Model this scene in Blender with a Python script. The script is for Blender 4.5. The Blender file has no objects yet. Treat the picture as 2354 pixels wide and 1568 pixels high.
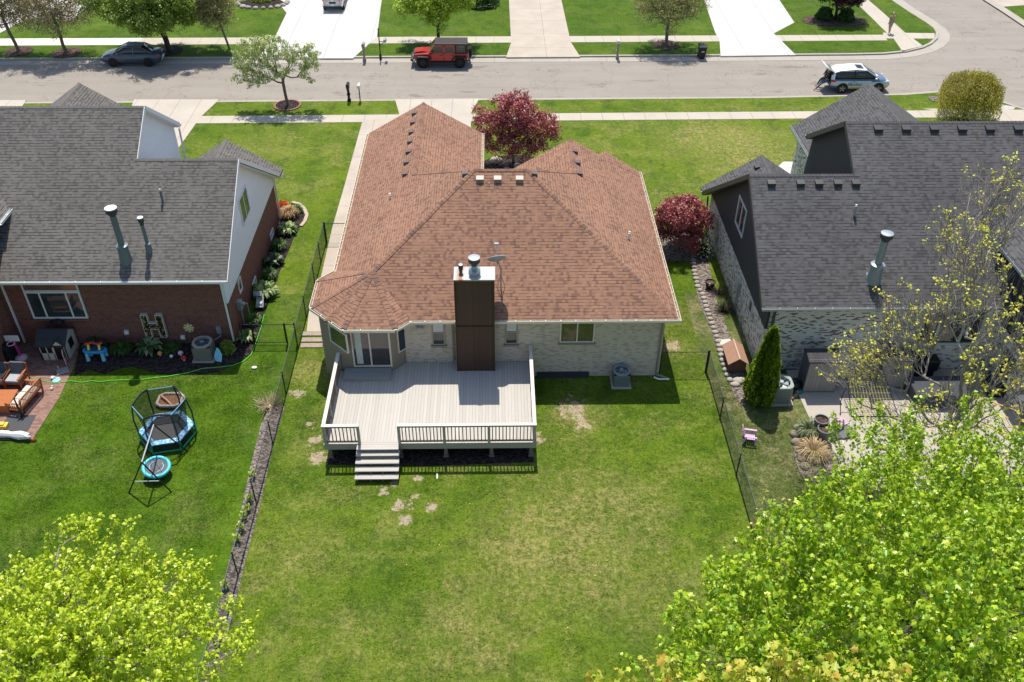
import bpy, math, random
import numpy as np
from mathutils import Vector, Matrix
R_ = math.radians
C = bpy.context.scene.collection
sc = bpy.context.scene
random.seed(7); rng = np.random.default_rng(7)

# ---------------------------------------------------------------- camera
CAMH = 27.6; FPX = 2105.0
_p, _y, _r = R_(38.3), R_(1.3), R_(.45)
_F = Vector((math.sin(_y)*math.cos(_p), math.cos(_y)*math.cos(_p), -math.sin(_p)))
_R = Vector((math.cos(_y), -math.sin(_y), 0)); _U = _R.cross(_F)
_R, _U = math.cos(_r)*_R + math.sin(_r)*_U, -math.sin(_r)*_R + math.cos(_r)*_U
cd = bpy.data.cameras.new('camera'); cam = bpy.data.objects.new('camera', cd); C.objects.link(cam)
cd.sensor_width = 36; cd.lens = FPX/2354*36; cd.clip_start = .1; cd.clip_end = 600
M = Matrix((_R, _U, -_F)).transposed().to_4x4(); M.translation = (0, 0, CAMH); cam.matrix_world = M
sc.camera = cam
def G(px, py, z=0.0):
    """world point at height z seen at this point of the photo (2354 px wide)"""
    d = _F*FPX + _R*(px-1177) - _U*(py-784); t = (z-CAMH)/d.z
    p = Vector((0, 0, CAMH)) + d*t
    return Vector((p.x, p.y, z))
# ---------------------------------------------------------------- sky, sun, exposure
SUN = Vector((-.032, .45, 1)).normalized()
w = bpy.data.worlds.new('World'); sc.world = w; w.use_nodes = True
nt = w.node_tree; bg = nt.nodes['Background']; sk = nt.nodes.new('ShaderNodeTexSky')
sk.sky_type = 'NISHITA'; sk.sun_disc = False; sk.sun_elevation = math.asin(SUN.z)
sk.sun_rotation = math.atan2(SUN.x, SUN.y)
nt.links.new(sk.outputs[0], bg.inputs[0]); bg.inputs[1].default_value = .135
ld = bpy.data.lights.new('sun', 'SUN'); ld.energy = 4.5; ld.angle = R_(.55); ld.color = (1, .93, .82)
lo = bpy.data.objects.new('sun', ld); C.objects.link(lo); lo.rotation_euler = SUN.to_track_quat('Z', 'Y').to_euler()
lo.location = (0, 60, 90)
vs = sc.view_settings; vs.view_transform = 'Standard'; vs.look = 'None'; vs.gamma = 1; vs.exposure = .38
sc.render.resolution_x = 1024; sc.render.resolution_y = 682

# ---------------------------------------------------------------- mesh helpers
ORG = {}
def thing(name, label, cat, loc=(0, 0, 0), rotz=0, group=None):
    o = bpy.data.objects.new(name, None); C.objects.link(o); o.empty_display_size = .3
    o.location = loc; o.rotation_euler = (0, 0, rotz); ORG[o.name] = Vector(loc)
    tag(o, label, cat, group); return o
def tag(o, label=None, cat=None, group=None, kind=None):
    if label: o['label'] = label
    if cat: o['category'] = cat
    if group: o['group'] = group
    if kind: o['kind'] = kind
    return o
def basis(d):
    d = Vector(d).normalized(); a = Vector((0, 0, 1)) if abs(d.z) < .9 else Vector((1, 0, 0))
    x = a.cross(d).normalized(); return x, d.cross(x), d
class B:
    def __init__(s): s.v = []; s.f = []
    def add(s, vs_, fs):
        n = len(s.v); s.v += [tuple(v) for v in vs_]; s.f += [tuple(i+n for i in f) for f in fs]; return s
    def box(s, x0, y0, z0, x1, y1, z1):
        if x0 > x1: x0, x1 = x1, x0
        if y0 > y1: y0, y1 = y1, y0
        if z0 > z1: z0, z1 = z1, z0
        return s.add([(x0,y0,z0),(x1,y0,z0),(x1,y1,z0),(x0,y1,z0),(x0,y0,z1),(x1,y0,z1),(x1,y1,z1),(x0,y1,z1)],
                     [(3,2,1,0),(4,5,6,7),(0,1,5,4),(1,2,6,5),(2,3,7,6),(3,0,4,7)])
    def rbox(s, c, h, rz=0, rx=0, ry=0):
        m = Matrix.Rotation(rz, 3, 'Z') @ Matrix.Rotation(ry, 3, 'Y') @ Matrix.Rotation(rx, 3, 'X'); c = Vector(c)
        vv = [c + m @ Vector((a*h[0], b*h[1], k*h[2])) for k in (-1, 1) for a, b in ((-1,-1),(1,-1),(1,1),(-1,1))]
        return s.add(vv, [(3,2,1,0),(4,5,6,7),(0,1,5,4),(1,2,6,5),(2,3,7,6),(3,0,4,7)])
    def beam(s, a, b, w_, h_, up=(0, 0, 1)):
        a, b = Vector(a), Vector(b); d = (b-a).normalized(); u = Vector(up); x = d.cross(u)
        if x.length < 1e-4: x = Vector((1, 0, 0))
        x.normalize(); u = x.cross(d); x = x*w_/2; u = u*h_/2
        return s.add([a-x-u, a+x-u, a+x+u, a-x+u, b-x-u, b+x-u, b+x+u, b-x+u],
                     [(0,1,2,3),(7,6,5,4),(4,5,1,0),(5,6,2,1),(6,7,3,2),(7,4,0,3)])
    def tube(s, pts, r, n=6, caps=True):
        pts = [Vector(p) for p in pts]; rr = r if isinstance(r, (list, tuple)) else [r]*len(pts)
        base = len(s.v); px = None
        for i, p in enumerate(pts):
            d = (pts[min(i+1, len(pts)-1)] - pts[max(i-1, 0)])
            if d.length < 1e-6: d = Vector((0, 0, 1))
            d.normalize()
            if px is None: px, py, _ = basis(d)
            else:
                px = (px - d*px.dot(d)); px = px.normalized() if px.length > 1e-5 else basis(d)[0]
            py = d.cross(px)
            for k in range(n):
                a = 2*math.pi*k/n; s.v.append(tuple(p + (px*math.cos(a) + py*math.sin(a))*rr[i]))
        for i in range(len(pts)-1):
            for k in range(n):
                a = base+i*n+k; b = base+i*n+(k+1) % n; s.f.append((a, b, b+n, a+n))
        if caps:
            s.f.append(tuple(base+k for k in range(n))[::-1]); e = base+(len(pts)-1)*n; s.f.append(tuple(e+k for k in range(n)))
        return s
    def lathe(s, prof, c=(0, 0, 0), n=20, axis=None):
        c = Vector(c); X, Y, Z = basis(axis) if axis else (Vector((1,0,0)), Vector((0,1,0)), Vector((0,0,1)))
        base = len(s.v)
        for r, z in prof:
            for k in range(n):
                a = 2*math.pi*k/n; s.v.append(tuple(c + X*r*math.cos(a) + Y*r*math.sin(a) + Z*z))
        for i in range(len(prof)-1):
            for k in range(n):
                a = base+i*n+k; b = base+i*n+(k+1) % n; s.f.append((a, b, b+n, a+n))
        s.f.append(tuple(base+k for k in range(n))[::-1]); e = base+(len(prof)-1)*n; s.f.append(tuple(e+k for k in range(n)))
        return s
    def prism(s, poly, z0, z1):
        n = len(poly); A = sum(poly[i][0]*poly[(i+1) % n][1]-poly[(i+1) % n][0]*poly[i][1] for i in range(n))
        if A < 0: poly = poly[::-1]
        return s.add([(p[0], p[1], z0) for p in poly] + [(p[0], p[1], z1) for p in poly],
                     [tuple(range(n))[::-1], tuple(range(n, 2*n))] + [(i, (i+1) % n, (i+1) % n+n, i+n) for i in range(n)])
    def poly(s, pts, flip=False):
        f = tuple(range(len(pts))); return s.add(pts, [f[::-1] if flip else f])
    def slab(s, pts, t):
        """polygon with thickness t below it"""
        pts = [Vector(p) for p in pts]; n = len(pts); nn = Vector((0, 0, 0))
        for i in range(n): nn += pts[i].cross(pts[(i+1) % n])
        nn.normalize()
        if nn.z < 0: pts = pts[::-1]; nn = -nn
        return s.add([p for p in pts] + [p-Vector((0, 0, t)) for p in pts],
                     [tuple(range(n)), tuple(range(n, 2*n))[::-1]] + [((i+1) % n, i, i+n, (i+1) % n+n) for i in range(n)])
    def ball(s, c, r, n=12, m=8, jit=0, rnd=random):
        r = r if isinstance(r, (list, tuple)) else (r, r, r); base = len(s.v)
        for i in range(1, m):
            t = math.pi*i/m
            for k in range(n):
                a = 2*math.pi*k/n; j = 1+rnd.uniform(-jit, jit)
                s.v.append((c[0]+r[0]*math.sin(t)*math.cos(a)*j, c[1]+r[1]*math.sin(t)*math.sin(a)*j, c[2]+r[2]*math.cos(t)*j))
        s.v.append((c[0], c[1], c[2]+r[2])); s.v.append((c[0], c[1], c[2]-r[2])); T = len(s.v)-2; D = T+1
        for i in range(m-2):
            for k in range(n):
                a = base+i*n+k; b = base+i*n+(k+1) % n; s.f.append((a, a+n, b+n, b))
        for k in range(n):
            s.f.append((T, base+k, base+(k+1) % n)); e = base+(m-2)*n; s.f.append((D, e+(k+1) % n, e+k))
        return s
    def build(s, name, mt, parent=None, world=True, smooth=False, bev=0, sub=0, loc=None):
        me = bpy.data.meshes.new(name); v = np.array(s.v, dtype=float)
        root = parent
        while root is not None and root.parent is not None: root = root.parent
        o = bpy.data.objects.new(name, me); C.objects.link(o)
        if root is not None:
            o.parent = parent
            if world: v = v - np.array(ORG[root.name])
        elif loc is not None:
            o.location = loc; v = v - np.array(loc)
        me.from_pydata(v.tolist(), [], s.f); me.update()
        autouv(me); me.materials.append(mt)
        if smooth: me.polygons.foreach_set('use_smooth', [True]*len(me.polygons))
        if bev:
            m = o.modifiers.new('bevel', 'BEVEL'); m.width = bev; m.segments = 2; m.limit_method = 'ANGLE'; m.angle_limit = R_(40)
        if sub:
            m = o.modifiers.new('sub', 'SUBSURF'); m.levels = sub; m.render_levels = sub
        return o
def autouv(me):
    """every face gets metre-true coordinates: u along the horizontal, v up the slope"""
    np_ = len(me.polygons); nl = len(me.loops)
    nor = np.zeros(np_*3); me.polygons.foreach_get('normal', nor); nor = nor.reshape(-1, 3)
    tot = np.zeros(np_, int); me.polygons.foreach_get('loop_total', tot)
    lv = np.zeros(nl, int); me.loops.foreach_get('vertex_index', lv)
    co = np.zeros(len(me.vertices)*3); me.vertices.foreach_get('co', co); co = co.reshape(-1, 3)
    n = np.repeat(nor, tot, axis=0); p = co[lv]
    t = np.stack([-n[:, 1], n[:, 0], np.zeros(nl)], 1); L = np.linalg.norm(t, axis=1); flat = L < .05
    t[flat] = (1, 0, 0); L[flat] = 1; t /= L[:, None]
    b = np.cross(n, t); b[flat] = (0, 1, 0)
    uv = np.stack([(p*t).sum(1), (p*b).sum(1)], 1)
    l = me.uv_layers.new(name='uv'); l.data.foreach_set('uv', uv.ravel())
def dup(root, loc, rotz, label=None, group=None):
    r = root.copy(); C.objects.link(r); r.location = loc; r.rotation_euler = (0, 0, rotz)
    if label: r['label'] = label
    if group: r['group'] = group
    for ch in list(root.children):
        c = ch.copy(); C.objects.link(c); c.parent = r
        for g in ch.children:
            d = g.copy(); C.objects.link(d); d.parent = c
    return r

# ---------------------------------------------------------------- materials
class NT:
    def __init__(s, name):
        s.m = bpy.data.materials.new(name); s.m.use_nodes = True; s.t = s.m.node_tree; s.b = s.t.nodes['Principled BSDF']
        s.out = s.t.nodes['Material Output']
    def n(s, ty, **kw):
        o = s.t.nodes.new(ty)
        for k, v in kw.items(): setattr(o, k, v)
        return o
    def link(s, a, sock):
        if isinstance(a, (int, float)): sock.default_value = a
        elif isinstance(a, (tuple, list)): sock.default_value = tuple(a) if len(a) == len(sock.default_value) else tuple(a)+(1,)
        else: s.t.links.new(a, sock)
    def math(s, op, a, b=0.0, c=0.0, clamp=False):
        o = s.n('ShaderNodeMath', operation=op, use_clamp=clamp); s.link(a, o.inputs[0]); s.link(b, o.inputs[1]); s.link(c, o.inputs[2]); return o.outputs[0]
    def mix(s, f, a, b, mode='MIX'):
        o = s.n('ShaderNodeMix', data_type='RGBA', blend_type=mode); s.link(f, o.inputs[0]); s.link(a, o.inputs[6]); s.link(b, o.inputs[7]); return o.outputs[2]
    def uv(s): return s.n('ShaderNodeUVMap').outputs[0]
    def pos(s): return s.n('ShaderNodeNewGeometry').outputs['Position']
    def obj(s): return s.n('ShaderNodeTexCoord').outputs['Object']
    def isl(s): return s.n('ShaderNodeNewGeometry').outputs['Random Per Island']
    def noise(s, vec, scale, detail=3, rough=.55, col=False):
        o = s.n('ShaderNodeTexNoise'); s.link(vec, o.inputs['Vector']); o.inputs['Scale'].default_value = scale
        o.inputs['Detail'].default_value = detail; o.inputs['Roughness'].default_value = rough; return o.outputs[1 if col else 0]
    def white(s, vec):
        o = s.n('ShaderNodeTexWhiteNoise', noise_dimensions='3D'); s.link(vec, o.inputs['Vector']); return o.outputs[0]
    def sep(s, v): o = s.n('ShaderNodeSeparateXYZ'); s.link(v, o.inputs[0]); return o.outputs
    def comb(s, x, y, z=0.0): o = s.n('ShaderNodeCombineXYZ'); s.link(x, o.inputs[0]); s.link(y, o.inputs[1]); s.link(z, o.inputs[2]); return o.outputs[0]
    def scale(s, v, k):
        o = s.n('ShaderNodeVectorMath', operation='MULTIPLY'); s.link(v, o.inputs[0]); s.link(k, o.inputs[1]); return o.outputs[0]
    def ramp(s, f, stops):
        o = s.n('ShaderNodeValToRGB'); s.link(f, o.inputs[0]); e = o.color_ramp.elements
        while len(e) < len(stops): e.new(.5)
        for i, (p, c) in enumerate(stops): e[i].position = p; e[i].color = tuple(c)+(1,)
        return o.outputs[0]
    def smooth(s, f, a, b):
        o = s.n('ShaderNodeMapRange', interpolation_type='SMOOTHSTEP'); s.link(f, o.inputs[0]); o.inputs[1].default_value = a; o.inputs[2].default_value = b; return o.outputs[0]
    def bump(s, h, strength=.3, dist=.02):
        o = s.n('ShaderNodeBump'); s.link(h, o.inputs['Height']); o.inputs['Strength'].default_value = strength; o.inputs['Distance'].default_value = dist
        s.t.links.new(o.outputs[0], s.b.inputs['Normal'])
    def done(s, col, rough=.8, metal=0, spec=.3):
        s.link(col, s.b.inputs['Base Color']); s.link(rough, s.b.inputs['Roughness']); s.b.inputs['Metallic'].default_value = metal
        s.b.inputs['Specular IOR Level'].default_value = spec; return s.m
_mc = {}
def plain(name, col, rough=.6, metal=0, spec=.4, var=.12, sc_=6, bump=0):
    if name in _mc: return _mc[name]
    t = NT(name); n = t.noise(t.obj(), sc_, 4); k = t.math('MULTIPLY_ADD', n, var*2, 1-var)
    c = t.mix(1.0, tuple(col), t.comb(k, k, k), 'MULTIPLY')
    if bump: t.bump(t.noise(t.obj(), sc_*6, 3), bump, .01)
    _mc[name] = t.done(c, rough, metal, spec); return _mc[name]
def shingle(name, a, b, c, course=.15, tab=.14, line=.45, pb=.3, pc=.14, dash=.6):
    t = NT(name); u, v, _ = t.sep(t.uv())
    row = t.math('DIVIDE', v, course); ri = t.math('FLOOR', row); fv = t.math('SUBTRACT', row, ri)
    rr = t.white(t.comb(ri, 3.7)); uu = t.math('ADD', t.math('DIVIDE', u, tab), t.math('MULTIPLY', rr, 9.0))
    ui = t.math('FLOOR', uu); w1 = t.white(t.comb(ui, ri, 1.0)); w2 = t.white(t.comb(ui, ri, 5.0))
    big = t.noise(t.uv(), .3, 3); fine = t.noise(t.scale(t.uv(), (9, 20, 1)), 3, 3)
    col = t.mix(t.math('LESS_THAN', w1, pb), a, b); col = t.mix(t.math('LESS_THAN', w2, pc), col, c)
    k = t.math('ADD', t.math('MULTIPLY_ADD', big, .5, .75), t.math('MULTIPLY_ADD', fine, .3, -.15)); k = t.math('ADD', k, t.math('MULTIPLY_ADD', w2, .14, -.07))
    col = t.mix(1.0, col, t.comb(k, k, k), 'MULTIPLY')
    edge = t.math('LESS_THAN', fv, .2); w3 = t.white(t.comb(t.math('FLOOR', t.math('MULTIPLY', uu, .6)), ri, 9.0))
    e = t.math('MULTIPLY', edge, t.math('MULTIPLY_ADD', t.math('LESS_THAN', w3, dash), line*.75, line*.25))  # shadow under each course, painted as a broken dark line
    col = t.mix(e, col, (.012, .01, .009))
    t.bump(t.math('ADD', fv, t.math('MULTIPLY', w1, .3)), .2, .01)
    return t.done(col, .92, 0, .15)
def brick(name, cols, mortar, bw=.2, bh=.067, ms=.009, probs=(.35, .25), blotch=.3, bright=.0):
    t = NT(name); u, v, _ = t.sep(t.uv())
    row = t.math('DIVIDE', v, bh); ri = t.math('FLOOR', row); fv = t.math('SUBTRACT', row, ri)
    uu = t.math('ADD', t.math('DIVIDE', u, bw), t.math('MULTIPLY', ri, .5)); ui = t.math('FLOOR', uu); fu = t.math('SUBTRACT', uu, ui)
    w = t.white(t.comb(ui, ri, 2.0)); w2 = t.white(t.comb(ui, ri, 8.0)); big = t.noise(t.uv(), .9, 4)
    col = t.mix(t.math('LESS_THAN', w, t.math('MULTIPLY_ADD', big, blotch, probs[0]-blotch*.5)), cols[0], cols[1])
    col = t.mix(t.math('LESS_THAN', w2, t.math('MULTIPLY_ADD', big, -blotch, probs[1]+blotch*.5)), col, cols[2])
    k = t.math('MULTIPLY_ADD', w2, .35, .82); col = t.mix(1.0, col, t.comb(k, k, k), 'MULTIPLY')
    m = t.math('MAXIMUM', t.math('LESS_THAN', fv, ms/bh*1.3), t.math('LESS_THAN', fu, ms/bw*1.3))
    col = t.mix(m, col, mortar); t.bump(t.math('SUBTRACT', t.math('MULTIPLY', w, .3), m), .35, .01)
    return t.done(col, .9, 0, .2)
def boards(name, col, wdt=.15, gap=.05, vert=True, var=.2, dark=.35, rough=.7):
    t = NT(name); u, v, _ = t.sep(t.uv()); a = u if vert else v
    x = t.math('DIVIDE', a, wdt); i = t.math('FLOOR', x); f = t.math('SUBTRACT', x, i)
    w = t.white(t.comb(i, 4.0)); st = t.noise(t.scale(t.uv(), (40, 1.2, 1) if vert else (1.2, 40, 1)), 1, 3)
    k = t.math('ADD', t.math('MULTIPLY_ADD', w, var, 1-var*.5), t.math('MULTIPLY_ADD', st, .3, -.15))
    c = t.mix(1.0, tuple(col), t.comb(k, k, k), 'MULTIPLY')
    g = t.math('LESS_THAN', f, gap); c = t.mix(t.math('MULTIPLY', g, dark), c, (.01, .01, .01))
    t.bump(t.math('SUBTRACT', 1.0, g), .4, .01); return t.done(c, rough, 0, .25)
def glass(name, col=(.03, .04, .045), rough=.04, spec=.9, curtain=None):
    t = NT(name); n = t.noise(t.obj(), 1.2, 2); k = t.math('MULTIPLY_ADD', n, .8, .6)
    return t.done(t.mix(1.0, tuple(col), t.comb(k, k, k), 'MULTIPLY'), rough, 0, spec)
def concrete(name, col, joint=0, stain=.25, jx=0, rot=0, streak=False):
    t = NT(name); p = t.pos(); n = t.noise(p, .5, 5, .65); f = t.noise(p, 14, 3)
    k = t.math('ADD', t.math('MULTIPLY_ADD', n, stain*2, 1-stain), t.math('MULTIPLY_ADD', f, .16, -.08))
    c = t.mix(1.0, tuple(col), t.comb(k, k, k), 'MULTIPLY')
    x, y, _ = t.sep(p)
    if joint:
        for a, J in ((x, jx or joint), (y, joint)):
            if J <= 0: continue
            fr = t.math('FRACT', t.math('DIVIDE', a, J)); c = t.mix(t.math('MULTIPLY', t.math('LESS_THAN', fr, .045/J), .45), c, (.12, .105, .085))
    t.bump(f, .2, .01); return t.done(c, .88, 0, .25)
def grass(name, dark, mid, light, dry=(.30, .26, .11), dryamt=.0, patches=(), stripe=None, dirt=(), contrast=1, drylo=.5):
    t = NT(name); p = t.pos(); x, y, _ = t.sep(p)
    big = t.noise(p, .16, 4, .6); m = t.noise(p, .9, 6, .7); m2 = t.noise(p, 2.6, 5, .7); f = t.noise(p, 4.5, 5, .85); ff = t.noise(p, 12, 3, .9)
    c = t.mix(t.smooth(big, .3, .7), mid, light); c = t.mix(t.math('MULTIPLY', t.smooth(m, .45, .62), .6), c, dark); c = t.mix(t.math('MULTIPLY', t.smooth(m2, .5, .68), .45), c, light)
    if stripe:
        ang, wd, amt = stripe; s = t.math('ADD', t.math('MULTIPLY', x, math.cos(ang)), t.math('MULTIPLY', y, math.sin(ang)))
        sw = t.math('SINE', t.math('MULTIPLY', s, math.pi/wd)); c = t.mix(t.math('MULTIPLY', t.smooth(sw, -.5, .5), amt), c, light)
    fine = t.math('ADD', t.math('MULTIPLY', m2, .5), t.math('MULTIPLY', f, .5))
    if dryamt or patches:
        d = t.math('MULTIPLY', t.smooth(t.math('ADD', t.noise(p, .35, 6, .75), t.math('MULTIPLY_ADD', fine, .5, -.25)), drylo-.06, drylo+.24), dryamt)
        for px_, py_, r_, a_ in patches:
            q = t.math('ADD', t.math('POWER', t.math('SUBTRACT', x, px_), 2.0), t.math('POWER', t.math('SUBTRACT', y, py_), 2.0))
            g = t.math('MULTIPLY', t.math('POWER', 2.718, t.math('DIVIDE', q, -r_*r_)), a_)
            g = t.math('MULTIPLY', g, t.smooth(t.math('ADD', fine, t.math('MULTIPLY_ADD', m, .5, -.25)), .28, .66)); d = t.math('ADD', d, g)
        c = t.mix(t.math('MULTIPLY', t.math('MINIMUM', d, .85), t.math('MULTIPLY_ADD', f, 1.2, .35), clamp=True), c, dry)
    for px_, py_, r_ in dirt:
        q = t.math('ADD', t.math('POWER', t.math('SUBTRACT', x, px_), 2.0), t.math('POWER', t.math('SUBTRACT', y, py_), 2.0))
        q = t.math('ADD', t.math('DIVIDE', t.math('SQRT', q), r_*1.5), t.math('MULTIPLY_ADD', m2, 3.6, -1.8)); q = t.math('ADD', q, t.math('MULTIPLY_ADD', m, 1.6, -.8))
        g = t.math('SUBTRACT', 1.0, t.smooth(q, .35, .75)); c = t.mix(t.math('MULTIPLY', g, .85), c, (.36, .29, .21))
    k = t.math('ADD', t.math('MULTIPLY_ADD', f, 1.7*contrast, 1-.85*contrast), t.math('MULTIPLY_ADD', ff, 2.0*contrast, -1.0*contrast))
    k = t.math('MAXIMUM', k, .25); c = t.mix(1.0, c, t.comb(k, k, k), 'MULTIPLY')
    t.bump(t.math('ADD', f, ff), .6, .03); return t.done(c, .9, 0, .12)
def mulch(name, a=(.05, .035, .028), b=(.16, .11, .085), sc_=9):
    t = NT(name); p = t.pos(); v = t.n('ShaderNodeTexVoronoi'); t.link(t.scale(p, (1, 1.6, 1)), v.inputs['Vector']); v.inputs['Scale'].default_value = sc_
    n = t.noise(p, 22, 4, .7); c = t.mix(t.smooth(t.math('ADD', t.math('MULTIPLY', t.sep(v.outputs['Color'])[0], .6), t.math('MULTIPLY', n, .5)), .35, .85), a, b)
    t.bump(t.math('ADD', v.outputs['Distance'], n), .9, .04); return t.done(c, .95, 0, .1)
def leafmat(name, a, b, c=None, tr=.45, rough=.45, pc=.85):
    t = NT(name); r = t.isl(); col = t.mix(r, a, b)
    if c: col = t.mix(t.math('GREATER_THAN', t.math('FRACT', t.math('MULTIPLY', r, 17.3)), pc), col, c)
    n = t.noise(t.obj(), 3, 2); k = t.math('MULTIPLY_ADD', n, .5, .75); col = t.mix(1.0, col, t.comb(k, k, k), 'MULTIPLY')
    t.done(col, rough, 0, .5); tn = t.n('ShaderNodeBsdfTranslucent'); t.link(t.mix(1.0, col, (1.0, 1.0, .45), 'MULTIPLY'), tn.inputs[0])
    ms = t.n('ShaderNodeMixShader'); ms.inputs[0].default_value = tr
    t.t.links.new(t.b.outputs[0], ms.inputs[1]); t.t.links.new(tn.outputs[0], ms.inputs[2]); t.t.links.new(ms.outputs[0], t.out.inputs[0]); return t.m
def roadmat():
    t = NT('asphalt'); p = t.pos(); x, y, _ = t.sep(p)
    n = t.noise(p, .3, 5, .6); f = t.noise(p, 18, 3, .8); st = t.noise(t.scale(p, (.12, 1.1, 1)), 1, 4)
    k = t.math('ADD', t.math('MULTIPLY_ADD', n, .22, .80), t.math('MULTIPLY_ADD', f, .34, -.17)); k = t.math('ADD', k, t.math('MULTIPLY_ADD', st, .3, -.15))
    c = t.mix(1.0, (.29, .262, .228), t.comb(k, k, k), 'MULTIPLY')
    # cracks: thin bands of a warped noise
    wv = t.noise(p, .22, 4, .6); cr = t.math('LESS_THAN', t.math('ABSOLUTE', t.math('SUBTRACT', wv, .5)), .0022)
    c = t.mix(t.math('MULTIPLY', cr, .55), c, (.12, .085, .065)); w2 = t.noise(t.scale(p, (1.6, .35, 1)), .25, 5, .7); cr2 = t.math('LESS_THAN', t.math('ABSOLUTE', t.math('SUBTRACT', w2, .47)), .0015); c = t.mix(t.math('MULTIPLY', cr2, .45), c, (.14, .10, .08))
    sp = t.noise(t.scale(p, (.35, 1.2, 1)), .9, 3); c = t.mix(t.math('MULTIPLY', t.smooth(sp, .62, .70), .45), c, (.12, .095, .08))
    t.bump(f, .3, .01); return t.done(c, .85, 0, .25)
# ---------------------------------------------------------------- the materials in use
m_shB = shingle('brown_shingles', (.303,.170,.114), (.270,.150,.103), (.212,.119,.089), tab=.13, pb=.4, pc=.15, line=.66)
m_shG = shingle('weathered_grey_shingles', (.155,.147,.136), (.138,.131,.123), (.120,.114,.108), line=.85, tab=.13, pb=.4, pc=.15, dash=.65)
m_shK = shingle('charcoal_shingles', (.112,.110,.113), (.099,.097,.101), (.084,.083,.087), line=.8, tab=.16, pb=.45, pc=.15, dash=.55)
m_capB = shingle('brown_ridge_shingles', (.19,.105,.07), (.15,.085,.06), (.09,.06,.05), tab=.5, course=.4)
m_capG = plain('grey_ridge_shingles', (.12,.115,.11), .9, var=.25, sc_=3); m_capK = plain('charcoal_ridge_shingles', (.095,.093,.095), .9, var=.2, sc_=3)
m_brT = brick('tan_brick', ((.52,.435,.345), (.40,.32,.25), (.63,.55,.46)), (.50,.43,.35), probs=(.3,.3), blotch=.15)
m_brR = brick('red_brick', ((.16,.048,.034), (.11,.034,.027), (.21,.068,.047)), (.34,.25,.21), ms=.008, probs=(.3,.25), blotch=.1)
m_brW = brick('whitewashed_brick', ((.56,.55,.50), (.16,.125,.105), (.68,.67,.62)), (.50,.50,.46), bw=.19, bh=.06, ms=.004, probs=(.36,.3), blotch=.1)
m_white = plain('white_paint', (.72,.73,.72), .5, var=.06); m_cream = plain('cream_aluminium', (.66,.60,.50), .45, var=.06)
m_sidW = boards('white_siding', (.80,.83,.86), .13, .08, vert=False, var=.04, dark=.2)
m_sidK = boards('charcoal_siding', (.040,.043,.050), .15, .08, vert=False, var=.06, dark=.3)
m_taupe = boards('taupe_siding', (.27,.225,.165), .2, .04, var=.06, dark=.25)
m_chim = boards('dark_brown_board_siding', (.072,.041,.028), .1, .1, var=.2, dark=.6, rough=.55)
m_fascK = plain('charcoal_trim', (.05,.05,.055), .5); m_galv = plain('galvanised_steel', (.42,.46,.48), .38, .7, .5, var=.25)
m_gmet = plain('grey_metal', (.33,.37,.39), .45, .3, .5); m_blk = plain('black_metal', (.012,.012,.014), .4); m_rubber = plain('black_rubber', (.015,.015,.016), .8)
m_glass = glass('window_glass'); m_glassG = glass('window_glass_garden_reflection_tint', (.055,.065,.035), .06)  # second glass: garden reflection painted in as a green tint
m_deck = boards('grey_deck_boards', (.44,.405,.345), .14, .06, var=.13, dark=.5); m_deckp = plain('taupe_painted_wood', (.33,.30,.245), .6, var=.1)
m_rail = plain('pale_painted_rail', (.60,.56,.49), .6, var=.08); m_baluster = plain('brown_painted_wood', (.16,.135,.105), .6)
m_conc = concrete('concrete', (.435,.395,.335), joint=-1, jx=1.52, stain=.18); m_concW = concrete('new_white_concrete', (.50,.495,.48), joint=3.1, jx=3.4, stain=.12)
m_concD = concrete('driveway_concrete', (.42,.37,.31), joint=3.2, jx=4.2, stain=.3); m_kerb = concrete('kerb_concrete', (.36,.33,.285), joint=-1, jx=3.0, stain=.2)
m_patio = concrete('patio_concrete', (.40,.365,.32), joint=2.6, stain=.2); m_concN = concrete('bright_sidewalk_concrete', (.66,.62,.56), joint=-1, jx=1.52, stain=.1)
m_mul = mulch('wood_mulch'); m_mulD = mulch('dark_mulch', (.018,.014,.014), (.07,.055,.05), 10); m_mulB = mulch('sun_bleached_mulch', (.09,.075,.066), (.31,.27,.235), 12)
m_road = roadmat()
GD, GM, GL = (.026,.064,.005), (.078,.122,.012), (.125,.168,.018)
m_g1 = grass('patchy_lawn_grass', (.026,.066,.004), (.056,.108,.006), (.098,.152,.009), (.235,.215,.07), .55,
    patches=[(G(a,b).x, G(a,b).y, r, q) for a, b, r, q in ((1330,1180,2.6,.6),(1180,1290,2.4,.5),(700,1260,1.6,.5),(1430,1330,2.2,.55),(1080,1500,1.6,.5),(860,1480,1.5,.35),(1330,960,1.3,.6),(700,850,1.1,.5),(1560,800,.9,.6),(690,1040,.8,.4),(1500,1150,1.2,.3))],
    dirt=[(G(a,b).x, G(a,b).y, r) for a, b, r in ((1315,940,.62),(1340,975,.4),(728,1012,.3),(732,1050,.38),(712,975,.22),(925,1160,.34),(932,1195,.26),(990,1165,.2),(955,1140,.16),(960,1100,.2),(905,1110,.18),(1545,795,.4),(685,905,.3),(1240,1010,.3),(880,1130,.3))])
m_g2 = grass('deep_green_lawn_grass', (.019,.058,.002), (.040,.092,.003), (.070,.132,.005), dryamt=.2, stripe=(R_(20), .95, .3))
m_g3 = grass('front_lawn_grass', GD, (.058,.114,.007), (.108,.158,.010), (.26,.23,.08), .5, stripe=(R_(0), 1.1, .3),
    patches=[(G(a,b).x, G(a,b).y, r, q) for a, b, r, q in ((1640,320,3.6,.7),(1400,400,1.5,.5),(1760,340,2.5,.45),(640,330,2.0,.3))])
m_g4 = grass('dry_side_lawn_grass', (.034,.062,.015), (.062,.092,.022), (.09,.12,.028), (.27,.22,.12), .8)  # duller green with much dry grass mixed in
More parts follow.
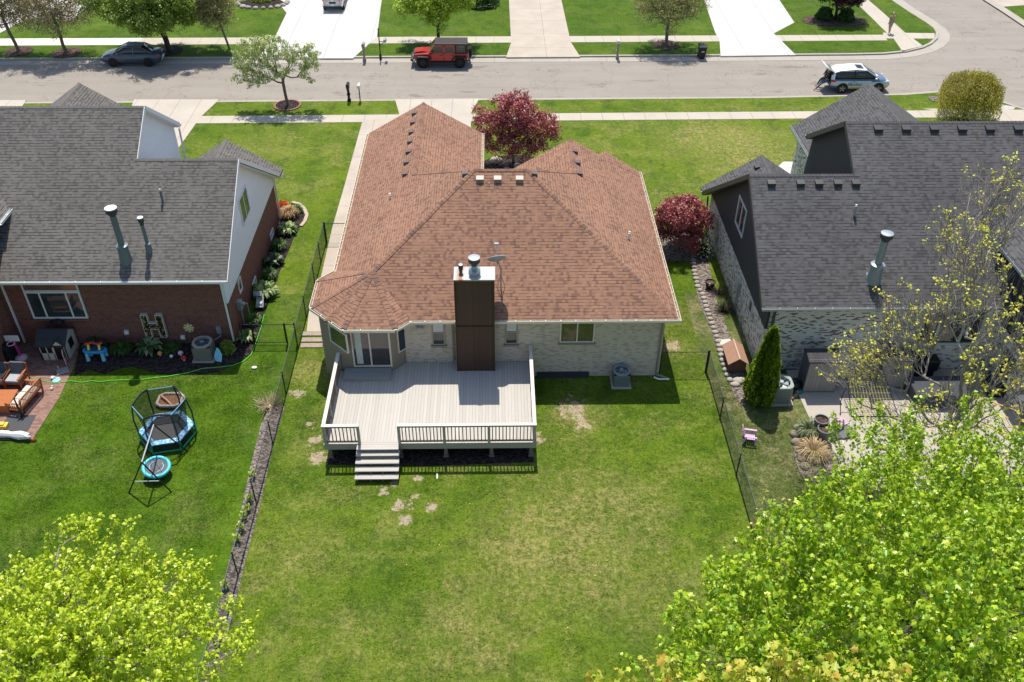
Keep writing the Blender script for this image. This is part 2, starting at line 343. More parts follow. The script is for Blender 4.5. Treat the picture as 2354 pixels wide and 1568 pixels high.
m_g5 = grass('verge_grass', GD, (.043,.096,.004), (.076,.130,.007), (.2,.2,.07), .25)
m_asph = None
# ---------------------------------------------------------------- ground, street
def struct(name, b, m): o = b.build(name, m); o['kind'] = 'structure'; return o
LF, RF = -9.5, 9.83            # the two fence lines
kn = lambda x: 63.30+.014*x    # back of the near kerb
kf = lambda x: 71.95+.012*x    # back of the far kerb
struct('ground', B().poly([(-400,-200,-.5),(400,-200,-.5),(400,500,-.5),(-400,500,-.5)]), m_g5)
FR = 49.5
struct('back_lawn', B().prism([(LF,-40),(RF,-40),(RF,39),(LF,39)], -.4, 0), m_g1)
struct('neighbour_lawn', B().prism([(-120,-40),(LF,-40),(LF,39),(-120,39)], -.4, 0), m_g2)
struct('side_lawn', B().prism([(RF,-40),(120,-40),(120,39),(RF,39)], -.4, 0), m_g4)
cn = [G(a, b) for a, b in ((2085,218),(2160,212),(2230,218),(2285,229),(2354,252),(2500,310),(2700,420))]
struct('front_lawn', B().prism([(-120,39),(120,39)]+[(60,45)]+[(p.x, p.y) for p in cn[::-1]]+[(20,kn(20)),(-120,kn(-120))], -.4, 0), m_g3)
road = B().prism([(-120,kn(-120)-.3),(120,40),(120,140),(60,200),(24,200),(28,74),(-120,kf(-120)+.3)], -.4, -.11)
struct('road', road, m_road)
def strip(line, off0, off1, z0, z1):
    b = B(); pts = [Vector((p[0], p[1], 0)) for p in line]; L = []; Rr = []
    for i, p in enumerate(pts):
        d = (pts[min(i+1, len(pts)-1)]-pts[max(i-1, 0)]).normalized(); n = Vector((-d.y, d.x, 0)); L.append(p+n*off0); Rr.append(p+n*off1)
    for i in range(len(pts)-1):
        b.prism([L[i][:2], L[i+1][:2], Rr[i+1][:2], Rr[i][:2]], z0, z1)
    return b
near = [(-120,kn(-120)),(-40,kn(-40)),(0,kn(0)),(20,kn(20))]+[(p.x, p.y) for p in cn]
struct('kerb', strip(near, -.02, .20, -.3, .012), m_kerb); struct('gutter', strip(near, .20, .5, -.3, -.10), m_kerb)
fc = [(-120,kf(-120)),(-40,kf(-40)),(0,kf(0)),(20,kf(20))]+[(G(a,b).x, G(a,b).y) for a, b in ((1960,122.5),(2030,121),(2080,116),(2118,107),(2137,98),(2150,86),(2152,74),(2146,64),(2130,52),(2090,27),(2050,0),(1990,-42))]
struct('kerb', strip(fc, .02, -.22, -.3, .012), m_kerb); struct('gutter', strip(fc, -.22, -1.15, -.3, -.095), m_kerb)
far_poly = fc+[(40,200),(-120,200)]
struct('far_lawn', B().prism(far_poly, -.4, 0), m_g5)
ce = [G(a, b) for a, b in ((2235,-25),(2262,0),(2300,24),(2354,60),(2420,100),(2500,150))]
cel = [(p.x, p.y) for p in ce]
struct('corner_lawn', B().prism(cel+[(120,90),(120,200),(45,200)], -.4, 0), m_g5)
struct('kerb', strip(cel, .0, .8, -.3, .010), m_kerb)
def flat(name, px, m, z0=-.2, z=.006): return struct(name, B().prism([(G(a,b).x, G(a,b).y) for a, b in px], z0, z), m)
flat('sidewalk', ((2190,-40),(2400,-40),(2400,12),(2354,12),(2300,16),(2268,-4)), m_concD, z=.008)
# pavements along the street
struct('sidewalk', B().prism([(-120,59.75-1.68),(-8.6,59.63),(-8.6,60.81),(-120,59.25)], -.2, .008), m_conc)
struct('sidewalk', B().prism([(-8.6,59.63),(60,60.59),(60,61.77),(-8.6,60.81)], -.2, .009), m_conc)
yA = G(100,104.4).y; yB = G(100,88.4).y; yC = G(1350,97).y; yD = G(1350,83).y; yE = G(1836,88.4).y; yF = G(1836,75).y
xa, xb, xc = G(100,96).x, G(1350,90).x, G(1836,82).x
ks = (yC-yA)/(xb-xa); f0 = lambda x: yA+(x-xa)*ks; f1 = lambda x: yB+(x-xa)*(yD-yB)/(xb-xa)
xs = G(308,96).x
struct('sidewalk', B().prism([(-120,f0(-120)),(xs,f0(xs)),(xs+.5,f1(xs)),(-120,f1(-120))], -.2, .008), m_concN)
struct('sidewalk', B().prism([(xs,f0(xs)),(33,f0(33)),(33,f1(33)),(xs+.5,f1(xs+.5))], -.2, .008), m_conc)
flat('path', ((1962,-18),(1974.5,13),(2036,73),(2053,87),(2074.5,119),(2122,106),(2078,73),(2036.6,35),(1996,0),(1975,-18)), m_conc, z=.012)
flat('sidewalk', ((2030,88.6),(2030,75.2),(2148,76.5),(2149,89)), m_conc, z=.010)
# driveways
flat('driveway', ((595,134.5),(811,134.5),(866.5,85),(880,-20),(625,-20),(634.6,0),(659,30),(632,86),(612,105)), m_concW, z=.016)
flat('driveway', ((1163.5,132),(1333.6,131),(1312,97),(1286,-20),(1169,-20),(1175,98)), m_concD, z=.016)
flat('driveway', ((1656.6,129),(1829,126.5),(1779,77),(1826,52),(1778,-20),(1612,-20),(1644,75),(1654,92)), m_concW, z=.016)
flat('driveway', ((0,76),(60,44),(165,45),(245,-20),(-40,-20),(-40,90)), m_concW, z=.014)
flat('driveway', ((-70,230.5),(60,230.5),(40,262),(-70,262)), m_conc, z=.014)
flat('driveway', ((308.6,229),(503.8,229),(463.7,267),(450,285),(400,355),(380,395),(250,395),(270,330)), m_conc, z=.014)
flat('driveway', ((908,228.5),(1101.6,227),(1083,260),(1082,310),(1000,330),(850,330),(906,290),(918,262)), m_conc, z=.014)
flat('path', ((833,279),(791,430),(764,523),(737,640),(711,712),(705,762),(752,762),(765,690),(850,560),(905,380),(918,268)), m_concD, z=.012)
flat('path', ((1800,372),(1845,372),(1870,395),(1860,440),(1760,440),(1772,400)), m_concW, z=.012)
flat('path', ((2120,250),(2190,262),(2230,275),(2290,277),(2354,290),(2354,268),(2290,262),(2180,250)), m_conc, z=.013)
flat('gravel_bed', ((2286,238),(2335,246),(2330,252),(2292,254)), plain('white_gravel', (.42,.40,.37), .9, var=.4, sc_=8), z=.014)
# beds
def bed(px, m, z=.03, name='mulch_bed'): return flat(name, px, m, z=z)
bed(((170,865),(205,850),(240,860),(275,848),(300,843),(330,850),(370,860),(400,862),(430,855),(460,862),(500,855),(540,840),(575,815),(590,790),(600,760),(603,735),(560,735),(530,790),(300,790),(185,785)), m_mulD)
bed(((603,735),(616,700),(630,660),(645,620),(662,580),(676,545),(694,515),(700,495),(690,478),(672,470),(640,466),(625,500),(590,700),(570,760)), m_mulD, z=.034)
bed(((470,1540),(492,1430),(512,1350),(548,1200),(574,1080),(600,975),(628,925),(655,935),(632,1010),(596,1170),(562,1300),(528,1440),(505,1540),(480,1600),(455,1600)), m_mulB, z=.02)
bed(((1110,392),(1112,372),(1130,362),(1180,356),(1235,364),(1262,385),(1240,420),(1110,420)), m_mulD, z=.03)
bed(((1480,570),(1500,540),(1580,530),(1625,560),(1632,620),(1650,700),(1700,830),(1720,900),(1712,935),(1690,915),(1672,870),(1648,800),(1622,730),(1605,690),(1596,640),(1585,600),(1520,600)), m_mulB, z=.025)
def disc(px, py, r, m, name='mulch_bed', z=.035, ry=None):
    c = G(px, py); n = 22; ry = ry or r
    return struct(name, B().prism([(c.x+r*math.cos(6.283*i/n)*random.uniform(.93,1.05), c.y+ry*math.sin(6.283*i/n)*random.uniform(.93,1.05)) for i in range(n)], -.1, z), m)
disc(661,243,.85,m_mulD); disc(43,118,1.1,m_mul); disc(153,122,1.2,m_mul); disc(389,117,1.1,m_mulD); disc(1532,104,1.1,m_mul); disc(1918,48,3.0,m_mul,ry=1.5); disc(604,8,2.0,m_mulD,ry=1.3)
disc(2150,228,.5,m_mulB)
bed(((1822,1015),(1850,985),(1900,1010),(1930,1060),(1905,1110),(1870,1120),(1838,1090),(1826,1050)), m_mulB, z=.03)
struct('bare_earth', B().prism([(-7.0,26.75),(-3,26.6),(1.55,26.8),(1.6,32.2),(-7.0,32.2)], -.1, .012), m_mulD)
# patios
m_pav = brick('red_paver', ((.26,.155,.125), (.20,.12,.10), (.33,.21,.17)), (.12,.08,.065), bw=.22, bh=.11, ms=.008)
struct('brick_patio', B().prism([(-34,28.5),(-20.9,28.4),(-19.75,28.4),(-19.6,31.0),(-19.7,33.0),(-20.0,35.05),(-34,35.05)], -.2, .02), m_pav)
pp = [G(a, b) for a, b in ((1832,900),(1862,965),(1880,1010),(1900,1080),(1950,1130),(2700,1130),(2700,820),(1940,820),(1905,895))]
struct('patio', B().prism([(p.x, p.y) for p in pp[:6]]+[(34,32.6),(13.6,32.6),(13.6,30.6)], -.2, .02), m_patio)
# ---------------------------------------------------------------- house helpers
def RP(px, py, p0, n):
    d = _F*FPX + _R*(px-1177) - _U*(py-784); o = Vector((0, 0, CAMH)); p0, n = Vector(p0), Vector(n)
    return o + d*((p0-o).dot(n)/d.dot(n))
def YP(px, py, Y): return RP(px, py, (0, Y, 0), (0, 1, 0))
def XP(px, py, X): return RP(px, py, (X, 0, 0), (1, 0, 0))
def PY(p):
    v = Vector(p)-Vector((0, 0, CAMH)); return 784-FPX*v.dot(_U)/v.dot(_F)
def HT(base, py):
    lo, hi = 0, 15
    for _ in range(40):
        m_ = (lo+hi)/2
        if PY((base[0], base[1], base[2]+m_)) > py: lo = m_
        else: hi = m_
    return lo
def capmat(name, cols):
    t = NT(name); r = t.isl(); c = t.ramp(r, [(i/len(cols), k) for i, k in enumerate(cols)]); n = t.noise(t.obj(), 8, 3)
    k = t.math('MULTIPLY_ADD', n, .5, .75); t.bump(n, .3, .01); return t.done(t.mix(1.0, c, t.comb(k, k, k), 'MULTIPLY'), .9, 0, .15)
m_capB = capmat('brown_ridge_caps', [(.29,.165,.115), (.25,.14,.10), (.165,.10,.08), (.27,.15,.105)])
m_capG = capmat('grey_ridge_caps', [(.18,.168,.155), (.15,.142,.133), (.165,.155,.145)]); m_capK = capmat('charcoal_ridge_caps', [(.125,.12,.12), (.10,.097,.098), (.115,.11,.112)])
CAPS = []
def buildcaps(m, parent):
    for b in CAPS: b.build('ridge_cap_row', m, parent)
    CAPS.clear()
def caps(b, lo, hi, n1, n2, wd=.13, st=.2):
    b = B(); CAPS.append(b)
    lo, hi = Vector(lo), Vector(hi); d = hi-lo; L = d.length; d.normalize(); ws = []
    for n in (n1, n2):
        n = Vector(n).normalized(); w_ = n.cross(d); w_ = -w_ if w_.z > 0 or (abs(w_.z) < 1e-6 and 0) else w_; ws.append(w_*wd)
    k = max(1, int(L/st)); up = Vector((0, 0, 1))
    for i in range(k):
        a = lo+d*(i*L/k); c = lo+d*((i+1.15)*L/k) if i < k-1 else hi
        ha, hc = up*.032, up*.014
        b.add([a+ws[0]+ha, a+ha*1.2, a+ws[1]+ha, c+ws[0]+hc, c+hc*1.2, c+ws[1]+hc, a+ws[0]-ha*.3, a+ws[1]-ha*.3],
              [(0,1,4,3), (1,2,5,4), (6,1,0), (1,7,2), (0,3,6), (5,2,7)])
def gutter(name, a, b_, parent, lip, out, debris=None, seg=.65):
    """open gutter along a-b; out = unit vector away from the roof"""
    a, b_, out = Vector(a), Vector(b_), Vector(out); L = (b_-a).length; d = (b_-a).normalized(); q = B()
    q.beam(a+out*.115-Vector((0,0,.05)), b_+out*.115-Vector((0,0,.05)), .022, .12)
    q.beam(a+out*.055-Vector((0,0,.11)), b_+out*.055-Vector((0,0,.11)), .115, .02)
    q.beam(a+out*.012-Vector((0,0,.05)), b_+out*.012-Vector((0,0,.05)), .02, .11)
    k = max(1, int(L/seg))
    for i in range(k+1):
        p = a+d*(L*i/k); q.beam(p+out*.0, p+out*.125, .035, .02)
    o = q.build(name, lip, parent)
    if debris: B().beam(a+out*.055-Vector((0,0,.075)), b_+out*.055-Vector((0,0,.075)), .09, .03).build('gutter_debris', debris, o)
    return o
def window(parent, P, u, wd, ht, n, fm, gm, fw=.07, vert=(), horiz=(), depth=.05, name='window', sill=None, panes=None):
    """P lower-left corner on the wall plane, u along the wall, n outward"""
    P, u, n = Vector(P), Vector(u).normalized(), Vector(n).normalized(); z = Vector((0, 0, 1)); b = B()
    def bar(a0, a1, b0, b1, dd):
        vv = [P+u*a+z*k+n*e for e in (-.03, dd) for a, k in ((a0,b0),(a1,b0),(a1,b1),(a0,b1))]
        b.add(vv, [(3,2,1,0),(4,5,6,7),(0,1,5,4),(1,2,6,5),(2,3,7,6),(3,0,4,7)])
    bar(0, fw, 0, ht, depth); bar(wd-fw, wd, 0, ht, depth); bar(fw, wd-fw, 0, fw, depth-.003); bar(fw, wd-fw, ht-fw, ht, depth-.003)
    for f in vert: bar(wd*f-fw*.45, wd*f+fw*.45, fw, ht-fw, depth-.01)
    for f in horiz: bar(fw, wd-fw, ht*f-fw*.4, ht*f+fw*.4, depth-.013)
    o = b.build(name, fm, parent)
    g = B(); q = P+n*.008
    g.add([q+u*fw*.5+z*fw*.5, q+u*(wd-fw*.5)+z*fw*.5, q+u*(wd-fw*.5)+z*(ht-fw*.5), q+u*fw*.5+z*(ht-fw*.5)], [(0,1,2,3)]); g.build('pane', gm, o)
    if sill:
        s_ = B(); c = P+u*wd/2-z*.05+n*.05; s_.beam(P-u*.06-z*.05+n*.04, P+u*(wd+.06)-z*.05+n*.04, .13, .09); s_.build('sill', sill, o)
    return o
def winY(parent, px0, py0, px1, py1, Y, fm, gm, **k):
    a = YP(px0, py1, Y); b_ = YP(px1, py1, Y); t = YP((px0+px1)/2, py0, Y)
    return window(parent, a, (1, 0, 0), b_.x-a.x, t.z-a.z, (0, -1, 0), fm, gm, **k)
def flue(parent, base, top_py, r, cap_r, name='flue_pipe', collar=None, m=None, capm=None, lean=0):
    h = HT(base, top_py); b = B(); x, y, z = base; m = m or m_galv
    b.lathe([(r, -.1), (r, h-.1)], base, 18)
    if collar: b.lathe([(r*2.1, -.15), (r*1.7, collar*.75), (r*1.7, collar), (r*1.95, collar), (r*1.95, collar+.06), (r, collar+.1)], base, 20)
    k_ = r*1.9; b.add([(x-k_, y-r*1.5, z-r*.8), (x+k_, y-r*1.5, z-r*.8), (x+k_, y+r*1.5, z+r*1.2), (x-k_, y+r*1.5, z+r*1.2)], [(0, 1, 2, 3)]) if collar else None
    o = b.build(name, m, parent, smooth=False)
    c = B()
    if cap_r: c.lathe([(r*1.05, h-.38), (cap_r*.7, h-.32), (cap_r, h-.2), (cap_r, h-.02)], base, 20); c.build('flue_cap_band', m_fascK, o)
    B().lathe([(max(cap_r, r)*1.03, h-.025), (max(cap_r, r)*1.0, h+.01), (max(cap_r, r)*.3, h+.03)], base, 20).build('flue_cap_top', capm or m_gmet, o)
    return o
def vent(parent, p, down, sl, m, s=.165, name='roof_vent'):
    """louvred box vent on a slope: down = horizontal direction downhill"""
    d = Vector(down).normalized(); u = Vector((-d.y, d.x, 0)); p = Vector(p); z = Vector((0, 0, 1)); dn = (d-z*sl).normalized(); b = B()
    fl = [p+u*a*s*1.35+dn*c*s*1.35+z*.012 for a, c in ((-1,-1),(1,-1),(1,1),(-1,1))]
    lo = [p+u*a*s+dn*c*s for a, c in ((-1,-1),(1,-1),(1,1),(-1,1))]
    h = [.06, .06, .19, .19]; top = [v+z*k for v, k in zip(lo, h)]
    b.add(lo+top, [(4,5,6,7),(0,1,5,4),(1,2,6,5),(2,3,7,6),(3,0,4,7)])
    o = b.build(name, m, parent); return o
m_ventB = plain('brown_metal_vent', (.13,.095,.08), .4, .2, .5); m_ventB2 = plain('brown_vent_hood', (.26,.21,.19), .35, .2, .6); m_ventK = plain('charcoal_metal_vent', (.045,.045,.047), .45, .2)

# ---------------------------------------------------------------- the brown-roofed house
t = thing('brick_house', 'tan brick ranch house with brown hip roof and tall dark brown chimney in the middle', 'house', (0, 38, 0)); H1 = t
ze = 3.5; E0, E1, E2, E3 = -7.47, 8.03, 32.0, 45.0
wl = B(); wl.prism([(-7.05,34.5),(-7.05,50.0),(-1.15,50.0),(-1.15,44.6),(.45,44.6),(.45,44.75),(7.55,44.75),(7.55,32.3),(-4.06,32.3)], -.3, 3.36)
wl.build('wall', m_brT, t)
for x0, x1, xr, yy, zr in ((-7.05,-1.15,-4.1,50.0,5.35), (.45,7.55,4.05,44.75,5.7)):
    gb = B(); gb.add([(x0,yy-.1,3.3),(x1,yy-.1,3.3),(xr,yy-.1,zr),(x0,yy,3.3),(x1,yy,3.3),(xr,yy,zr)], [(0,1,2),(5,4,3),(0,2,5,3),(1,4,5,2)]); gb.build('gable_wall', m_taupe, t)
bay = [(-4.02,32.35),(-4.66,31.72),(-6.9,31.72),(-7.84,32.66),(-7.84,34.7),(-7.05,35.4),(-5,35)]
B().prism(bay, -.3, 3.36).build('bay_wall', m_taupe, t)
rf = B(); T = .13
rf.slab([(E0,32,ze),(-4.1,32,ze),(E1,32,ze),(1.53,38.5,7.4),(-.97,38.5,7.4)], T)
rf.slab([(E0,32,ze),(-.97,38.5,7.4),(-4.1,41.63,5.522),(-4.1,50.3,5.522),(E0,50.5,ze)], T)
rf.slab([(-4.1,50.3,5.522),(-4.1,41.63,5.522),(-.73,45,ze),(-.73,50.5,ze)], T)
rf.slab([(-.97,38.5,7.4),(1.53,38.5,7.4),(4.05,41.02,5.888),(.07,45,ze),(-.73,45,ze),(-4.1,41.63,5.522)], T)
rf.slab([(E1,32,ze),(E1,45,ze),(4.05,44.8,5.888),(4.05,41.02,5.888),(1.53,38.5,7.4)], T)
rf.slab([(4.05,44.8,5.888),(.07,45,ze),(4.05,41.02,5.888)], T)
rf.slab([(6.05,44.6,4.70),(6.05,45.75,4.70),(8.03,45.6,ze+.012),(8.03,45.0,ze+.012)], T); rf.slab([(6.05,45.75,4.70),(6.05,44.6,4.70),(4.9,44.7,4.0),(4.9,45.75,4.0)], T)
bz = ze+.004; ap = (-5.43,34.04,4.735)
be = [(-3.74,32.0),(-4.34,31.42),(-6.56,31.42),(-8.17,33.02),(-8.17,35.14),(-7.44,35.92)]
roof = rf.build('roof', m_shB, t)
br = B()
for i in range(5): br.slab([(*be[i], bz), (*be[i+1], bz), ap], .09)
br.build('bay_roof', m_shB, t)
cp = B(); nB, nL, nR, nF = (0,-.6,1), (-.6,0,1), (.6,0,1), (0,.6,1)
caps(cp, (E1-.05,32.05,ze), (1.53,38.5,7.4), nB, nR); caps(cp, (-5.43,34.04,4.73), (-.97,38.5,7.4), nB, nL)
caps(cp, (-.97,38.5,7.4), (1.53,38.5,7.4), nB, nF); caps(cp, (-4.1,50.3,5.522), (-4.1,41.63,5.522), nL, nR)
caps(cp, (-4.1,41.63,5.522), (-.97,38.5,7.4), nL, nF); caps(cp, (4.05,44.8,5.888), (4.05,41.02,5.888), nL, nR); caps(cp, (4.05,41.02,5.888), (1.53,38.5,7.4), nR, nF)
def fn(a, b_, c): a, b_, c = Vector(a), Vector(b_), Vector(c); n = (b_-a).cross(c-a); return n if n.z > 0 else -n
for i in range(1, 5):
    n1 = fn((*be[i-1], bz), (*be[i], bz), ap); n2 = fn((*be[i], bz), (*be[i+1], bz), ap); caps(cp, (*be[i], bz), ap, n1, n2)
buildcaps(m_capB, t)
sf = B(); sf.prism([(E0,32),(E0,50.4),(-.73,50.4),(-.73,45),(8.03,45),(8.03,32)], 3.355, 3.385); sf.prism(be+[(-5,35)], 3.345, 3.38); sf.build('soffit', m_cream, t)
m_deb = plain('leaf_debris', (.25,.17,.10), .9, var=.4, sc_=12)
gutter('gutter', (be[0][0], 32, ze-.02), (E1+.1, 32, ze-.02), t, m_cream, (0,-1,0), m_deb)
for i in range(5):
    a, b_ = Vector((*be[i], ze-.02)), Vector((*be[i+1], ze-.02)); d = (b_-a).normalized(); gutter('gutter', a, b_, t, m_cream, (d.y*1, -d.x*1, 0) if Vector((d.y,-d.x)).dot(Vector(((a.x+b_.x)/2+5.43, (a.y+b_.y)/2-34.04))) > 0 else (-d.y, d.x, 0), m_deb)
gutter('gutter', (E0, 35.9, ze-.02), (E0, 50.5, ze-.02), t, m_cream, (-1,0,0), m_deb); gutter('gutter', (E1, 32, ze-.02), (E1, 45.6, ze-.02), t, m_cream, (1,0,0), m_deb)
gutter('gutter', (-.73, 45, ze-.02), (-.73, 50.5, ze-.02), t, m_cream, (1,0,0), m_deb)
ds = B(); ds.beam((7.42,32.24,3.3),(7.42,32.24,.15),.07,.09,(0,1,0)); ds.beam((7.42,32.2,.15),(7.9,32.0,.06),.08,.07); ds.build('downspout', m_taupe, t)
ds = B(); p = YP(929/2.4+653.9, 600/2.4+523, 32.24); ds.beam((p.x,32.24,3.3),(p.x,32.24,1.0),.08,.07,(0,1,0)); ds.build('downspout', m_taupe, t)
B().tube([(7.3,32.05,.1),(7.5,31.95,.07),(8.0,31.95,.06)], .045).build('drain_pipe', m_white, t)
winb = dict(fm=m_deckp, gm=m_glass)
m_blind = plain('white_blind', (.62,.60,.57), .8)
for q in ((994.3,735.6,1024,792), (1161.4,734.8,1190,789.8)):
    o = winY(t, *q, 32.3, m_deckp, m_glass, fw=.06, horiz=(.5,), sill=m_taupe)
    a = YP(q[0]+3.5, q[3], 32.29); c = YP(q[2]-3.5, q[3], 32.29); z1 = YP(q[0], q[1], 32.29).z; z0 = YP(q[0], (q[1]+q[3])/2-1, 32.29).z
    B().box(a.x, 32.278, z0, c.x, 32.284, z1-.05).build('blind', m_blind, o)
winY(t, 1286,733.5,1365,786.4, 32.3, m_cream, m_glassG, fw=.06, vert=(.5,), sill=m_taupe)
m_glassP = glass('door_glass', (.05,.042,.045), .03, 1.0)
o = winY(t, 814.3,754,902.6,841.9, 31.72, m_cream, m_glassP, fw=.07, vert=(.47,), name='sliding_door')
a = YP(822, 838, 31.7); b_ = YP(832, 838, 31.7); zt = YP(820, 757, 31.7).z
cu = B(); cu.add([(a.x+.035*i, 31.706-.006*(i % 2), z_) for z_ in (a.z+.04, zt-.06) for i in range(9)], [(i, i+1, i+10, i+9) for i in range(8)])
cu.build('curtain', plain('pale_curtain', (.5,.52,.50), .9), o)
def windiag(parent, quad, p0, n, fm, gm, **k):
    c = [RP(x, y, p0, n) for x, y in quad]; u = (c[1]-c[0]); u.z = 0; wd = u.length
    return window(parent, c[0], u, wd, min(c[2].z, 3.3)-c[0].z, n, fm, gm, **k)
nl = Vector((-1,-1,0)).normalized(); nr = Vector((1,-1,0)).normalized()
windiag(t, ((761.4,783.5),(801.8,810.6),(797.6,753)), (-6.9,31.72,0), nl, m_cream, m_glassG, fw=.05)
windiag(t, ((915.6,811),(938.2,800),(934,742)), (-4.66,31.72,0), nr, m_cream, m_glass, fw=.05)
lt = B(); p = YP(965, 751, 32.25); lt.ball((p.x-.1, 32.15, p.z), .07); lt.ball((p.x+.12, 32.15, p.z), .07); lt.box(p.x-.06, 32.2, p.z-.02, p.x+.08, 32.3, p.z+.12)
lt.build('floodlight', m_gmet, t, smooth=True)
B().prism([(1.9,32.16),(4.3,32.16),(4.3,32.28),(1.9,32.28)], -.1, .28).build('foundation_tar', plain('tar', (.03,.035,.045), .6), t)
# chimney
ch = B(); ch.box(-1.74, 31.64, -.2, -.04, 32.36, 3.35); ch.box(-1.70, 31.66, 3.35, -.06, 32.55, 5.84)
cho = ch.build('chimney', m_chim, t)
cc = B(); cc.beam((-1.72,31.625,3.4),(-.04,31.625,3.4),.03,.06); 
for x in (-1.72,-.06): cc.beam((x,31.63,.9),(x,31.63,5.84),.05,.05,(0,1,0))
cc.build('chimney_trim', m_chim, cho)
t2 = NT('rust_streaked_sheet_metal'); p = t2.obj(); n = t2.noise(p, 2.2, 4); d = t2.math('SUBTRACT', 1.0, t2.smooth(t2.math('ABSOLUTE', t2.math('ADD', t2.sep(p)[0], 1.42)), .05, .3))
m_cover = t2.done(t2.mix(t2.math('MULTIPLY', t2.smooth(n, .4, .6), t2.math('MULTIPLY_ADD', d, .9, .08)), (.40,.42,.42), (.30,.12,.05)), .4, .5, .5)
B().box(-1.75, 31.6, 5.84, -.01, 32.6, 5.9).build('chimney_cover', m_cover, cho)
flue(cho, (-.88, 32.15, 5.9), 592, .13, .25, collar=.12); flue(cho, (-1.45, 32.12, 5.9), 608, .07, .1)
for x, y, yt in ((897, 457, 445), (1445.6, 549, 533)):
    b0 = (RP(x, y, (E0,40,ze), (-.6,0,1)) if x < 1000 else RP(x, y, (E1,40,ze), (.6,0,1))); flue(t, b0, yt, .05, 0, name='vent_pipe', m=m_white, capm=m_white)
for x, y in ((503,785),(492,848),(482,915),(473,980),(462,1050),(449,1123),(440,1203),(853,1202)):
    vent(t, RP(784.7+x/2.9974, y/2.9974, (E0,40,ze), (-.6,0,1)), (-1,0,0), .6, m_ventB)
for x, y in ((1610,1048),(1627,1125),(1641,1200),(1330,1202)): vent(t, RP(784.7+x/2.9974, y/2.9974, (E1,40,ze), (.6,0,1)), (1,0,0), .6, m_ventB)
for x, y in ((955,1240),(1077,1240),(1228,1240)): vent(t, RP(784.7+x/2.9974, y/2.9974, (0,32,ze), (0,-.6,1)), (0,-1,0), .6, m_ventB2, s=.175)
# satellite dish beside the chimney
t = thing('satellite_dish', 'grey oval satellite dish on a mast beside the chimney', 'satellite dish', (.25, 33.2, 4.2))
b = B(); b.tube([(.25,33.3,4.2),(.25,33.3,5.3),(.12,33.2,5.75)], .03, 8); b.tube([(.05,33.35,4.25),(.25,33.3,5.0)], .015); b.tube([(.45,33.35,4.25),(.25,33.3,5.0)], .015); b.build('mast', m_gmet, t)
ax = Vector((-.12,.62,.62)); b = B(); b.lathe([(.02,0),(.2,.03),(.36,.09),(.42,.14),(.43,.14),(.37,.07),(.2,.0),(.02,-.04)], (.08,33.12,5.85), 26, ax); dd = b.build('dish', plain('pale_grey_dish', (.40,.41,.40), .5), t, smooth=True)
b = B(); b.tube([(.08,33.05,5.6),(.1,33.55,5.95),(.06,33.6,6.35)], .018); b.rbox((.06,33.58,6.4),(.09,.05,.05)); b.build('feed_arm', m_gmet, t)

# ---------------------------------------------------------------- deck
t = thing('deck', 'raised pale grey wooden deck with railings and steps behind the brick house', 'deck', (-2.7, 29.5, 0)); dz = .9; DX0, DX1, DY = -7.06, 1.62, 27.03
m_deckX = boards('grey_deck_boards_lengthwise', (.44,.415,.375), .14, .07, var=.14, dark=.5)
fl = B(); fl.prism([(DX0,DY),(DX1,DY),(DX1,32.28),(-4.05,32.28),(-4.68,31.68),(-6.9,31.68),(-7.06,31.85)], dz-.04, dz); fl.build('deck_floor', m_deckX, t)
fb = B(); fb.box(DX0, DY-.04, dz-.27, -5.75, DY-.0, dz-.01); fb.box(-3.95, DY-.04, dz-.27, DX1, DY-.0, dz-.01); fb.box(DX0-.04, DY-.04, dz-.27, DX0, 31.8, dz-.01); fb.box(DX1, DY-.04, dz-.27, DX1+.04, 32.25, dz-.01)
for y in (28.2, 29.6, 31): fb.box(DX0, y, dz-.25, DX1, y+.05, dz-.045)
fb.build('fascia_board', m_deckp, t)
for x in (-6.9,-5.7,-4.0,-2.1,-.2,1.45):
    b = B(); b.box(x-.07, DY+.1, -.2, x+.07, DY+.24, dz-.05); b.box(x-.11, DY+.06, -.1, x+.11, DY+.28, .12); b.build('support_post', m_baluster, t)
RZ = 1.93
def rail_run(a, c, name='railing', board=True):
    a, c = Vector(a), Vector(c); L = (c-a).length; d = (c-a).normalized(); b = B()
    b.beam(a+Vector((0,0,RZ-.02)), c+Vector((0,0,RZ-.02)), .15, .04); o = b.build('top_rail', m_rail, t)
    b = B(); b.beam(a+Vector((0,0,RZ-.09)), c+Vector((0,0,RZ-.09)), .04, .1); b.beam(a+Vector((0,0,dz+.12)), c+Vector((0,0,dz+.12)), .04, .09); b.build('lower_rail', m_baluster, t)
    return L, d
def post(x, y):
    b = B(); b.box(x-.055, y-.055, dz-.25, x+.055, y+.055, RZ-.04); b.build('railing_post', m_deckp, t)
def bal(p): b = B(); b.box(p.x-.019, p.y-.019, dz+.08, p.x+.019, p.y+.019, RZ-.05); b.build('baluster', m_baluster, t)
def runs(xs_, y):
    for x0, x1 in zip(xs_[:-1], xs_[1:]):
        n = int(round((x1-x0)/.147)); 
        for i in range(1, n): bal(Vector((x0+(x1-x0)*i/n, y, 0)))
px_ = [G(q, 1000, 1.4).x for q in (748, 824, 917, 1021, 1124, 1227)]; px_[0] = DX0+.06; px_[-1] = DX1-.06; yr = DY+.03
rail_run((px_[0]-.08,yr,0), (px_[1]+.05,yr,0)); rail_run((px_[2]-.05,yr,0), (px_[5]+.08,yr,0)); runs(px_[:2], yr); runs(px_[2:], yr)
for x in px_: post(x, yr)
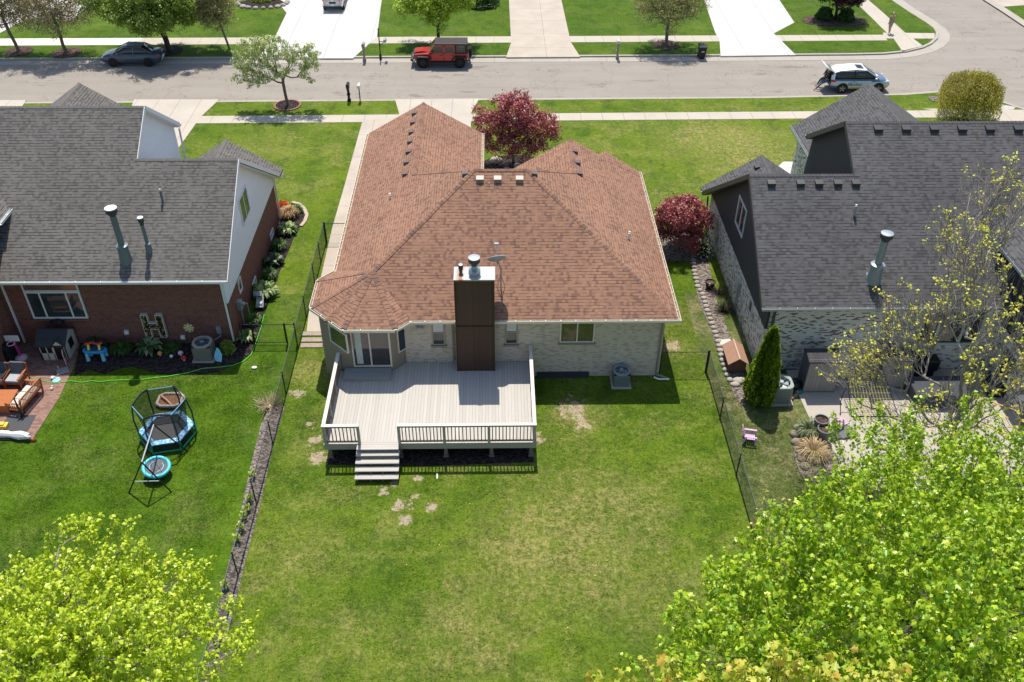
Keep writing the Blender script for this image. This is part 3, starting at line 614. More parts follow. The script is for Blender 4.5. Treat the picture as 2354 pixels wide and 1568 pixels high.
for X, y1 in ((DX0+.06, 31.75), (DX1-.06, 32.2)):
    rail_run((X,yr+.08,0), (X,y1,0)); k = 3
    for i in range(1, k+1): post(X, yr+(y1-yr)*i/k-.02)
    n = int((y1-yr)/.147)
    for i in range(1, n):
        if X < 0 or i % 2: bal(Vector((X, yr+(y1-yr)*i/n, 0)))
# a broad bench step at the sliding door, and the flight of steps
b = B(); b.box(-6.75, 31.0, dz, -4.72, 31.66, dz+.17); b.build('door_step', m_deckp, t); 
B().box(-6.78, 30.97, dz+.17, -4.69, 31.68, dz+.2).build('door_step_tread', boards('step_boards', (.30,.30,.29), .13, .05, vert=False, var=.1), t)
m_tread = boards('tread_boards', (.44,.415,.375), .14, .06, vert=False, var=.1, dark=.5)
SX0, SX1 = -5.72, -3.99; hs = [dz, .74, .58, .42, .26]; ys = [26.95, 26.66, 26.38, 26.10, 25.82]
for i, (z, y) in enumerate(zip(hs, ys)):
    b = B(); b.box(SX0-.02*(i>0), y-.15-(.1 if i == 0 else .0), z-.045+(0.002 if i == 0 else 0), SX1+.02*(i>0), y+.13+(.1 if i==0 else 0), z+(.003 if i == 0 else 0)); b.build('tread', m_tread, t)
for x in (SX0+.08, SX0+.62, SX1-.62, SX1-.08):
    b = B(); b.add([(x-.02,25.75,0),(x-.02,26.95,dz-.3),(x-.02,26.95,dz-.06),(x-.02,25.72,.2),(x+.02,25.75,0),(x+.02,26.95,dz-.3),(x+.02,26.95,dz-.06),(x+.02,25.72,.2)], [(0,1,2,3),(7,6,5,4),(0,4,5,1),(1,5,6,2),(2,6,7,3),(3,7,4,0)]); b.build('stringer', m_baluster, t)
b = B(); b.box(SX0, 26.5, -.05, SX1, 26.54, .68); b.build('riser_panel', m_baluster, t)
# ---------------------------------------------------------------- the red brick house on the left
t = thing('brick_house', 'red brick house with weathered grey roof and white gable, at the left', 'house', (-20, 41, 0)); SR = .655
zb = lambda y: 4.0+SR*(y-34.45)
b = B(); b.prism([(-34,34.97),(-12.55,34.97),(-12.55,46.5),(-18,46.5),(-18,47),(-34,47)], -.3, 2.35); b.prism([(-34,34.97),(-12.63,34.97),(-12.63,36),(-34,36)], 2.35, 3.85); b.build('wall', m_brR, t)
RX = -12.12
rf = B(); zr2, y2 = 7.40, 39.64; zr1, y1 = 8.97, 42.04
rf.slab([(-36,34.45,4.0),(RX,34.45,4.0),(RX,y2,zr2),(-17.05,y2,zr2),(-17.05,y2+.001,zr2),(-36,y2,zr2)], .16)
rf.slab([(-36,y2,zr2),(-16.88,y2,zr2),(-16.88,y1,zr1),(-36,y1,zr1)], .16)
rf.slab([(-36,y1,zr1),(-16.88,y1,zr1),(-16.88,46.1,6.2),(-36,46.1,6.2)], .16)
rf.slab([(RX,y2,zr2),(-17.2,y2,zr2),(-17.2,46.6,2.85),(RX+.12,46.6,2.85)], .16)
rf.slab([(-14.85,46.85,4.9),(-14.85,43.5,4.9),(RX+.15,46.1,3.12),(RX+.15,46.85,3.12)], .12); rf.slab([(-14.85,46.85,4.9),(-14.85,43.5,4.9),(-17.7,46.2,3.05),(-17.7,46.85,3.05)], .12)
rf.slab([(-24,51.25,6.35),(-24,46,6.35),(-19.2,46,3.2),(-19.2,51.25,3.2)], .14); rf.slab([(-24,51.25,6.35),(-24,46,6.35),(-28.8,46,3.2),(-28.8,51.25,3.2)], .14)
rf.slab([(-17.2,46.1,3.5),(-15.9,46.1,3.5),(-15.7,47.6,2.6),(-17.4,47.6,2.6)], .1)
rf.build('roof', m_shG, t)
cp = B(); caps(cp, (-36,y1,zr1), (-16.88,y1,zr1), (0,-SR,1), (0,SR,1)); caps(cp, (-17.0,y2,zr2), (RX,y2,zr2), (0,-SR,1), (0,SR,1))
caps(cp, (-14.85,46.85,4.9), (-14.85,43.5,4.9), (-.65,0,1), (.65,0,1)); caps(cp, (-24,51.25,6.35), (-24,46,6.35), (-.65,0,1), (.65,0,1)); buildcaps(m_capG, t)
# white gables
g = B(); X = -12.50
g.add([(X,34.93,2.35),(X,46.55,2.35),(X,46.5,2.9),(X,y2,zr2-.17),(X,34.93,3.9)], [(0,1,2,3,4)]); g.add([(X-.1,34.93,2.35),(X,34.93,2.35),(X,34.93,3.9),(X-.1,34.93,3.9)], [(0,1,2,3)])
g.add([(-17.2,y2-.5,6.5),(-17.2,46,3.0),(-17.2,46,6.2),(-17.2,y1,zr1-.15),(-17.2,y2,zr2)], [(0,1,2,3,4)]); g.add([(-36,46,2),(-17.2,46,2),(-17.2,46,6.1),(-36,46,6.1)], [(3,2,1,0)])
g.build('gable_siding', m_sidW, t)
b = B(); b.prism([(-28.4,46),(-19.6,46),(-19.6,50.9),(-28.4,50.9)], -.1, 3.2); b.build('garage_wall', m_brR, t)
f = B()
for p, q in (((RX,34.45,3.93),(RX,y2,zr2-.07)), ((RX,y2,zr2-.07),(RX+.12,46.6,2.78)), ((-16.88,y2,zr2-.05),(-16.88,y1,zr1-.07)), ((-16.88,y1,zr1-.07),(-16.88,46.1,6.13))):
    f = B(); f.beam(p, q, .03, .2); f.build('rake_board', m_white, t)
for p, q in (((RX-.2,34.5,3.80),(RX-.2,y2,zr2-.25)), ((RX-.2,y2,zr2-.25),(RX-.1,46.6,2.62)), ((-17.05,y1,zr1-.22),(-17.05,46.1,5.98))): f = B(); f.beam(p, q, .36, .02); f.build('rake_soffit', m_white, t)
gutter('gutter', (-36,34.45,3.98), (RX,34.45,3.98), t, m_white, (0,-1,0), plain('gutter_metal', (.5,.5,.48), .5), seg=1.1)
gutter('gutter', (-17.2,46.6,2.83), (RX+.15,46.62,2.83), t, m_white, (0,1,0)); gutter('gutter', (-36,46.1,6.18), (-16.85,46.1,6.18), t, m_white, (0,1,0))
for a, c in (((505,650),(537,780)), ((2,652),(62,797))):
    p = YP(*a, 34.9); q = YP(*c, 34.9); d = B(); d.beam((q.x,34.89,3.6),(q.x,34.89,.15),.07,.1,(0,1,0)); d.beam((q.x,34.89,3.62),(q.x,34.5,3.9),.07,.08); d.build('downspout', m_white, t)
d = B(); d.beam((-12.42,46.3,2.7),(-12.42,46.3,.2),.07,.08,(0,1,0)); d.build('downspout', m_white, t); d = B(); d.beam((-16.9,45.9,6),(-16.95,45.9,3.6),.08,.08,(0,1,0)); d.build('downspout', m_white, t)
a = YP(78.4,731.5,34.95); c = YP(204.2,731.5,34.95); z1 = 3.08; m_glR = glass('living_room_glass', (.035,.05,.055), .05)
wn = window(t, a, (1,0,0), c.x-a.x, z1-a.z, (0,-1,0), m_white, m_glR, fw=.08, vert=(.26,.74), sill=m_brR)
window(t, (a.x,34.95,3.10), (1,0,0), c.x-a.x, .62, (0,-1,0), m_white, glass('transom_glass', (.18,.10,.07), .1), fw=.06, name='transom_window')
p0 = XP(559,521,-12.5); p1 = XP(563,424,-12.5); window(t, (-12.5, p0.y, p0.z), (0,1,0), p1.y-p0.y, p1.z-p0.z, (1,0,0), m_white, m_glassG, fw=.08, vert=(.5,))
p0 = XP(547,658,-12.55); window(t, (-12.55, p0.y, 1.45), (0,1,0), .55, .75, (1,0,0), m_white, m_glass, fw=.07)
for x, y in ((586,664),(627,556)):
    p0 = XP(x,y,-12.55); window(t, (-12.55, p0.y-.35, max(.15,p0.z-.15)), (0,1,0), .8, .4, (1,0,0), m_white, plain('glass_block', (.3,.42,.42), .3), fw=.05, vert=(.5,))
p0 = XP(551,720,-12.55); b = B(); b.box(-12.55,p0.y-.15,1.0,-12.35,p0.y+.15,1.5); b.lathe([(.1,0),(.1,.1),(.06,.16)],(-12.35,p0.y,1.32),14,(1,0,0)); b.build('electric_meter', m_gmet, t)
b = B(); b.tube([(-12.42,p0.y-.05,1.0),(-12.42,p0.y-.05,.1)], .035); b.tube([(-12.4,p0.y+.3,1.1),(-12.2,p0.y+.35,1.1),(-12.2,p0.y+.35,.1)], .03); b.build('meter_conduit', m_gmet, t)
p0 = YP(504,757,34.97); b = B(); b.box(p0.x-.1,34.84,p0.z-.18,p0.x+.1,34.97,p0.z+.2); b.tube([(p0.x,34.9,p0.z-.18),(p0.x+.05,34.85,.5),(p0.x-.2,34.6,.45)], .025); b.build('disconnect_box', m_gmet, t)
for x, y in ((292,762),(421.5,773.5)):
    p0 = YP(x,y,34.97); b = B(); b.box(p0.x-.1,34.86,p0.z-.1,p0.x+.1,34.97,p0.z+.1); b.build('dryer_vent', m_white, t)
pl = ((0,34.45,4.0),(0,-SR,1)); m_dkg = plain('dull_grey_pipe', (.15,.19,.20), .45, .3, .4)
flue(t, RP(290,597,*pl), 478, .14, .26, collar=.72, m=m_dkg, capm=m_white); flue(t, RP(343,575,*pl), 500, .08, .13, collar=.3, m=m_dkg, capm=m_white); flue(t, RP(374,462,*pl), 435, .055, 0, name='vent_pipe', m=m_dkg)
# the wing that comes towards the camera at the picture's left edge
b = B(); b.slab([(-22.45,38.0,6.0),(-22.45,30.0,6.0),(-28,30.0,9.6),(-28,43.2,9.6)], .16); b.build('wing_roof', m_shG, t)
gutter('gutter', (-22.45,37.7,5.98), (-22.45,36.2,5.98), t, m_white, (1,0,0))
B().prism([(-27,30),(-22.85,30),(-22.85,37.8),(-27,37.8)], 3.95, 5.86).build('wing_siding', m_sidK, t); B().prism([(-27,30.02),(-22.87,30.02),(-22.87,34.95),(-27,34.95)], -.3, 3.95).build('wing_wall', m_brR, t)  # charcoal on this upper wing wall paints its shade

# ---------------------------------------------------------------- the whitewashed house on the right
t = thing('brick_house', 'whitewashed brick house with charcoal roofs and dark gables, at the right', 'house', (20, 41, 0)); ST = .70
ye, zE = 32.4, 3.8; yr2, zr2 = 37.72, 7.5; yr1, zr1 = 40.1, 9.0; LX = 11.75
b = B(); b.prism([(12.2,32.65),(34,32.65),(34,45),(12.2,45)], -.3, 2.45); b.prism([(12.28,32.65),(34,32.65),(34,33.5),(12.28,33.5)], 2.45, 3.7)
b.prism([(18.05,45),(25.4,45),(25.4,49.9),(18.05,49.9)], -.3, 3.95); b.prism([(12.2,45),(17.4,45),(17.4,45.4),(12.2,45.4)], -.3, 2.3); b.build('wall', m_brW, t)
rf = B()
rf.slab([(LX,ye,zE),(36,ye,zE),(36,yr2,zr2),(LX,yr2,zr2)], .16); rf.slab([(16.6,yr2,zr2),(36,yr2,zr2),(36,yr1,zr1),(16.6,yr1,zr1)], .16)
rf.slab([(16.6,yr1,zr1),(36,yr1,zr1),(36,44.7,6.1),(16.6,44.7,6.1)], .16); rf.slab([(LX,yr2,zr2),(19,yr2,zr2),(19,45.3,2.4),(LX-.1,45.3,2.4)], .16)
rf.slab([(14.8,45.9,4.35),(14.8,42.3,4.35),(LX-.1,45.2,2.38),(LX-.1,45.9,2.38)], .12); rf.slab([(14.8,45.9,4.35),(14.8,42.3,4.35),(17.85,45.2,2.38),(17.85,45.9,2.38)], .12)
rf.slab([(21.7,50.4,6.62),(21.7,44,6.62),(17.7,46.4,4.0),(17.7,50.35,4.0)], .14); rf.slab([(21.7,50.4,6.62),(21.7,44,6.62),(25.7,46.4,4.0),(25.7,50.35,4.0)], .14)
rf.slab([(17.7,46.4,4.0),(21.7,44,6.62),(19.2,44.6,5.0),(18.6,45.6,4.4)], .1)
rf.build('roof', m_shK, t)
cp = B(); ns = ((0,-.66,1), (0,.66,1)); es = ((-.65,0,1), (.65,0,1))
caps(cp, (LX,yr2,zr2), (16.9,yr2,zr2), *ns); caps(cp, (16.6,yr1,zr1), (36,yr1,zr1), *ns); caps(cp, (14.8,45.9,4.35), (14.8,42.2,4.35), *es); caps(cp, (21.7,50.4,6.62), (21.7,44.2,6.62), *es); buildcaps(m_capK, t)
g = B(); X = 12.14
g.add([(X,32.6,2.45),(X,45.1,2.35),(X,yr2,zr2-.17),(X,32.6,3.6)], [(3,2,1,0)]); g.add([(X,32.6,2.45),(X+.12,32.6,2.45),(X+.12,32.6,3.7),(X,32.6,3.6)], [(0,1,2,3)])
g.add([(16.95,yr2-.4,7),(16.95,45,2.6),(16.95,44.65,6.1),(16.95,yr1,zr1-.15),(16.95,yr2,zr2)], [(4,3,2,1,0)]); g.add([(17,44.65,2),(36,44.65,2),(36,44.65,6),(17,44.65,6)], [(0,1,2,3)]); g.build('gable_siding', m_sidK, t)
f = B()
for p, q in (((LX,ye,zE-.08),(LX,yr2,zr2-.08)), ((LX,yr2,zr2-.08),(LX-.1,45.3,2.32)), ((16.6,yr2,zr2-.05),(16.6,yr1,zr1-.08)), ((16.6,yr1,zr1-.08),(16.6,44.7,6.02))): f = B(); f.beam(p, q, .03, .22); f.build('rake_board', m_fascK, t)
for p, q in (((LX+.2,ye,zE-.2),(LX+.2,yr2,zr2-.22)), ((LX+.2,yr2,zr2-.22),(LX+.1,45.3,2.18)), ((16.78,yr1,zr1-.22),(16.78,44.7,5.88))): f = B(); f.beam(p, q, .38, .02); f.build('rake_soffit', m_fascK, t)
gutter('gutter', (LX,ye,zE-.02), (36,ye,zE-.02), t, m_gmet, (0,-1,0), plain('ochre_gutter_debris', (.35,.25,.12), .9), seg=.78); gutter('gutter', (17.7,46.4,3.98), (17.7,50.35,3.98), t, m_gmet, (-1,0,0))
gutter('gutter', (16.55,44.7,6.08), (36,44.7,6.08), t, m_gmet, (0,1,0)); gutter('gutter', (LX-.12,45.32,2.36), (18,45.32,2.36), t, m_gmet, (0,1,0))
d = B(); d.beam((12.45,32.58,3.5),(12.45,32.58,.1),.09,.1,(0,1,0)); d.build('downspout', m_fascK, t); d = B(); d.beam((11.95,45.1,2.2),(12.1,45.1,.1),.08,.08,(0,1,0)); d.build('downspout', m_fascK, t)
m_wgrey = plain('grey_window_frame', (.50,.54,.56), .4)
window(t, (12.14,38.2,3.75), (0,1,0), 1.6, 1.55, (-1,0,0), m_wgrey, m_glass, fw=.09, vert=(.5,))
p0 = XP(1728,722,12.2); window(t, (12.2,p0.y,1.5), (0,1,0), .6, .8, (-1,0,0), m_wgrey, m_glass, fw=.07)
p0 = XP(1690,716,12.2); b = B(); b.box(12.02,p0.y-.15,1.2,12.2,p0.y+.2,1.75); b.tube([(12.1,p0.y,1.2),(12.12,p0.y,.1)], .04); b.build('electric_meter', m_gmet, t)
p0 = YP(1810,833,32.65); b = B(); b.box(p0.x-.1,32.5,p0.z-.15,p0.x+.1,32.65,p0.z+.15); b.tube([(p0.x,32.55,p0.z-.15),(p0.x-.05,32.5,.6),(p0.x-.3,32.2,.5)], .03); b.build('disconnect_box', m_gmet, t)
a = YP(2098,792,32.65); c = YP(2243,790,32.65); window(t, a, (1,0,0), c.x-a.x, 2.0, (0,-1,0), plain('sage_window_frame', (.45,.50,.43), .5), m_glass, fw=.12, vert=(.3,.7), depth=.08, sill=m_brW)
pl = ((0,ye,zE),(0,-.695,1)); flue(t, RP(2008,642,*pl), 536, .16, .27, collar=.75, m=plain('weathered_galvanised', (.26,.31,.32), .45, .4), capm=m_galv); flue(t, RP(1963,494,*pl), 471, .06, 0, name='vent_pipe', m=m_gmet)
p2 = ((0,yr1,zr1),(0,-.64,1))
for x in (1345,1537,1730,1922,2113,2308): vent(t, RP(1569.4+x/2.9974, 893/2.9974, *p2), (0,-1,0), .63, m_ventK, s=.2)
for x in (610,810,937,1067,1190): vent(t, RP(1569.4+x/2.9974, 1268/2.9974, *pl), (0,-1,0), .68, m_ventK, s=.18)
vent(t, RP(1740,386, (14.8,44,4.35), (-.65,0,1)), (-1,0,0), .65, m_ventK)
b = B(); b.slab([(22.5,36.0,5.85),(22.5,28.0,5.85),(29,28.0,10.3),(29,41.8,10.3)], .16); b.build('wing_roof', m_shK, t)
f = B(); f.beam((22.5,35.6,5.75),(22.5,28,5.75),.03,.25); f.beam((22.7,35.6,5.65),(22.7,28,5.65),.4,.02); f.build('rake_board', m_fascK, t); gutter('gutter', (22.5,35.6,5.84), (22.5,28,5.84), t, m_gmet, (-1,0,0))
b = B(); b.prism([(22.95,28),(30,28),(30,35.8),(22.95,35.8)], 2.6, 5.7); b.build('wing_siding', m_sidK, t); B().prism([(22.97,28.02),(30,28.02),(30,32.64),(22.97,32.64)], -.3, 2.6).build('wing_wall', m_brW, t)
window(t, (22.97,30.6,.6), (0,1,0), 1.3, 1.6, (-1,0,0), m_white, m_glass, fw=.1)
# ---------------------------------------------------------------- chain-link fences
m_wire = plain('black_chain_link_wire', (.02,.022,.02), .5); m_rod = plain('dark_grey_rail', (.06,.07,.07), .4, .3)
def fabric(b, a, c, z0=.04, z1=1.2, sp=.085, r=.0023):
    a, c = Vector(a), Vector(c); L = (c-a).length; d = (c-a).normalized(); h = z1-z0; nrm = Vector((-d.y, d.x, 0)); n = int(L/sp)
    for s_ in (0, 1):
        for i in range(-int(h/sp), n+1):
            u0, u1 = i*sp, i*sp+h; k0 = max(0, -u0)/h; k1 = 1-max(0, u1-L)/h
            if k1 <= k0: continue
            p0, p1 = u0+h*k0, u0+h*k1; za, zb_ = z0+h*k0, z0+h*k1
            if s_: za, zb_ = z1+z0-za, z1+z0-zb_
            P, Q = a+d*p0+nrm*.006*(s_*2-1), a+d*p1+nrm*.006*(s_*2-1); P.z, Q.z = za, zb_
            w_ = Vector((0, 0, r)); v_ = nrm*r
            b.add([P-w_, P+w_*.6+v_, P+w_*.6-v_, Q-w_, Q+w_*.6+v_, Q+w_*.6-v_], [(0,1,4,3), (1,2,5,4), (2,0,3,5)])
def fence(label, pts, name='chain_link_fence', sp=.085):
    t = thing(name, label, 'fence', (*pts[0][:2], 0), group='black chain-link fences')
    for i, (x, y) in enumerate(pts):
        b = B(); b.tube([(x,y,-.1),(x,y,1.26)], .03, 8); b.ball((x,y,1.27), .035, 8, 5); b.build('post', m_blk, t)
    b = B()
    for p, q in zip(pts[:-1], pts[1:]): b.tube([(*p,1.22),(*q,1.22)], .021, 6)
    b.build('top_rail', m_rod, t); b = B()
    for p, q in zip(pts[:-1], pts[1:]): fabric(b, (*p,0), (*q,0), sp=sp)
    b.build('wire_mesh', m_wire, t); return t
fence('long black chain-link fence with a mulch strip, between the left lawn and the middle lawn', [(LF,y) for y in (44.0,42.0,39.9,37.0,34.5,31.2,28.0,24.6,21.2,18.0,14.8,11.6,8.4)])
fence('black chain-link fence along the right edge of the middle lawn', [(RF,y) for y in (32.5,29.3,25.9,22.7,19.5,16.3,13.1,9.9)])
fence('short black chain-link fence between the brick house corner and the right boundary', [(7.62,32.5),(RF-.06,32.5)], sp=.085)
fence('short black chain-link fence across the concrete side path', [(LF+.06,44.0),(-7.12,44.0)])
t = thing('garden_gate', 'black tubular gate across the grass beside the red brick house', 'gate', (-11.2, 34.6, 0))
g0, g1, g2, g3 = G(550,747,1.2), G(576,746.5,1.2), G(651,745,1.2), G(676,744,1.2)
gy = g1.y
for x in (g0.x, g1.x, g2.x+.05, g3.x): b = B(); b.tube([(x,gy,-.1),(x,gy,1.3)], .035, 8); b.build('post', m_blk, t)
b = B(); b.tube([(g1.x+.05,gy,.12),(g1.x+.05,gy,1.2),(g2.x,gy,1.2),(g2.x,gy,.12),(g1.x+.05,gy,.12)], .022, 6); b.build('gate_frame', m_blk, t)
b = B(); fabric(b, (g1.x+.05,gy,0), (g2.x,gy,0), .12, 1.2); b.build('wire_mesh', m_wire, t)
b = B(); b.tube([(g0.x,gy,1.2),(g1.x,gy,1.2)], .02); b.tube([(g2.x,gy,1.2),(g3.x,gy,1.2)], .02); b.tube([(g3.x,gy,1.2),(LF,gy,1.2)], .02); b.build('top_rail', m_blk, t)
# ---------------------------------------------------------------- air conditioners
def aircon(label, c, s, h, body, rot=0, round_=False, fan=True):
    t = thing('air_conditioner', label, 'air conditioner', c, rot, 'outdoor air conditioner units'); k = s/2
    b = B(); b.box(-k-.08,-k-.08,0,k+.08,k+.08,.06); b.build('pad', m_patio, t, world=False)
    t_ = NT('louvred_'+body.name); u, v, _ = t_.sep(t_.uv()); f = t_.math('FRACT', t_.math('DIVIDE', v, .045)); cc = body.node_tree.nodes['Principled BSDF']
    src = body.diffuse_color[:3]; c1 = t_.mix(t_.math('LESS_THAN', f, .4), tuple(src), tuple(x*.35 for x in src)); t_.bump(f, .6, .02); lm = t_.done(c1, .5, .1)
    b = B(); r = k*.3 if round_ else k*.12; P = [(sx*(k-r)+r*math.cos(a), sy*(k-r)+r*math.sin(a)) for sx, sy, a0 in ((1,1,0),(-1,1,90),(-1,-1,180),(1,-1,270)) for a in (R_(a0), R_(a0+45), R_(a0+90))]
    b.prism(P, .06, h-.34); nP = len(P); b.add([(x*(1-.001*q), y*(1-.001*q), z_) for z_ in (h-.34, h-.08) for x, y in P for q in (0,)], [(i, (i+1) % nP, (i+1) % nP+nP, i+nP) for i in range(nP)]); b.build('casing', lm, t, world=False)
    b = B(); n = 28; ro = k*.80
    o_ = [(p[0]*1.03, p[1]*1.03) for p in P]; ring = [(ro*math.cos(6.2832*i/n), ro*math.sin(6.2832*i/n)) for i in range(n)]; outer = []
    for x, y in ring:
        m_ = k*1.03/max(abs(x), abs(y)); q = Vector((x*m_, y*m_)); cor = Vector((x, y)).normalized()*(k*1.03+.55*r); outer.append(q if q.length < cor.length else cor)
    for z_, fl_ in ((h, 1), (h-.09, 0)):
        i0 = len(b.v); b.v += [(x, y, z_) for x, y in ring]+[(q[0], q[1], z_) for q in outer]
        for i in range(n):
            j = (i+1) % n; f_ = (i0+i, i0+n+i, i0+n+j, i0+j); b.f.append(f_ if fl_ else f_[::-1])
    for i in range(n): j = (i+1) % n; b.f.append((n+i, 3*n+i, 3*n+j, n+j)); b.f.append((j, 2*n+j, 2*n+i, i))
    b.build('top_cover', body, t, world=False, bev=.006)
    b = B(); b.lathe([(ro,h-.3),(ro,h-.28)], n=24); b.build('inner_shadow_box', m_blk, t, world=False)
    b = B()
    for i in range(5):
        a = i*1.2566; b.slab([(.05*math.cos(a),.05*math.sin(a),h-.12),(ro*.9*math.cos(a-.3),ro*.9*math.sin(a-.3),h-.16),(ro*.92*math.cos(a+.4),ro*.92*math.sin(a+.4),h-.1)], .01)
    b.lathe([(.09,h-.18),(.09,h-.07)], n=14); b.build('fan', m_blk if fan else m_gmet, t, world=False)
    b = B(); b.lathe([(.085,h-.02),(.08,h+.012)], n=14)
    for i in range(8): a = i*math.pi/4; b.tube([(.08*math.cos(a),.08*math.sin(a),h-.004),(ro*math.cos(a),ro*math.sin(a),h-.006)], .005, 4)
    for rr_ in (.4,.6,.8): b.tube([(ro*rr_*math.cos(6.2832*i/24),ro*rr_*math.sin(6.2832*i/24),h-.005) for i in range(25)], .004, 4)
    b.build('fan_guard', m_gmet, t, world=False); return t
def dm(name, col, **k): m = plain(name, col, **k); m.diffuse_color = (*col, 1); return m
aircon('tan air conditioner with a white hub on its fan, by the red brick wall', G(473,820), .86, .92, dm('tan_metal', (.33,.31,.27)))
aircon('grey square air conditioner against the tan brick wall of the middle house', G(1426,880), .74, .80, dm('steel_grey_metal', (.22,.27,.28)), fan=False)
aircon('grey rounded air conditioner beside the conical evergreen', G(1788,915), .95, .98, dm('green_grey_metal', (.25,.30,.29)), round_=True, fan=False)
# ---------------------------------------------------------------- toys and furniture, left yard
def P3(x, y, z=0): return G(x, y, z)
m_playw = plain('ivory_plastic', (.60,.57,.48), .5); m_playr = boards('charcoal_plastic_roof', (.05,.052,.06), .09, .12, vert=False); m_pink = plain('pink_plastic', (.75,.42,.42), .45); m_mag = plain('magenta_plastic', (.60,.05,.30), .4); m_ppink = plain('pale_pink_plastic', (.72,.55,.60), .45)
p = P3(99,829); q = P3(160,829); x0, x1, y0, y1, hh, hr = p.x, q.x, p.y, p.y+1.25, .92, 1.38
t = thing('playhouse', 'ivory plastic playhouse with charcoal roof and open pink door on the brick patio', 'playhouse', (x0, y0, 0)); xm = x0+(x1-x0)*.55
b = B(); b.box(x0,y0,0,x0+.04,y1,hh); b.box(x1-.04,y0,0,x1,y1,hh); b.box(x0,y1-.04,0,x1,y1,hh)
for a, c in ((x0,x0+.07),(x0+.33,x0+.37),(x0+.62,x0+.7),(x1-.09,x1)): b.box(a,y0,0,c,y0+.04,hh)
b.box(x0,y0,0,x0+.66,y0+.04,.42); b.box(x0,y0,.8,x1,y0+.04,hh)
ym = (y0+y1)/2
for x in (x0,x1-.03): b.add([(x,y0,hh),(x,y1,hh),(x,ym,hr),(x+.03,y0,hh),(x+.03,y1,hh),(x+.03,ym,hr)], [(0,1,2),(5,4,3),(0,2,5,3),(1,4,5,2)])
b.add([(xm,y0-.04,hh-.05),(x1+.0,y0-.04,hh-.05),((xm+x1)/2,y0-.04,hh+.25)], [(0,1,2)]); b.build('wall', m_playw, t)
b = B(); b.slab([(x0-.1,y0-.1,hh-.03),(x1+.08,y0-.1,hh-.03),(x1+.08,ym,hr+.03),(x0-.1,ym,hr+.03)], .03); b.slab([(x0-.1,y1+.1,hh-.03),(x1+.08,y1+.1,hh-.03),(x1+.08,ym,hr+.03),(x0-.1,ym,hr+.03)], .03)
xc = (xm+x1)/2; b.slab([(xm-.05,y0-.1,hh-.02),(xc,y0-.1,hh+.3),(xc,ym-.05,hh+.3)], .02); b.slab([(x1+.05,y0-.1,hh-.02),(xc,y0-.1,hh+.3),(xc,ym-.05,hh+.3)], .02); b.build('roof', m_playr, t)
b = B(); b.box(x0+.04,y0+.045,.02,x1-.04,y0+.06,.85); b.box(x1-.001,y0+.42,.35,x1+.012,y0+.85,.85); b.build('painted_dark_opening', m_blk, t)  # black sheets paint the shaded inside of the playhouse
b = B(); b.slab([(x1-.1,y0-.02,.04),(x1+.12,y0-.42,.04),(x1+.12,y0-.42,.5),(x1-.1,y0-.02,.5)], .01)
a0, a1 = Vector((x1-.12,y0-.02,0)), Vector((x1+.06,y0-.46,0)); d = a1-a0; nn = Vector((d.y,-d.x,0)).normalized()*.03; prof = [(0,.04),(1,.04),(1,.62),(.85,.76),(.5,.84),(.15,.76),(0,.62)]
vv = [a0+d*u+Vector((0,0,z)) for u, z in prof]; n = len(vv); b = B(); b.add(vv+[v+nn for v in vv], [tuple(range(n)), tuple(range(n,2*n))[::-1]]+[((i+1)%n,i,i+n,(i+1)%n+n) for i in range(n)]); o = b.build('door', m_pink, t)
b = B()
for u, z in ((.35,.62),(.68,.62),(.35,.45),(.68,.45)): c_ = a0+d*u+Vector((0,0,z)); b.rbox(c_+nn*.5, (.045,.03,.05), rz=math.atan2(d.y,d.x))
b.build('door_window', m_blk, o)
b = B(); b.ball(((x0+x1)/2+.05,y1-.05,hr+.05), (.38,.22,.14), 10, 6, .25); b.build('black_bag', m_blk, None, loc=((x0+x1)/2,y1,hr)); tag(bpy.data.objects['black_bag'], 'crumpled black bag lying on the playhouse roof', 'bag')
c = P3(50,824); t = thing('toy_basketball_hoop', 'pink toy basketball hoop with white backboard on the brick patio', 'toy hoop', c)
b = B(); b.lathe([(.28,0),(.26,.1),(.12,.16),(.08,.18)], c, 16); b.build('base', m_ppink, t); top = P3(30,784,1.05)
b = B(); b.tube([c+Vector((0,0,.15)), c+Vector((-.02,0,.6)), c+Vector((-.05,-.05,1.1))], .055, 8); b.build('pole', m_mag, t)
b = B(); b.rbox(c+Vector((-.06,-.02,1.22)), (.33,.03,.17)); b.build('backboard', m_white, t, bev=.03)
b = B(); b.tube([c+Vector((-.06+.17*math.cos(k*.3142),-.24+.17*math.sin(k*.3142),1.08)) for k in range(21)], .02, 6); b.build('ring', m_ppink, t)
m_blu = plain('bright_blue_plastic', (.02,.30,.62), .4); m_lblu = plain('pale_blue_plastic', (.25,.60,.78), .45); m_red = plain('red_plastic', (.55,.03,.03), .4); m_yel = plain('yellow_plastic', (.80,.55,.08), .4)
c = P3(225,824); t = thing('water_table', 'blue plastic toy water table with red and yellow top in the mulch bed', 'toy table', c)
b = B(); pts = [(c.x+(.52+.05*math.cos(2*a))*math.cos(a), c.y+(.27+.06*math.cos(2*a))*math.sin(a)) for a in [k*.2618 for k in range(24)]]; b.prism(pts, .42, .56); b.build('basin', m_blu, t, bev=.03)
b = B(); b.prism([(c.x+(x-c.x)*.8, c.y+(y-c.y)*.75) for x, y in pts], .5, .567); b.build('water', glass('toy_water', (.02,.10,.16), .1), t)
for dx, dy in ((-.36,-.18),(.36,-.18),(-.36,.2),(.36,.2)): B().lathe([(.1,0),(.07,.43)], (c.x+dx,c.y+dy,0), 10).build('leg', m_lblu, t)
for dx in (-.25,.25): B().beam((c.x+dx,c.y-.05,.55),(c.x+dx,c.y+.05,.8),.09,.09).build('stand', m_yel, t)
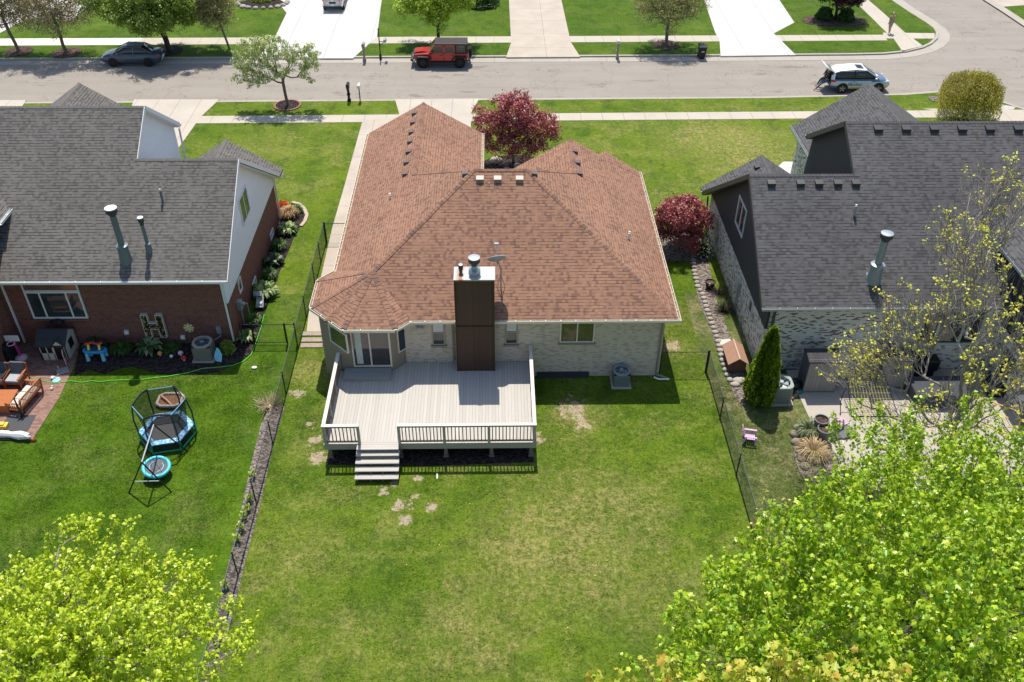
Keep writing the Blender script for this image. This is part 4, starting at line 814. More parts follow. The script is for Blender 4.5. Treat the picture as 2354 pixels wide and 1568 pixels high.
B().tube([(c.x-.42,c.y+.08,.8),(c.x-.1,c.y+.12,.86),(c.x+.2,c.y+.05,.82),(c.x+.4,c.y+.12,.86)], .06, 8).build('chute', m_red, t)
# letter H planter on the red wall
a = YP(322,722,34.9); z0 = YP(335,772,34.9).z; z1 = YP(335,722,34.9).z; X0 = YP(330,745,34.9).x; X1 = YP(378,745,34.9).x; w_ = X1-X0; sw = w_*.30; zm = (z0+z1)/2
t = thing('letter_planter', 'white letter-shaped planter full of flowers hanging on the red brick wall', 'planter', (X0, 34.9, z0))
Hp = [(0,0),(sw,0),(sw,zm-z0-.17),(w_-sw,zm-z0-.17),(w_-sw,0),(w_,0),(w_,z1-z0),(w_-sw,z1-z0),(w_-sw,zm-z0+.17),(sw,zm-z0+.17),(sw,z1-z0),(0,z1-z0)]
b = B(); n = len(Hp)
for i in range(n):
    p, q = Hp[i], Hp[(i+1)%n]; b.beam((X0+p[0],34.87,z0+p[1]),(X0+q[0],34.87,z0+q[1]),.035,.18,(0,1,0)) if abs(p[0]-q[0])<1e-6 else b.box(X0+min(p[0],q[0]),34.77,z0+p[1]-.018,X0+max(p[0],q[0]),34.968,z0+p[1]+.018)
b.build('frame', m_rail, t)
m_fol = leafmat('dark_planter_leaves', (.02,.06,.01), (.05,.11,.02)); m_flo = leafmat('mixed_flowers', (.65,.12,.10), (.75,.45,.35), (.7,.65,.1), tr=.2, pc=.6)
b = B(); b2 = B()
for k in range(420):
    r_ = random.random(); x, z = (random.uniform(.04,sw-.04), random.uniform(.03,z1-z0-.03)) if r_ < .42 else ((random.uniform(w_-sw+.04,w_-.04), random.uniform(.03,z1-z0-.03)) if r_ < .84 else (random.uniform(sw,w_-sw), random.uniform(zm-z0-.14,zm-z0+.14)))
    q = B if 0 else (b2 if random.random() < .22 else b); s_ = random.uniform(.02,.05); cc = Vector((X0+x, 34.8-random.random()*.06, z0+z)); u = Vector([random.gauss(0,1) for _ in range(3)]).normalized(); v = u.orthogonal().normalized()
    q.add([cc-u*s_-v*s_*.6, cc+u*s_-v*s_*.6, cc+u*s_+v*s_*.6, cc-u*s_+v*s_*.6], [(0,1,2,3)])
b.build('leaves', m_fol, t); b2.build('flowers', m_flo, t)
B().box(X0+.02,34.9,z0,X0+sw-.02,34.965,z1).box(X1-sw+.02,34.9,z0,X1-.02,34.965,z1).box(X0+sw,34.9,zm-.15,X1-sw,34.965,zm+.15).build('soil', m_mulD, t)
c = P3(447,800); top = YP(430,744,c.y); t = thing('garden_spinner', 'yellow and white metal flower spinner on a stake by the red wall', 'garden ornament', c)
B().tube([c, (c.x,c.y,1.2)], .012, 5).build('stake', m_blk, t); b = B()
for r0, nn_ in ((.2,8),(.1,6)):
    for k in range(nn_):
        a = 6.2832*k/nn_; cc = Vector((c.x+r0*math.cos(a), c.y-.03, 1.25+r0*math.sin(a))); b.lathe([(.005,0),(.06,.012),(.05,.02)], cc, 8, (0,-1,0))
b.build('petals', plain('pale_yellow_metal', (.62,.52,.28), .5, var=.4, sc_=12), t); B().lathe([(.05,0),(.04,.04)], (c.x,c.y-.06,1.25), 10, (0,-1,0)).build('hub', m_yel, t)
c = P3(504,830); t = B(); t.add([c+Vector(v) for v in ((-.16,-.05,0),(.14,-.12,0),(.2,.02,.35),(.1,.1,.62),(-.02,.16,.7),(-.12,.1,.5),(-.2,.02,.3),(-.12,.02,.05),(.1,-.06,.05),(.16,.06,.35),(.06,.14,.6),(-.04,.2,.68),(-.1,.14,.48),(-.16,.06,.3))],
  [(0,1,2,6),(2,3,5,6),(3,4,5),(13,9,8,7),(13,12,10,9),(12,11,10),(1,0,7,8),(2,1,8,9),(3,2,9,10),(4,3,10,11),(5,4,11,12),(6,5,12,13),(0,6,13,7)])
o = t.build('snow_sled', m_lblu, None, smooth=False, bev=.015, loc=c); tag(o, 'light blue plastic sled leaning on the tan air conditioner', 'sled')
def ornament(label, px, py, cap, stem=None, s=1.0, name='garden_ornament'):
    c = P3(px, py); t = thing(name, label, 'garden ornament', c, group='small garden ornaments in the mulch bed')
    B().lathe([(.05*s,0),(.035*s,.1*s),(.04*s,.14*s)], c, 10).build('stem', stem or m_white, t); B().lathe([(.02*s,.12*s),(.11*s,.13*s),(.1*s,.18*s),(.05*s,.23*s),(.01*s,.24*s)], c, 12).build('cap', cap, t)
ornament('pink toy mushroom in the mulch bed nearer the air conditioner', 417, 818, m_ppink, s=1.2); ornament('red spotted toy mushroom in front of the pink one', 424, 829, m_red, s=1.2); ornament('orange toy mushroom below the variegated hosta', 369, 818, plain('orange_plastic', (.75,.30,.06), .5), s=1.1)
ornament('white toy mushroom between the pink mushroom and the hosta', 395, 823, m_white, s=.8)
# garden hose and reel
hp = [(607,722),(601,745),(597,765),(590,786),(583,800),(578,815),(560,830),(534,841),(500,844),(467,847),(440,855),(417,860),(384,865),(350,869),(317,873),(283,874),(255,874),(233,877),(210,876),(187,880),(165,876),(150,876.6),(130,880),(117,880),(95,874),(70,873)]
b = B(); pts = [P3(x, y, .035)+Vector((random.uniform(-.04,.04), random.uniform(-.03,.03), 0)) for x, y in hp]; b.tube(pts, .018, 6)
tag(b.build('garden_hose', plain('bright_green_hose', (.10,.62,.06), .4), None, smooth=True, loc=pts[10]), 'bright green garden hose lying across the lawn and patio', 'hose')
c = P3(600,708); t = thing('hose_reel', 'grey hose reel cart with green hose by the red brick side wall', 'hose reel', c)
b = B(); b.rbox(c+Vector((0,0,.35)),(.2,.3,.03),rx=.5); b.rbox(c+Vector((-.1,.25,.7)),(.22,.12,.04),rx=.8); b.build('case', m_gmet, t, bev=.02); b = B()
for dx in (-.22,.22): b = B(); b.tube([c+Vector((dx,-.3,.03)), c+Vector((dx,0,.5)), c+Vector((dx,.25,.75))], .018); b.build('frame', m_blk, t)
b = B(); b.lathe([(.16,-.15),(.2,-.15),(.2,-.12),(.14,-.12),(.14,.12),(.2,.12),(.2,.15)], c+Vector((0,-.05,.25)), 16, (1,0,0)); b.build('drum', m_gmet, t)
for dx in (-.26,.26): B().lathe([(.12,-.03),(.12,.03)], c+Vector((dx,.0,.12)), 14, (1,0,0)).build('wheel', m_rubber, t)
c = P3(585,847); tag(B().ball((c.x,c.y,.05), (.14,.1,.06), 12, 7, .03).build('plastic_lid', m_white, None, smooth=True, loc=c), 'white dome-shaped lid on the grass in front of the garden gate', 'lid')
# trampoline
m_net = NT('black_safety_net'); t_ = m_net; u, v, _ = t_.sep(t_.uv()); gr = t_.math('MAXIMUM', t_.math('LESS_THAN', t_.math('FRACT', t_.math('DIVIDE', u, .03)), .36), t_.math('LESS_THAN', t_.math('FRACT', t_.math('DIVIDE', v, .03)), .36))
t_.link((.02,.025,.03), t_.b.inputs['Base Color']); t_.link(gr, t_.b.inputs['Alpha']); m_net = t_.m
t2 = NT('blue_patterned_vinyl'); n = t2.noise(t2.obj(), 9, 3); m_pad = t2.done(t2.ramp(n, [(.38,(.05,.20,.42)),(.52,(.16,.40,.62)),(.66,(.45,.62,.75))]), .45)
c = P3(389,1003); t = thing('trampoline', 'small hexagonal trampoline with blue padding, black net and green legs on the left lawn', 'trampoline', c); Rt = 1.14; rot = R_(12)
hx = [(c.x+Rt*math.cos(rot+k*math.pi/3), c.y+Rt*math.sin(rot+k*math.pi/3)) for k in range(6)]; hi_ = [(c.x+(x-c.x)*.76, c.y+(y-c.y)*.76) for x, y in hx]; zt = .52
b = B()
for i in range(6): j = (i+1)%6; b.slab([(*hx[i],zt),(*hx[j],zt),(*hi_[j],zt+.02),(*hi_[i],zt+.02)], .05)
b.build('padding', m_pad, t); B().poly([(x,y,zt-.03) for x, y in hi_]).build('jumping_mat', plain('black_woven_mat', (.035,.035,.038), .8), t)
m_grn = plain('green_plastic', (.02,.30,.16), .4)
b = B(); b.tube([(*p,.06) for p in hx]+[(*hx[0],.06)], .045, 8); b.build('base_ring', m_grn, t)
for x, y in hx: b = B(); b.tube([(x,y,.03),(x,y,zt)], .045, 8); b.build('leg', m_grn, t)
b = B()
for i in range(6): j = (i+1)%6; b.add([(*hx[i],.1),(*hx[j],.1),(*hx[j],zt-.05),(*hx[i],zt-.05)], [(0,1,2,3)])
b.build('skirt', m_net, t)
top = []; zp = 1.95
for x, y in hx:
    q = Vector((c.x+(x-c.x)*.93, c.y+(y-c.y)*.93, zp)); top.append(q); b = B(); b.tube([(x,y,zt),(c.x+(x-c.x)*1.03,c.y+(y-c.y)*1.03,1.2),q], .036, 8); b.build('pole', plain('blue_foam_sleeve', (.02,.045,.08), .6), t)
for i in range(6):
    j = (i+1)%6; mid = (top[i]+top[j])/2+Vector((0,0,.22 if i % 2 == 0 else -.02)); pts = [top[i]*(1-u)**2+mid*2*u*(1-u)+top[j]*u*u for u in [k/8 for k in range(9)]]
    b = B(); b.tube(pts, .024 if i % 2 else .045, 6); b.build('top_rail', m_blk if i % 2 == 0 else plain('blue_rail_sleeve', (.10,.25,.38), .5), t)
    if i != 4: b = B(); lo_ = [Vector((*hi_[i],zt)), Vector((*hi_[j],zt))]; b.add([lo_[0], lo_[1]]+pts[::-1], [tuple(range(11))]); b.build('safety_net', m_net, t)
# sandbox
c = P3(393,925); t = thing('sandbox', 'toy sandbox with a pale scalloped rim and brown sand behind the trampoline', 'sandbox', c); b = B()
hxs = [(c.x+.52*k1, c.y+.42*k2) for k1, k2 in ((-1,-.6),(-.6,-1),(.6,-1),(1,-.6),(1,.6),(.6,1),(-.6,1),(-1,.6))]; b.tube([(*p,.15) for p in hxs]+[(*hxs[0],.15)], .07, 8); b.build('rim', plain('pale_pink_stone_plastic', (.60,.50,.45), .8, var=.3, sc_=14), t)
B().prism(hxs, 0, .12).build('sand', plain('brown_sand', (.28,.15,.08), .95, var=.2), t); b = B(); b.tube([(c.x-.45,c.y+.2,.25),(c.x-.1,c.y-.1,.22),(c.x+.15,c.y-.35,.18)], .05, 6); o = b.build('toy_shovel', plain('salmon_plastic', (.75,.35,.25), .5), None, loc=(c.x-.1,c.y,.2)); tag(o, 'salmon pink toy lying across the sandbox', 'toy')
# swing
t = thing('swing_set', 'black A-frame swing set with a round turquoise saucer seat beside the trampoline', 'swing', P3(345,1085))
def Zv(x, y): return P3(294.3+x/5.102, 869.7+y/5.102)
def Za(x, y, z): return P3(294.3+x/5.102, 869.7+y/5.102, z)
A1, A2 = Za(160,985,1.72), Za(300,545,1.72); feet = [Zv(10,1345), Zv(510,1335), Zv(700,860), Zv(215,890)]
for a, f_ in ((A1,feet[0]),(A1,feet[1]),(A2,feet[2]),(A2,feet[3])): b = B(); b.tube([a, f_], .03, 8); b.build('leg', m_blk, t)
B().tube([A1, A2], .032, 8).build('top_beam', m_gmet, t); m1 = A1.lerp(feet[0], .62); m2 = A1.lerp(feet[1], .62); B().tube([m1, m2], .02).build('cross_bar', m_gmet, t)
sc_c = Za(333,1040,.45); ax = Vector((.12,-.1,1)).normalized(); b = B(); n = 26; X_, Y_, Z_ = basis(ax); b.tube([sc_c+(X_*math.cos(6.2832*k/n)+Y_*math.sin(6.2832*k/n))*.5 for k in range(n+1)], .075, 8); st = b.build('saucer_rim', plain('turquoise_foam', (.08,.50,.60), .5), t, smooth=True)
b = B(); b.lathe([(.01,-.02),(.46,-.02),(.46,.0),(.01,0)], sc_c, 26, ax); b.build('saucer_mat', plain('grey_fabric', (.12,.12,.13), .9), st); b = B()
for s0 in (0,1): b.tube([sc_c+(X_*math.cos(q)+Y_*math.sin(q))*.27+ax*.02 for q in [s0*math.pi+.4+k*.25 for k in range(9)]], .015, 5)
b.build('saucer_stripe', m_lblu, st); b = B()
for k in range(4):
    q = .8+k*1.57; e = sc_c+(X_*math.cos(q)+Y_*math.sin(q))*.5; hpnt = A1.lerp(A2, .35 if math.sin(q)*Y_.y+math.cos(q)*X_.y < 0 else .6); b.tube([e, hpnt], .008, 4)
b.build('rope', m_blk, t)
# ---------------------------------------------------------------- patio furniture
m_teak = plain('orange_teak', (.40,.13,.045), .45, var=.25); m_cush = plain('slate_grey_cushion', (.10,.115,.135), .9); m_cushL = plain('pale_grey_cushion', (.36,.38,.42), .9); m_cushW = plain('cream_cushion', (.66,.62,.55), .9)
def armchair(label, c, rz):
    t = thing('patio_armchair', label, 'armchair', c, rz, 'teak armchairs with dark cushions')
    for sx in (-1,1):
        b = B(); x = sx*.36
        b.box(x-.025,-.4,0,x+.025,-.34,.56); b.beam((x,.36,0),(x,.48,.85),.05,.06); b.box(x-.045,-.44,.56,x+.045,.42,.60); b.box(x-.02,-.36,.2,x+.02,.36,.25)
        for k in range(6): y = -.28+k*.11; b.box(x-.012,y,.25,x+.012,y+.03,.56)
        b.build('arm', m_teak, t, world=False)
    b = B(); b.box(-.35,-.38,.24,.35,.38,.3); b.build('seat_frame', m_teak, t, world=False); b = B(); b.beam((-.35,.46,.84),(.35,.46,.84),.05,.08); b.build('top_rail', m_teak, t, world=False)
    b = B(); b.rbox((0,-.02,.38),(.32,.36,.07)); b.build('seat_cushion', m_cushL, t, world=False, bev=.04); b = B(); b.rbox((0,.34,.66),(.32,.07,.3),rx=-.22); b.build('back_cushion', m_cush, t, world=False, bev=.04)
    return t
armchair('teak armchair with dark cushions, nearer the lawn of the two', P3(45,882)-Vector((.05,0,-.02)), R_(-4)); armchair('teak armchair with dark cushions, nearer the picture edge of the two', P3(12,883)-Vector((.15,0,-.02)), R_(-2))
pa, pb = P3(69,893), P3(105,915); c = (P3(74,940)+P3(95,905))/2+Vector((-.35,0,.02)); c = P3(62,925)+Vector((0,0,.02))
t = thing('patio_sofa', 'slatted teak sofa with cream cushions at the edge of the brick patio', 'sofa', c, R_(-101)); Ls = .78
for sx in (-1,1):
    b = B(); x = sx*Ls; b.box(x-.03,-.36,0,x+.03,-.3,.58); b.beam((x,.3,0),(x,.42,.82),.06,.06); b.beam((x,-.38,.58),(x,.38,.6),.08,.035)
    for k in range(6): y = -.25+k*.1; b.box(x-.012,y,.22,x+.012,y+.03,.58)
    b.box(x-.02,-.32,.2,x+.02,.32,.25); b.build('arm', m_teak, t, world=False)
b = B(); b.box(-Ls,-.36,.22,Ls,-.3,.3); b.box(-Ls,-.3,.24,Ls,.32,.27); b.beam((-Ls,.42,.82),(Ls,.42,.82),.05,.06); b.beam((-Ls,.32,.34),(Ls,.32,.34),.05,.05)
for k in range(17): x = -Ls+.08+k*(2*Ls-.16)/16; b.beam((x,.32,.34),(x,.42,.82),.035,.02,(1,0,0))
b.build('slatted_back', m_teak, t, world=False)
for k in (-1,0,1): b = B(); b.rbox((k*.5,-.02,.33),(.235,.3,.06)); b.build('seat_cushion', m_cushW, t, world=False, bev=.04)
a, q = P3(-14,897,.45), P3(38,896,.45); r_ = P3(19,934,.45)
t = thing('coffee_table', 'low orange teak coffee table in front of the armchairs', 'table', (q.x-.7,(q.y+r_.y)/2,.02))
b = B(); b.box(r_.x-1.5, r_.y, .42, r_.x, q.y, .47); b.build('table_top', m_teak, t); b = B(); b.box(r_.x-1.45, r_.y+.04, .02, r_.x-.06, q.y-.1, .4); b.build('table_base', m_teak, t)
c = P3(52,958); t = thing('stand', 'black umbrella stand with a short pole on the grey rug', 'umbrella stand', c); b = B(); b.tube([c+Vector((-.25,0,.05)),c+Vector((.25,0,.05))], .04); b.tube([c+Vector((0,-.25,.05)),c+Vector((0,.25,.05))], .04); b.build('base', m_blk, t); B().tube([c+Vector((0,0,.03)),c+Vector((-.1,.1,.95))], .035, 8).build('pole', m_blk, t)
ru = [P3(x,y) for x, y in ((22,957),(84,955),(64,992),(-10,992))]; o = B().prism([(v.x,v.y) for v in ru], 0, .035).build('outdoor_rug', plain('charcoal_rug', (.07,.072,.08), .95), None, loc=ru[0]); tag(o, 'charcoal grey rug on the brick patio under the umbrella stand', 'rug')
t = thing('folded_umbrella', 'folded white patio umbrella lying at the edge of the brick patio', 'umbrella', P3(35,1005)); b = B(); e0, e1 = P3(-14,996,.16), P3(72,1003,.2)
b.tube([e0, e0.lerp(e1,.2), e0.lerp(e1,.45), e0.lerp(e1,.7), e0.lerp(e1,.95)], [.1,.17,.13,.2,.12], 9); m_ = m_cushW
for k in range(9): u = .1+k*.1; b.ball(e0.lerp(e1,u)+Vector((0,random.uniform(-.1,.1),random.uniform(-.03,.06))), (.18,.1,.09), 8, 6, .2)
b.build('canopy', plain('white_canvas', (.62,.62,.60), .9), t, smooth=False); B().tube([P3(-10,1010,.05), P3(84,1012,.06)], .03, 6).build('pole', m_blk, t); B().tube([P3(70,1010,.1), P3(80,1011,.1)], .04, 6).build('pole_end', m_red, t)
c = P3(8,983); tag(B().box(c.x-.22,c.y-.15,.02,c.x+.22,c.y+.15,.2).box(c.x-.16,c.y-.1,.2,c.x+.1,c.y+.1,.27).build('toy_box', m_yel, None, bev=.02, loc=c), 'small yellow toy box on the brick patio beside the rug', 'toy')
c = P3(145,855); b = B(); b.rbox((c.x,c.y,.06),(.26,.2,.03),rz=.5); b.rbox((c.x-.22,c.y+.12,.14),(.03,.03,.12),rz=.5); tag(b.build('toy_easel', m_gmet, None, bev=.01, loc=c), 'pale grey toy tray on the patio edge in front of the playhouse', 'toy')
c = P3(130,875); tag(B().lathe([(.16,0),(.18,.03),(.12,.05)],(c.x,c.y,.02),16).build('flying_disc', m_lblu, None, loc=c), 'pale blue round toy disc on the patio beside the hose', 'toy'); c = P3(123,872); tag(B().ball((c.x,c.y,.1),(.12,.09,.07),9,6,.25).build('crumpled_cloth', m_white, None, loc=c), 'small white cloth beside the pale blue disc', 'cloth')
c = P3(120,896); tag(B().ball((c.x,c.y,.07),(.07,.08,.07),9,6,.1).ball((c.x,c.y+.1,.13),(.05,.05,.05),8,5).build('toy_animal', m_cushW, None, loc=c), 'small white toy animal on the patio near the sofa', 'toy')
c = P3(14,830); t = thing('covered_grill', 'grill under a black cover against the red wall at the picture edge', 'grill', c); b = B(); b.rbox((c.x-.2,c.y+.1,.45),(.6,.35,.45)); b.rbox((c.x-.2,c.y+.12,.95),(.38,.3,.15)); b.build('cover', plain('black_cover', (.016,.02,.022), .7), t, bev=.08)
# ---------------------------------------------------------------- right yard
def rock(b, c, r, h, rnd=random): b.ball((c[0], c[1], h*.35), (r, r*rnd.uniform(.75,1.1), h), 9, 6, .13)
m_stone = plain('pale_edging_stone', (.36,.33,.28), .9, var=.35, sc_=5, bump=.4); m_stB = plain('brown_boulder', (.24,.20,.16), .9, var=.4, sc_=4, bump=.5)
pth = [(x, y) for x, y in ((1593,575),(1595,620),(1604,661),(1614,676),(1620,694),(1624,710),(1629,725),(1635,743),(1642,760),(1649,781),(1653,798),(1657,812),(1660,825),(1664,842),(1669,860),(1678,876),(1687,886),(1698,892))]
acc = [P3(*q) for q in pth]; tot = 0; spac = .36; nx = 0; cnt = 0
for a, q in zip(acc[:-1], acc[1:]):
    L = (q-a).length
    while nx <= tot+L:
        p = a.lerp(q, (nx-tot)/L); b = B(); s_ = random.uniform(.14,.18); b.ball((p.x,p.y,.05), (s_,s_*.9,.09), 8, 6, .1); o = b.build('edging_stone', m_stone, None, smooth=True, loc=(p.x,p.y,0)); tag(o, 'pale round edging stone in the curved row beside the whitewashed house', 'stone', 'edging stones of the bed beside the whitewashed house'); nx += spac; cnt += 1
    tot += L
for x, y, r_, l in ((1700,877,.34,'large flat tan stone beside the base of the conical evergreen'),(1690,886,.22,'rounded tan stone at the end of the edging row')):
    p = P3(x,y); b = B(); b.ball((p.x,p.y,.06),(r_,r_*.75,.1),10,6,.08); tag(b.build('boulder', m_stone, None, smooth=True, loc=(p.x,p.y,0)), l, 'stone')
p, q = P3(1674,858), P3(1712,858); x0, x1, y0, y1 = p.x, q.x, p.y, p.y+1.35
t = thing('dog_house', 'brown gabled doghouse beside the whitewashed wall', 'doghouse', (x0, y0, 0)); xm = (x0+x1)/2; m_dog = boards('dark_brown_planks', (.12,.06,.04), .12, .06); m_dogr = plain('faded_brown_roof_felt', (.33,.19,.13), .9, var=.2, sc_=4)
b = B(); b.box(x0,y0,0,x1,y1,.62)
for y in (y0,y1-.02): b.add([(x0,y,.62),(x1,y,.62),(xm,y,.88),(x0,y+.02,.62),(x1,y+.02,.62),(xm,y+.02,.88)], [(0,1,2),(5,4,3),(0,2,5,3),(1,4,5,2)])
b.build('wall', m_dog, t); b = B(); b.slab([(x0-.1,y0-.08,.58),(xm,y0-.08,.92),(xm,y1+.05,.92),(x0-.1,y1+.05,.58)], .03); b.slab([(x1+.1,y0-.08,.58),(xm,y0-.08,.92),(xm,y1+.05,.92),(x1+.1,y1+.05,.58)], .03); b.build('roof', m_dogr, t)
B().beam((xm,y0-.1,.93),(xm,y1+.06,.93),.07,.02).build('ridge_board', plain('tan_ridge_strip', (.45,.33,.24), .8), t)
c = P3(1668,790); tag(B().rbox((c.x,c.y,.04),(.3,.26,.03),rz=.1).build('paving_slab', plain('pale_slab', (.55,.50,.45), .9), None, loc=c), 'pale square slab in the mulch behind the doghouse', 'slab')
def pot(label, px, py, r, h, m, soil=True, z=.02, lean=0):
    c = P3(px, py); t = thing('plant_pot', label, 'pot', (c.x,c.y,z)); B().lathe([(r*.72,0),(r,h*.92),(r*1.06,h*.93),(r*1.06,h),(r*.92,h),(r*.9,h*.85),(.01,h*.84)], (c.x,c.y,z), 22).build('pot', m, t, smooth=False)
    if soil: B().lathe([(r*.9,h*.8),(r*.88,h*.88)], (c.x,c.y,z), 20).build('soil', m_mul, t)
pot('black pot with a white stone in the bed beside the whitewashed wall', 1631, 663, .26, .42, m_rubber); pot('tall grey planter behind the other, on the patio corner', 1881, 993, .3, .75, m_gmet2 := plain('grey_planter_plastic', (.13,.135,.14), .6)); pot('tall grey planter in front of the other, on the patio corner', 1889, 1012, .3, .68, m_gmet2)
c = P3(1631,655,.36); tag(B().ball((c.x,c.y,.37), .07, 8, 6, .1).build('white_stone', m_white, None, loc=c), 'small white stone lying in the black pot', 'stone')
# storage cabinets
m_cab = boards('taupe_resin_panels', (.27,.245,.225), .17, .06, var=.08, dark=.6); m_cabR = boards('charcoal_resin_roof', (.045,.045,.05), .22, .06, dark=.5); m_cabF = plain('charcoal_resin', (.075,.08,.09), .6)
def cabinet(label, p, q, h, dpt, zb=.02):
    x0, x1, y0 = p.x, q.x, (p.y+q.y)/2; t = thing('storage_cabinet', label, 'storage shed', (x0,y0,zb), group='resin storage sheds on the patio'); b = B(); b.box(x0,y0+.02,zb,x1,y0+dpt,h-.1); b.build('side_panel', m_cabF, t)
    xm = (x0+x1)/2
    for a, c_ in ((x0+.04,xm-.005),(xm+.005,x1-.04)):
        d = B().box(a,y0-.02,zb+.06,c_,y0+.02,h-.14).build('door', m_cab, t); hx_ = xm-.07 if c_ < xm else xm+.07; b = B(); b.tube([(hx_,y0-.02,h*.5),(hx_,y0-.08,h*.53),(hx_,y0-.08,h*.6),(hx_,y0-.02,h*.63)], .022, 6); b.build('handle', m_blk, d)
    b = B(); b.slab([(x0-.05,y0-.08,h-.14),(x1+.05,y0-.08,h-.14),(x1+.05,y0+dpt*.5,h),(x0-.05,y0+dpt*.5,h)], .07); b.slab([(x0-.05,y0+dpt+.04,h-.12),(x1+.05,y0+dpt+.04,h-.12),(x1+.05,y0+dpt*.5,h),(x0-.05,y0+dpt*.5,h)], .07); b.build('roof', m_cabR, t)
cabinet('taupe resin storage shed with charcoal roof beside the evergreen', P3(1843,903), P3(1917,901), 1.98, .85); cabinet('brown-doored resin storage shed half hidden behind the budding tree', P3(2012,893), P3(2080,893), 1.85, .85)
c = P3(1823,893); t = B(); t.ball((c.x,c.y,.25),(.38,.3,.3),10,7,.15); tag(t.build('black_bag', m_blk, None, loc=c), 'full black bag between the rounded air conditioner and the taupe shed', 'bag'); c = P3(1838,897); tag(B().lathe([(.2,0),(.22,.06),(.18,.06)],(c.x-.05,c.y-.1,.02),16).build('bowl', plain('teal_plastic', (.05,.28,.24), .5), None, loc=c), 'teal bowl on the ground beside the black bag', 'bowl')
for i, (x, y, r_) in enumerate(((1815,905,.14),(1825,912,.12),(1832,903,.12),(1821,918,.1))): p = P3(x,y); b = B(); rock(b, p, r_, .1); tag(b.build('rubble_stone', m_stB, None, loc=(p.x,p.y,0)), 'grey rubble stone on the ground below the black bag', 'stone', 'rubble stones beside the taupe shed')
for i, (x, y, r_) in enumerate(((1832,985,.2),(1826,1000,.22),(1829,1018,.24),(1836,1038,.22),(1842,1058,.2),(1850,1075,.22),(1860,1096,.2))): p = P3(x,y); b = B(); rock(b, p, r_, .16); tag(b.build('boulder', m_stB, None, smooth=True, loc=(p.x,p.y,0)), 'brown boulder edging the planting bed at the patio corner', 'stone', 'boulders edging the bed at the patio corner')
m_lil = plain('lilac_plastic', (.56,.36,.52), .5)
def kidchair(label, c, rz, tilt=0):
    t = thing('child_chair', label, 'chair', c, rz); t.rotation_euler = (tilt, 0, rz)
    b = B()
    for k in range(5): b.box(-.2,-.2+k*.085,.26,.2,-.2+k*.085+.07,.285)
    b.build('seat', m_lil, t, world=False); b = B()
    for k in range(5): x = -.19+k*.085; b.beam((x+.03,.2,.28),(x+.03,.38,.80-.03*abs(k-2)),.07,.02,(0,1,0))
    b.beam((-.2,.24,.36),(.2,.24,.36),.03,.05); b.build('backrest', m_lil, t, world=False)
    for sx in (-1,1):
        b = B(); b.beam((sx*.24,-.24,0),(sx*.23,-.2,.42),.05,.05); b.beam((sx*.24,.3,0),(sx*.23,.16,.42),.05,.05); b.beam((sx*.235,-.26,.44),(sx*.235,.26,.44),.08,.03); b.build('arm', m_lil, t, world=False)
kidchair('lilac plastic garden chair standing alone on the grass by the right fence', P3(1722,1014), R_(78)); kidchair('lilac plastic chair lying behind the tall grey planters', P3(1910,985)+Vector((0,0,.2)), R_(-60), R_(-70))
c = P3(1925,1002); t = B(); t.rbox((c.x-.22,c.y,.12),(.3,.3,.03),rz=.25,ry=.25); t.rbox((c.x+.35,c.y+.1,.12),(.3,.3,.03),rz=.25,ry=-.2); tag(t.build('folding_board', m_cabF, None, loc=c), 'dark grey folded board lying on the patio by the tall planters', 'board')
c = P3(1898,1000); b = B(); 
for k in range(5): b.rbox((c.x-.12+k*.06,c.y,.06+.01*k),(.018,.2,.012),rz=-.5)
b.tube([(c.x-.25,c.y-.1,.05),(c.x+.3,c.y+.2,.12),(c.x+.75,c.y+.3,.12)], .02); tag(b.build('garden_rake', m_blk, None, loc=c), 'black garden rake lying against the tall grey planter', 'rake')
# yellow netting rebounder leaning on its black bow, yellow tube goal
t = thing('net_rebounder', 'leaning frame strung with yellow net behind the budding tree', 'net frame', P3(1985,945)); m_yn = plain('yellow_cord', (.55,.46,.10), .6)
ca, cb, cc_, cdn = P3(1958,957,.05), P3(2065,957,.05), P3(2030,850,1.3), P3(1945,850,1.3); b = B()
for k in range(15): u = k/14; b.tube([ca.lerp(cb,u), cdn.lerp(cc_,u)], .011, 4)
for k in range(9): u = k/8; b.tube([ca.lerp(cdn,u), cb.lerp(cc_,u)], .009, 4)
b.build('net', m_yn, t); b = B(); b.tube([ca, cdn, cc_, cb, ca], .025, 6); b.build('frame', m_blk, t); b = B(); b.tube([P3(1932,955,.02), P3(1932,925,.5), P3(1940,900,.9), P3(1955,882,1.25)], .02, 6); b.build('bow', m_blk, t)
t = thing('goal_frame', 'orange-yellow tube goal frame on the patio at the right edge', 'goal frame', P3(2300,985)); m_oy = plain('orange_yellow_tube', (.75,.42,.05), .4)
B().tube([P3(2262,917,1.0), P3(2353,951,1.0)], .03, 8).build('crossbar', m_oy, t); B().tube([P3(2353,951,1.0), P3(2337,990,.03)], .03, 8).build('upright', m_oy, t); B().tube([P3(2262,917,1.0), P3(2236,967,.03)], .03, 8).build('upright', m_oy, t); B().tube([P3(2236,967,.03), P3(2303,994,.03), P3(2337,1003,.03)], .025, 8).build('ground_bar', m_oy, t)
t = thing('patio_table', 'large table under a dark grey cover on the right patio', 'covered table', P3(2150,930)); c = P3(2150,915); b = B(); b.rbox((c.x,c.y,.38),(1.25,.7,.36)); b.build('cover', plain('slate_cover', (.05,.055,.065), .85), t, bev=.07)
t = thing('patio_lounge', 'dark covered lounge seat at the right end of the patio', 'lounge seat', P3(2290,910)); c = P3(2300,900); b = B(); b.rbox((c.x,c.y,.25),(.8,.45,.25)); b.rbox((c.x,c.y+.38,.55),(.8,.12,.3)); b.build('cover', plain('black_cover', (.016,.02,.022), .7), t, bev=.07)
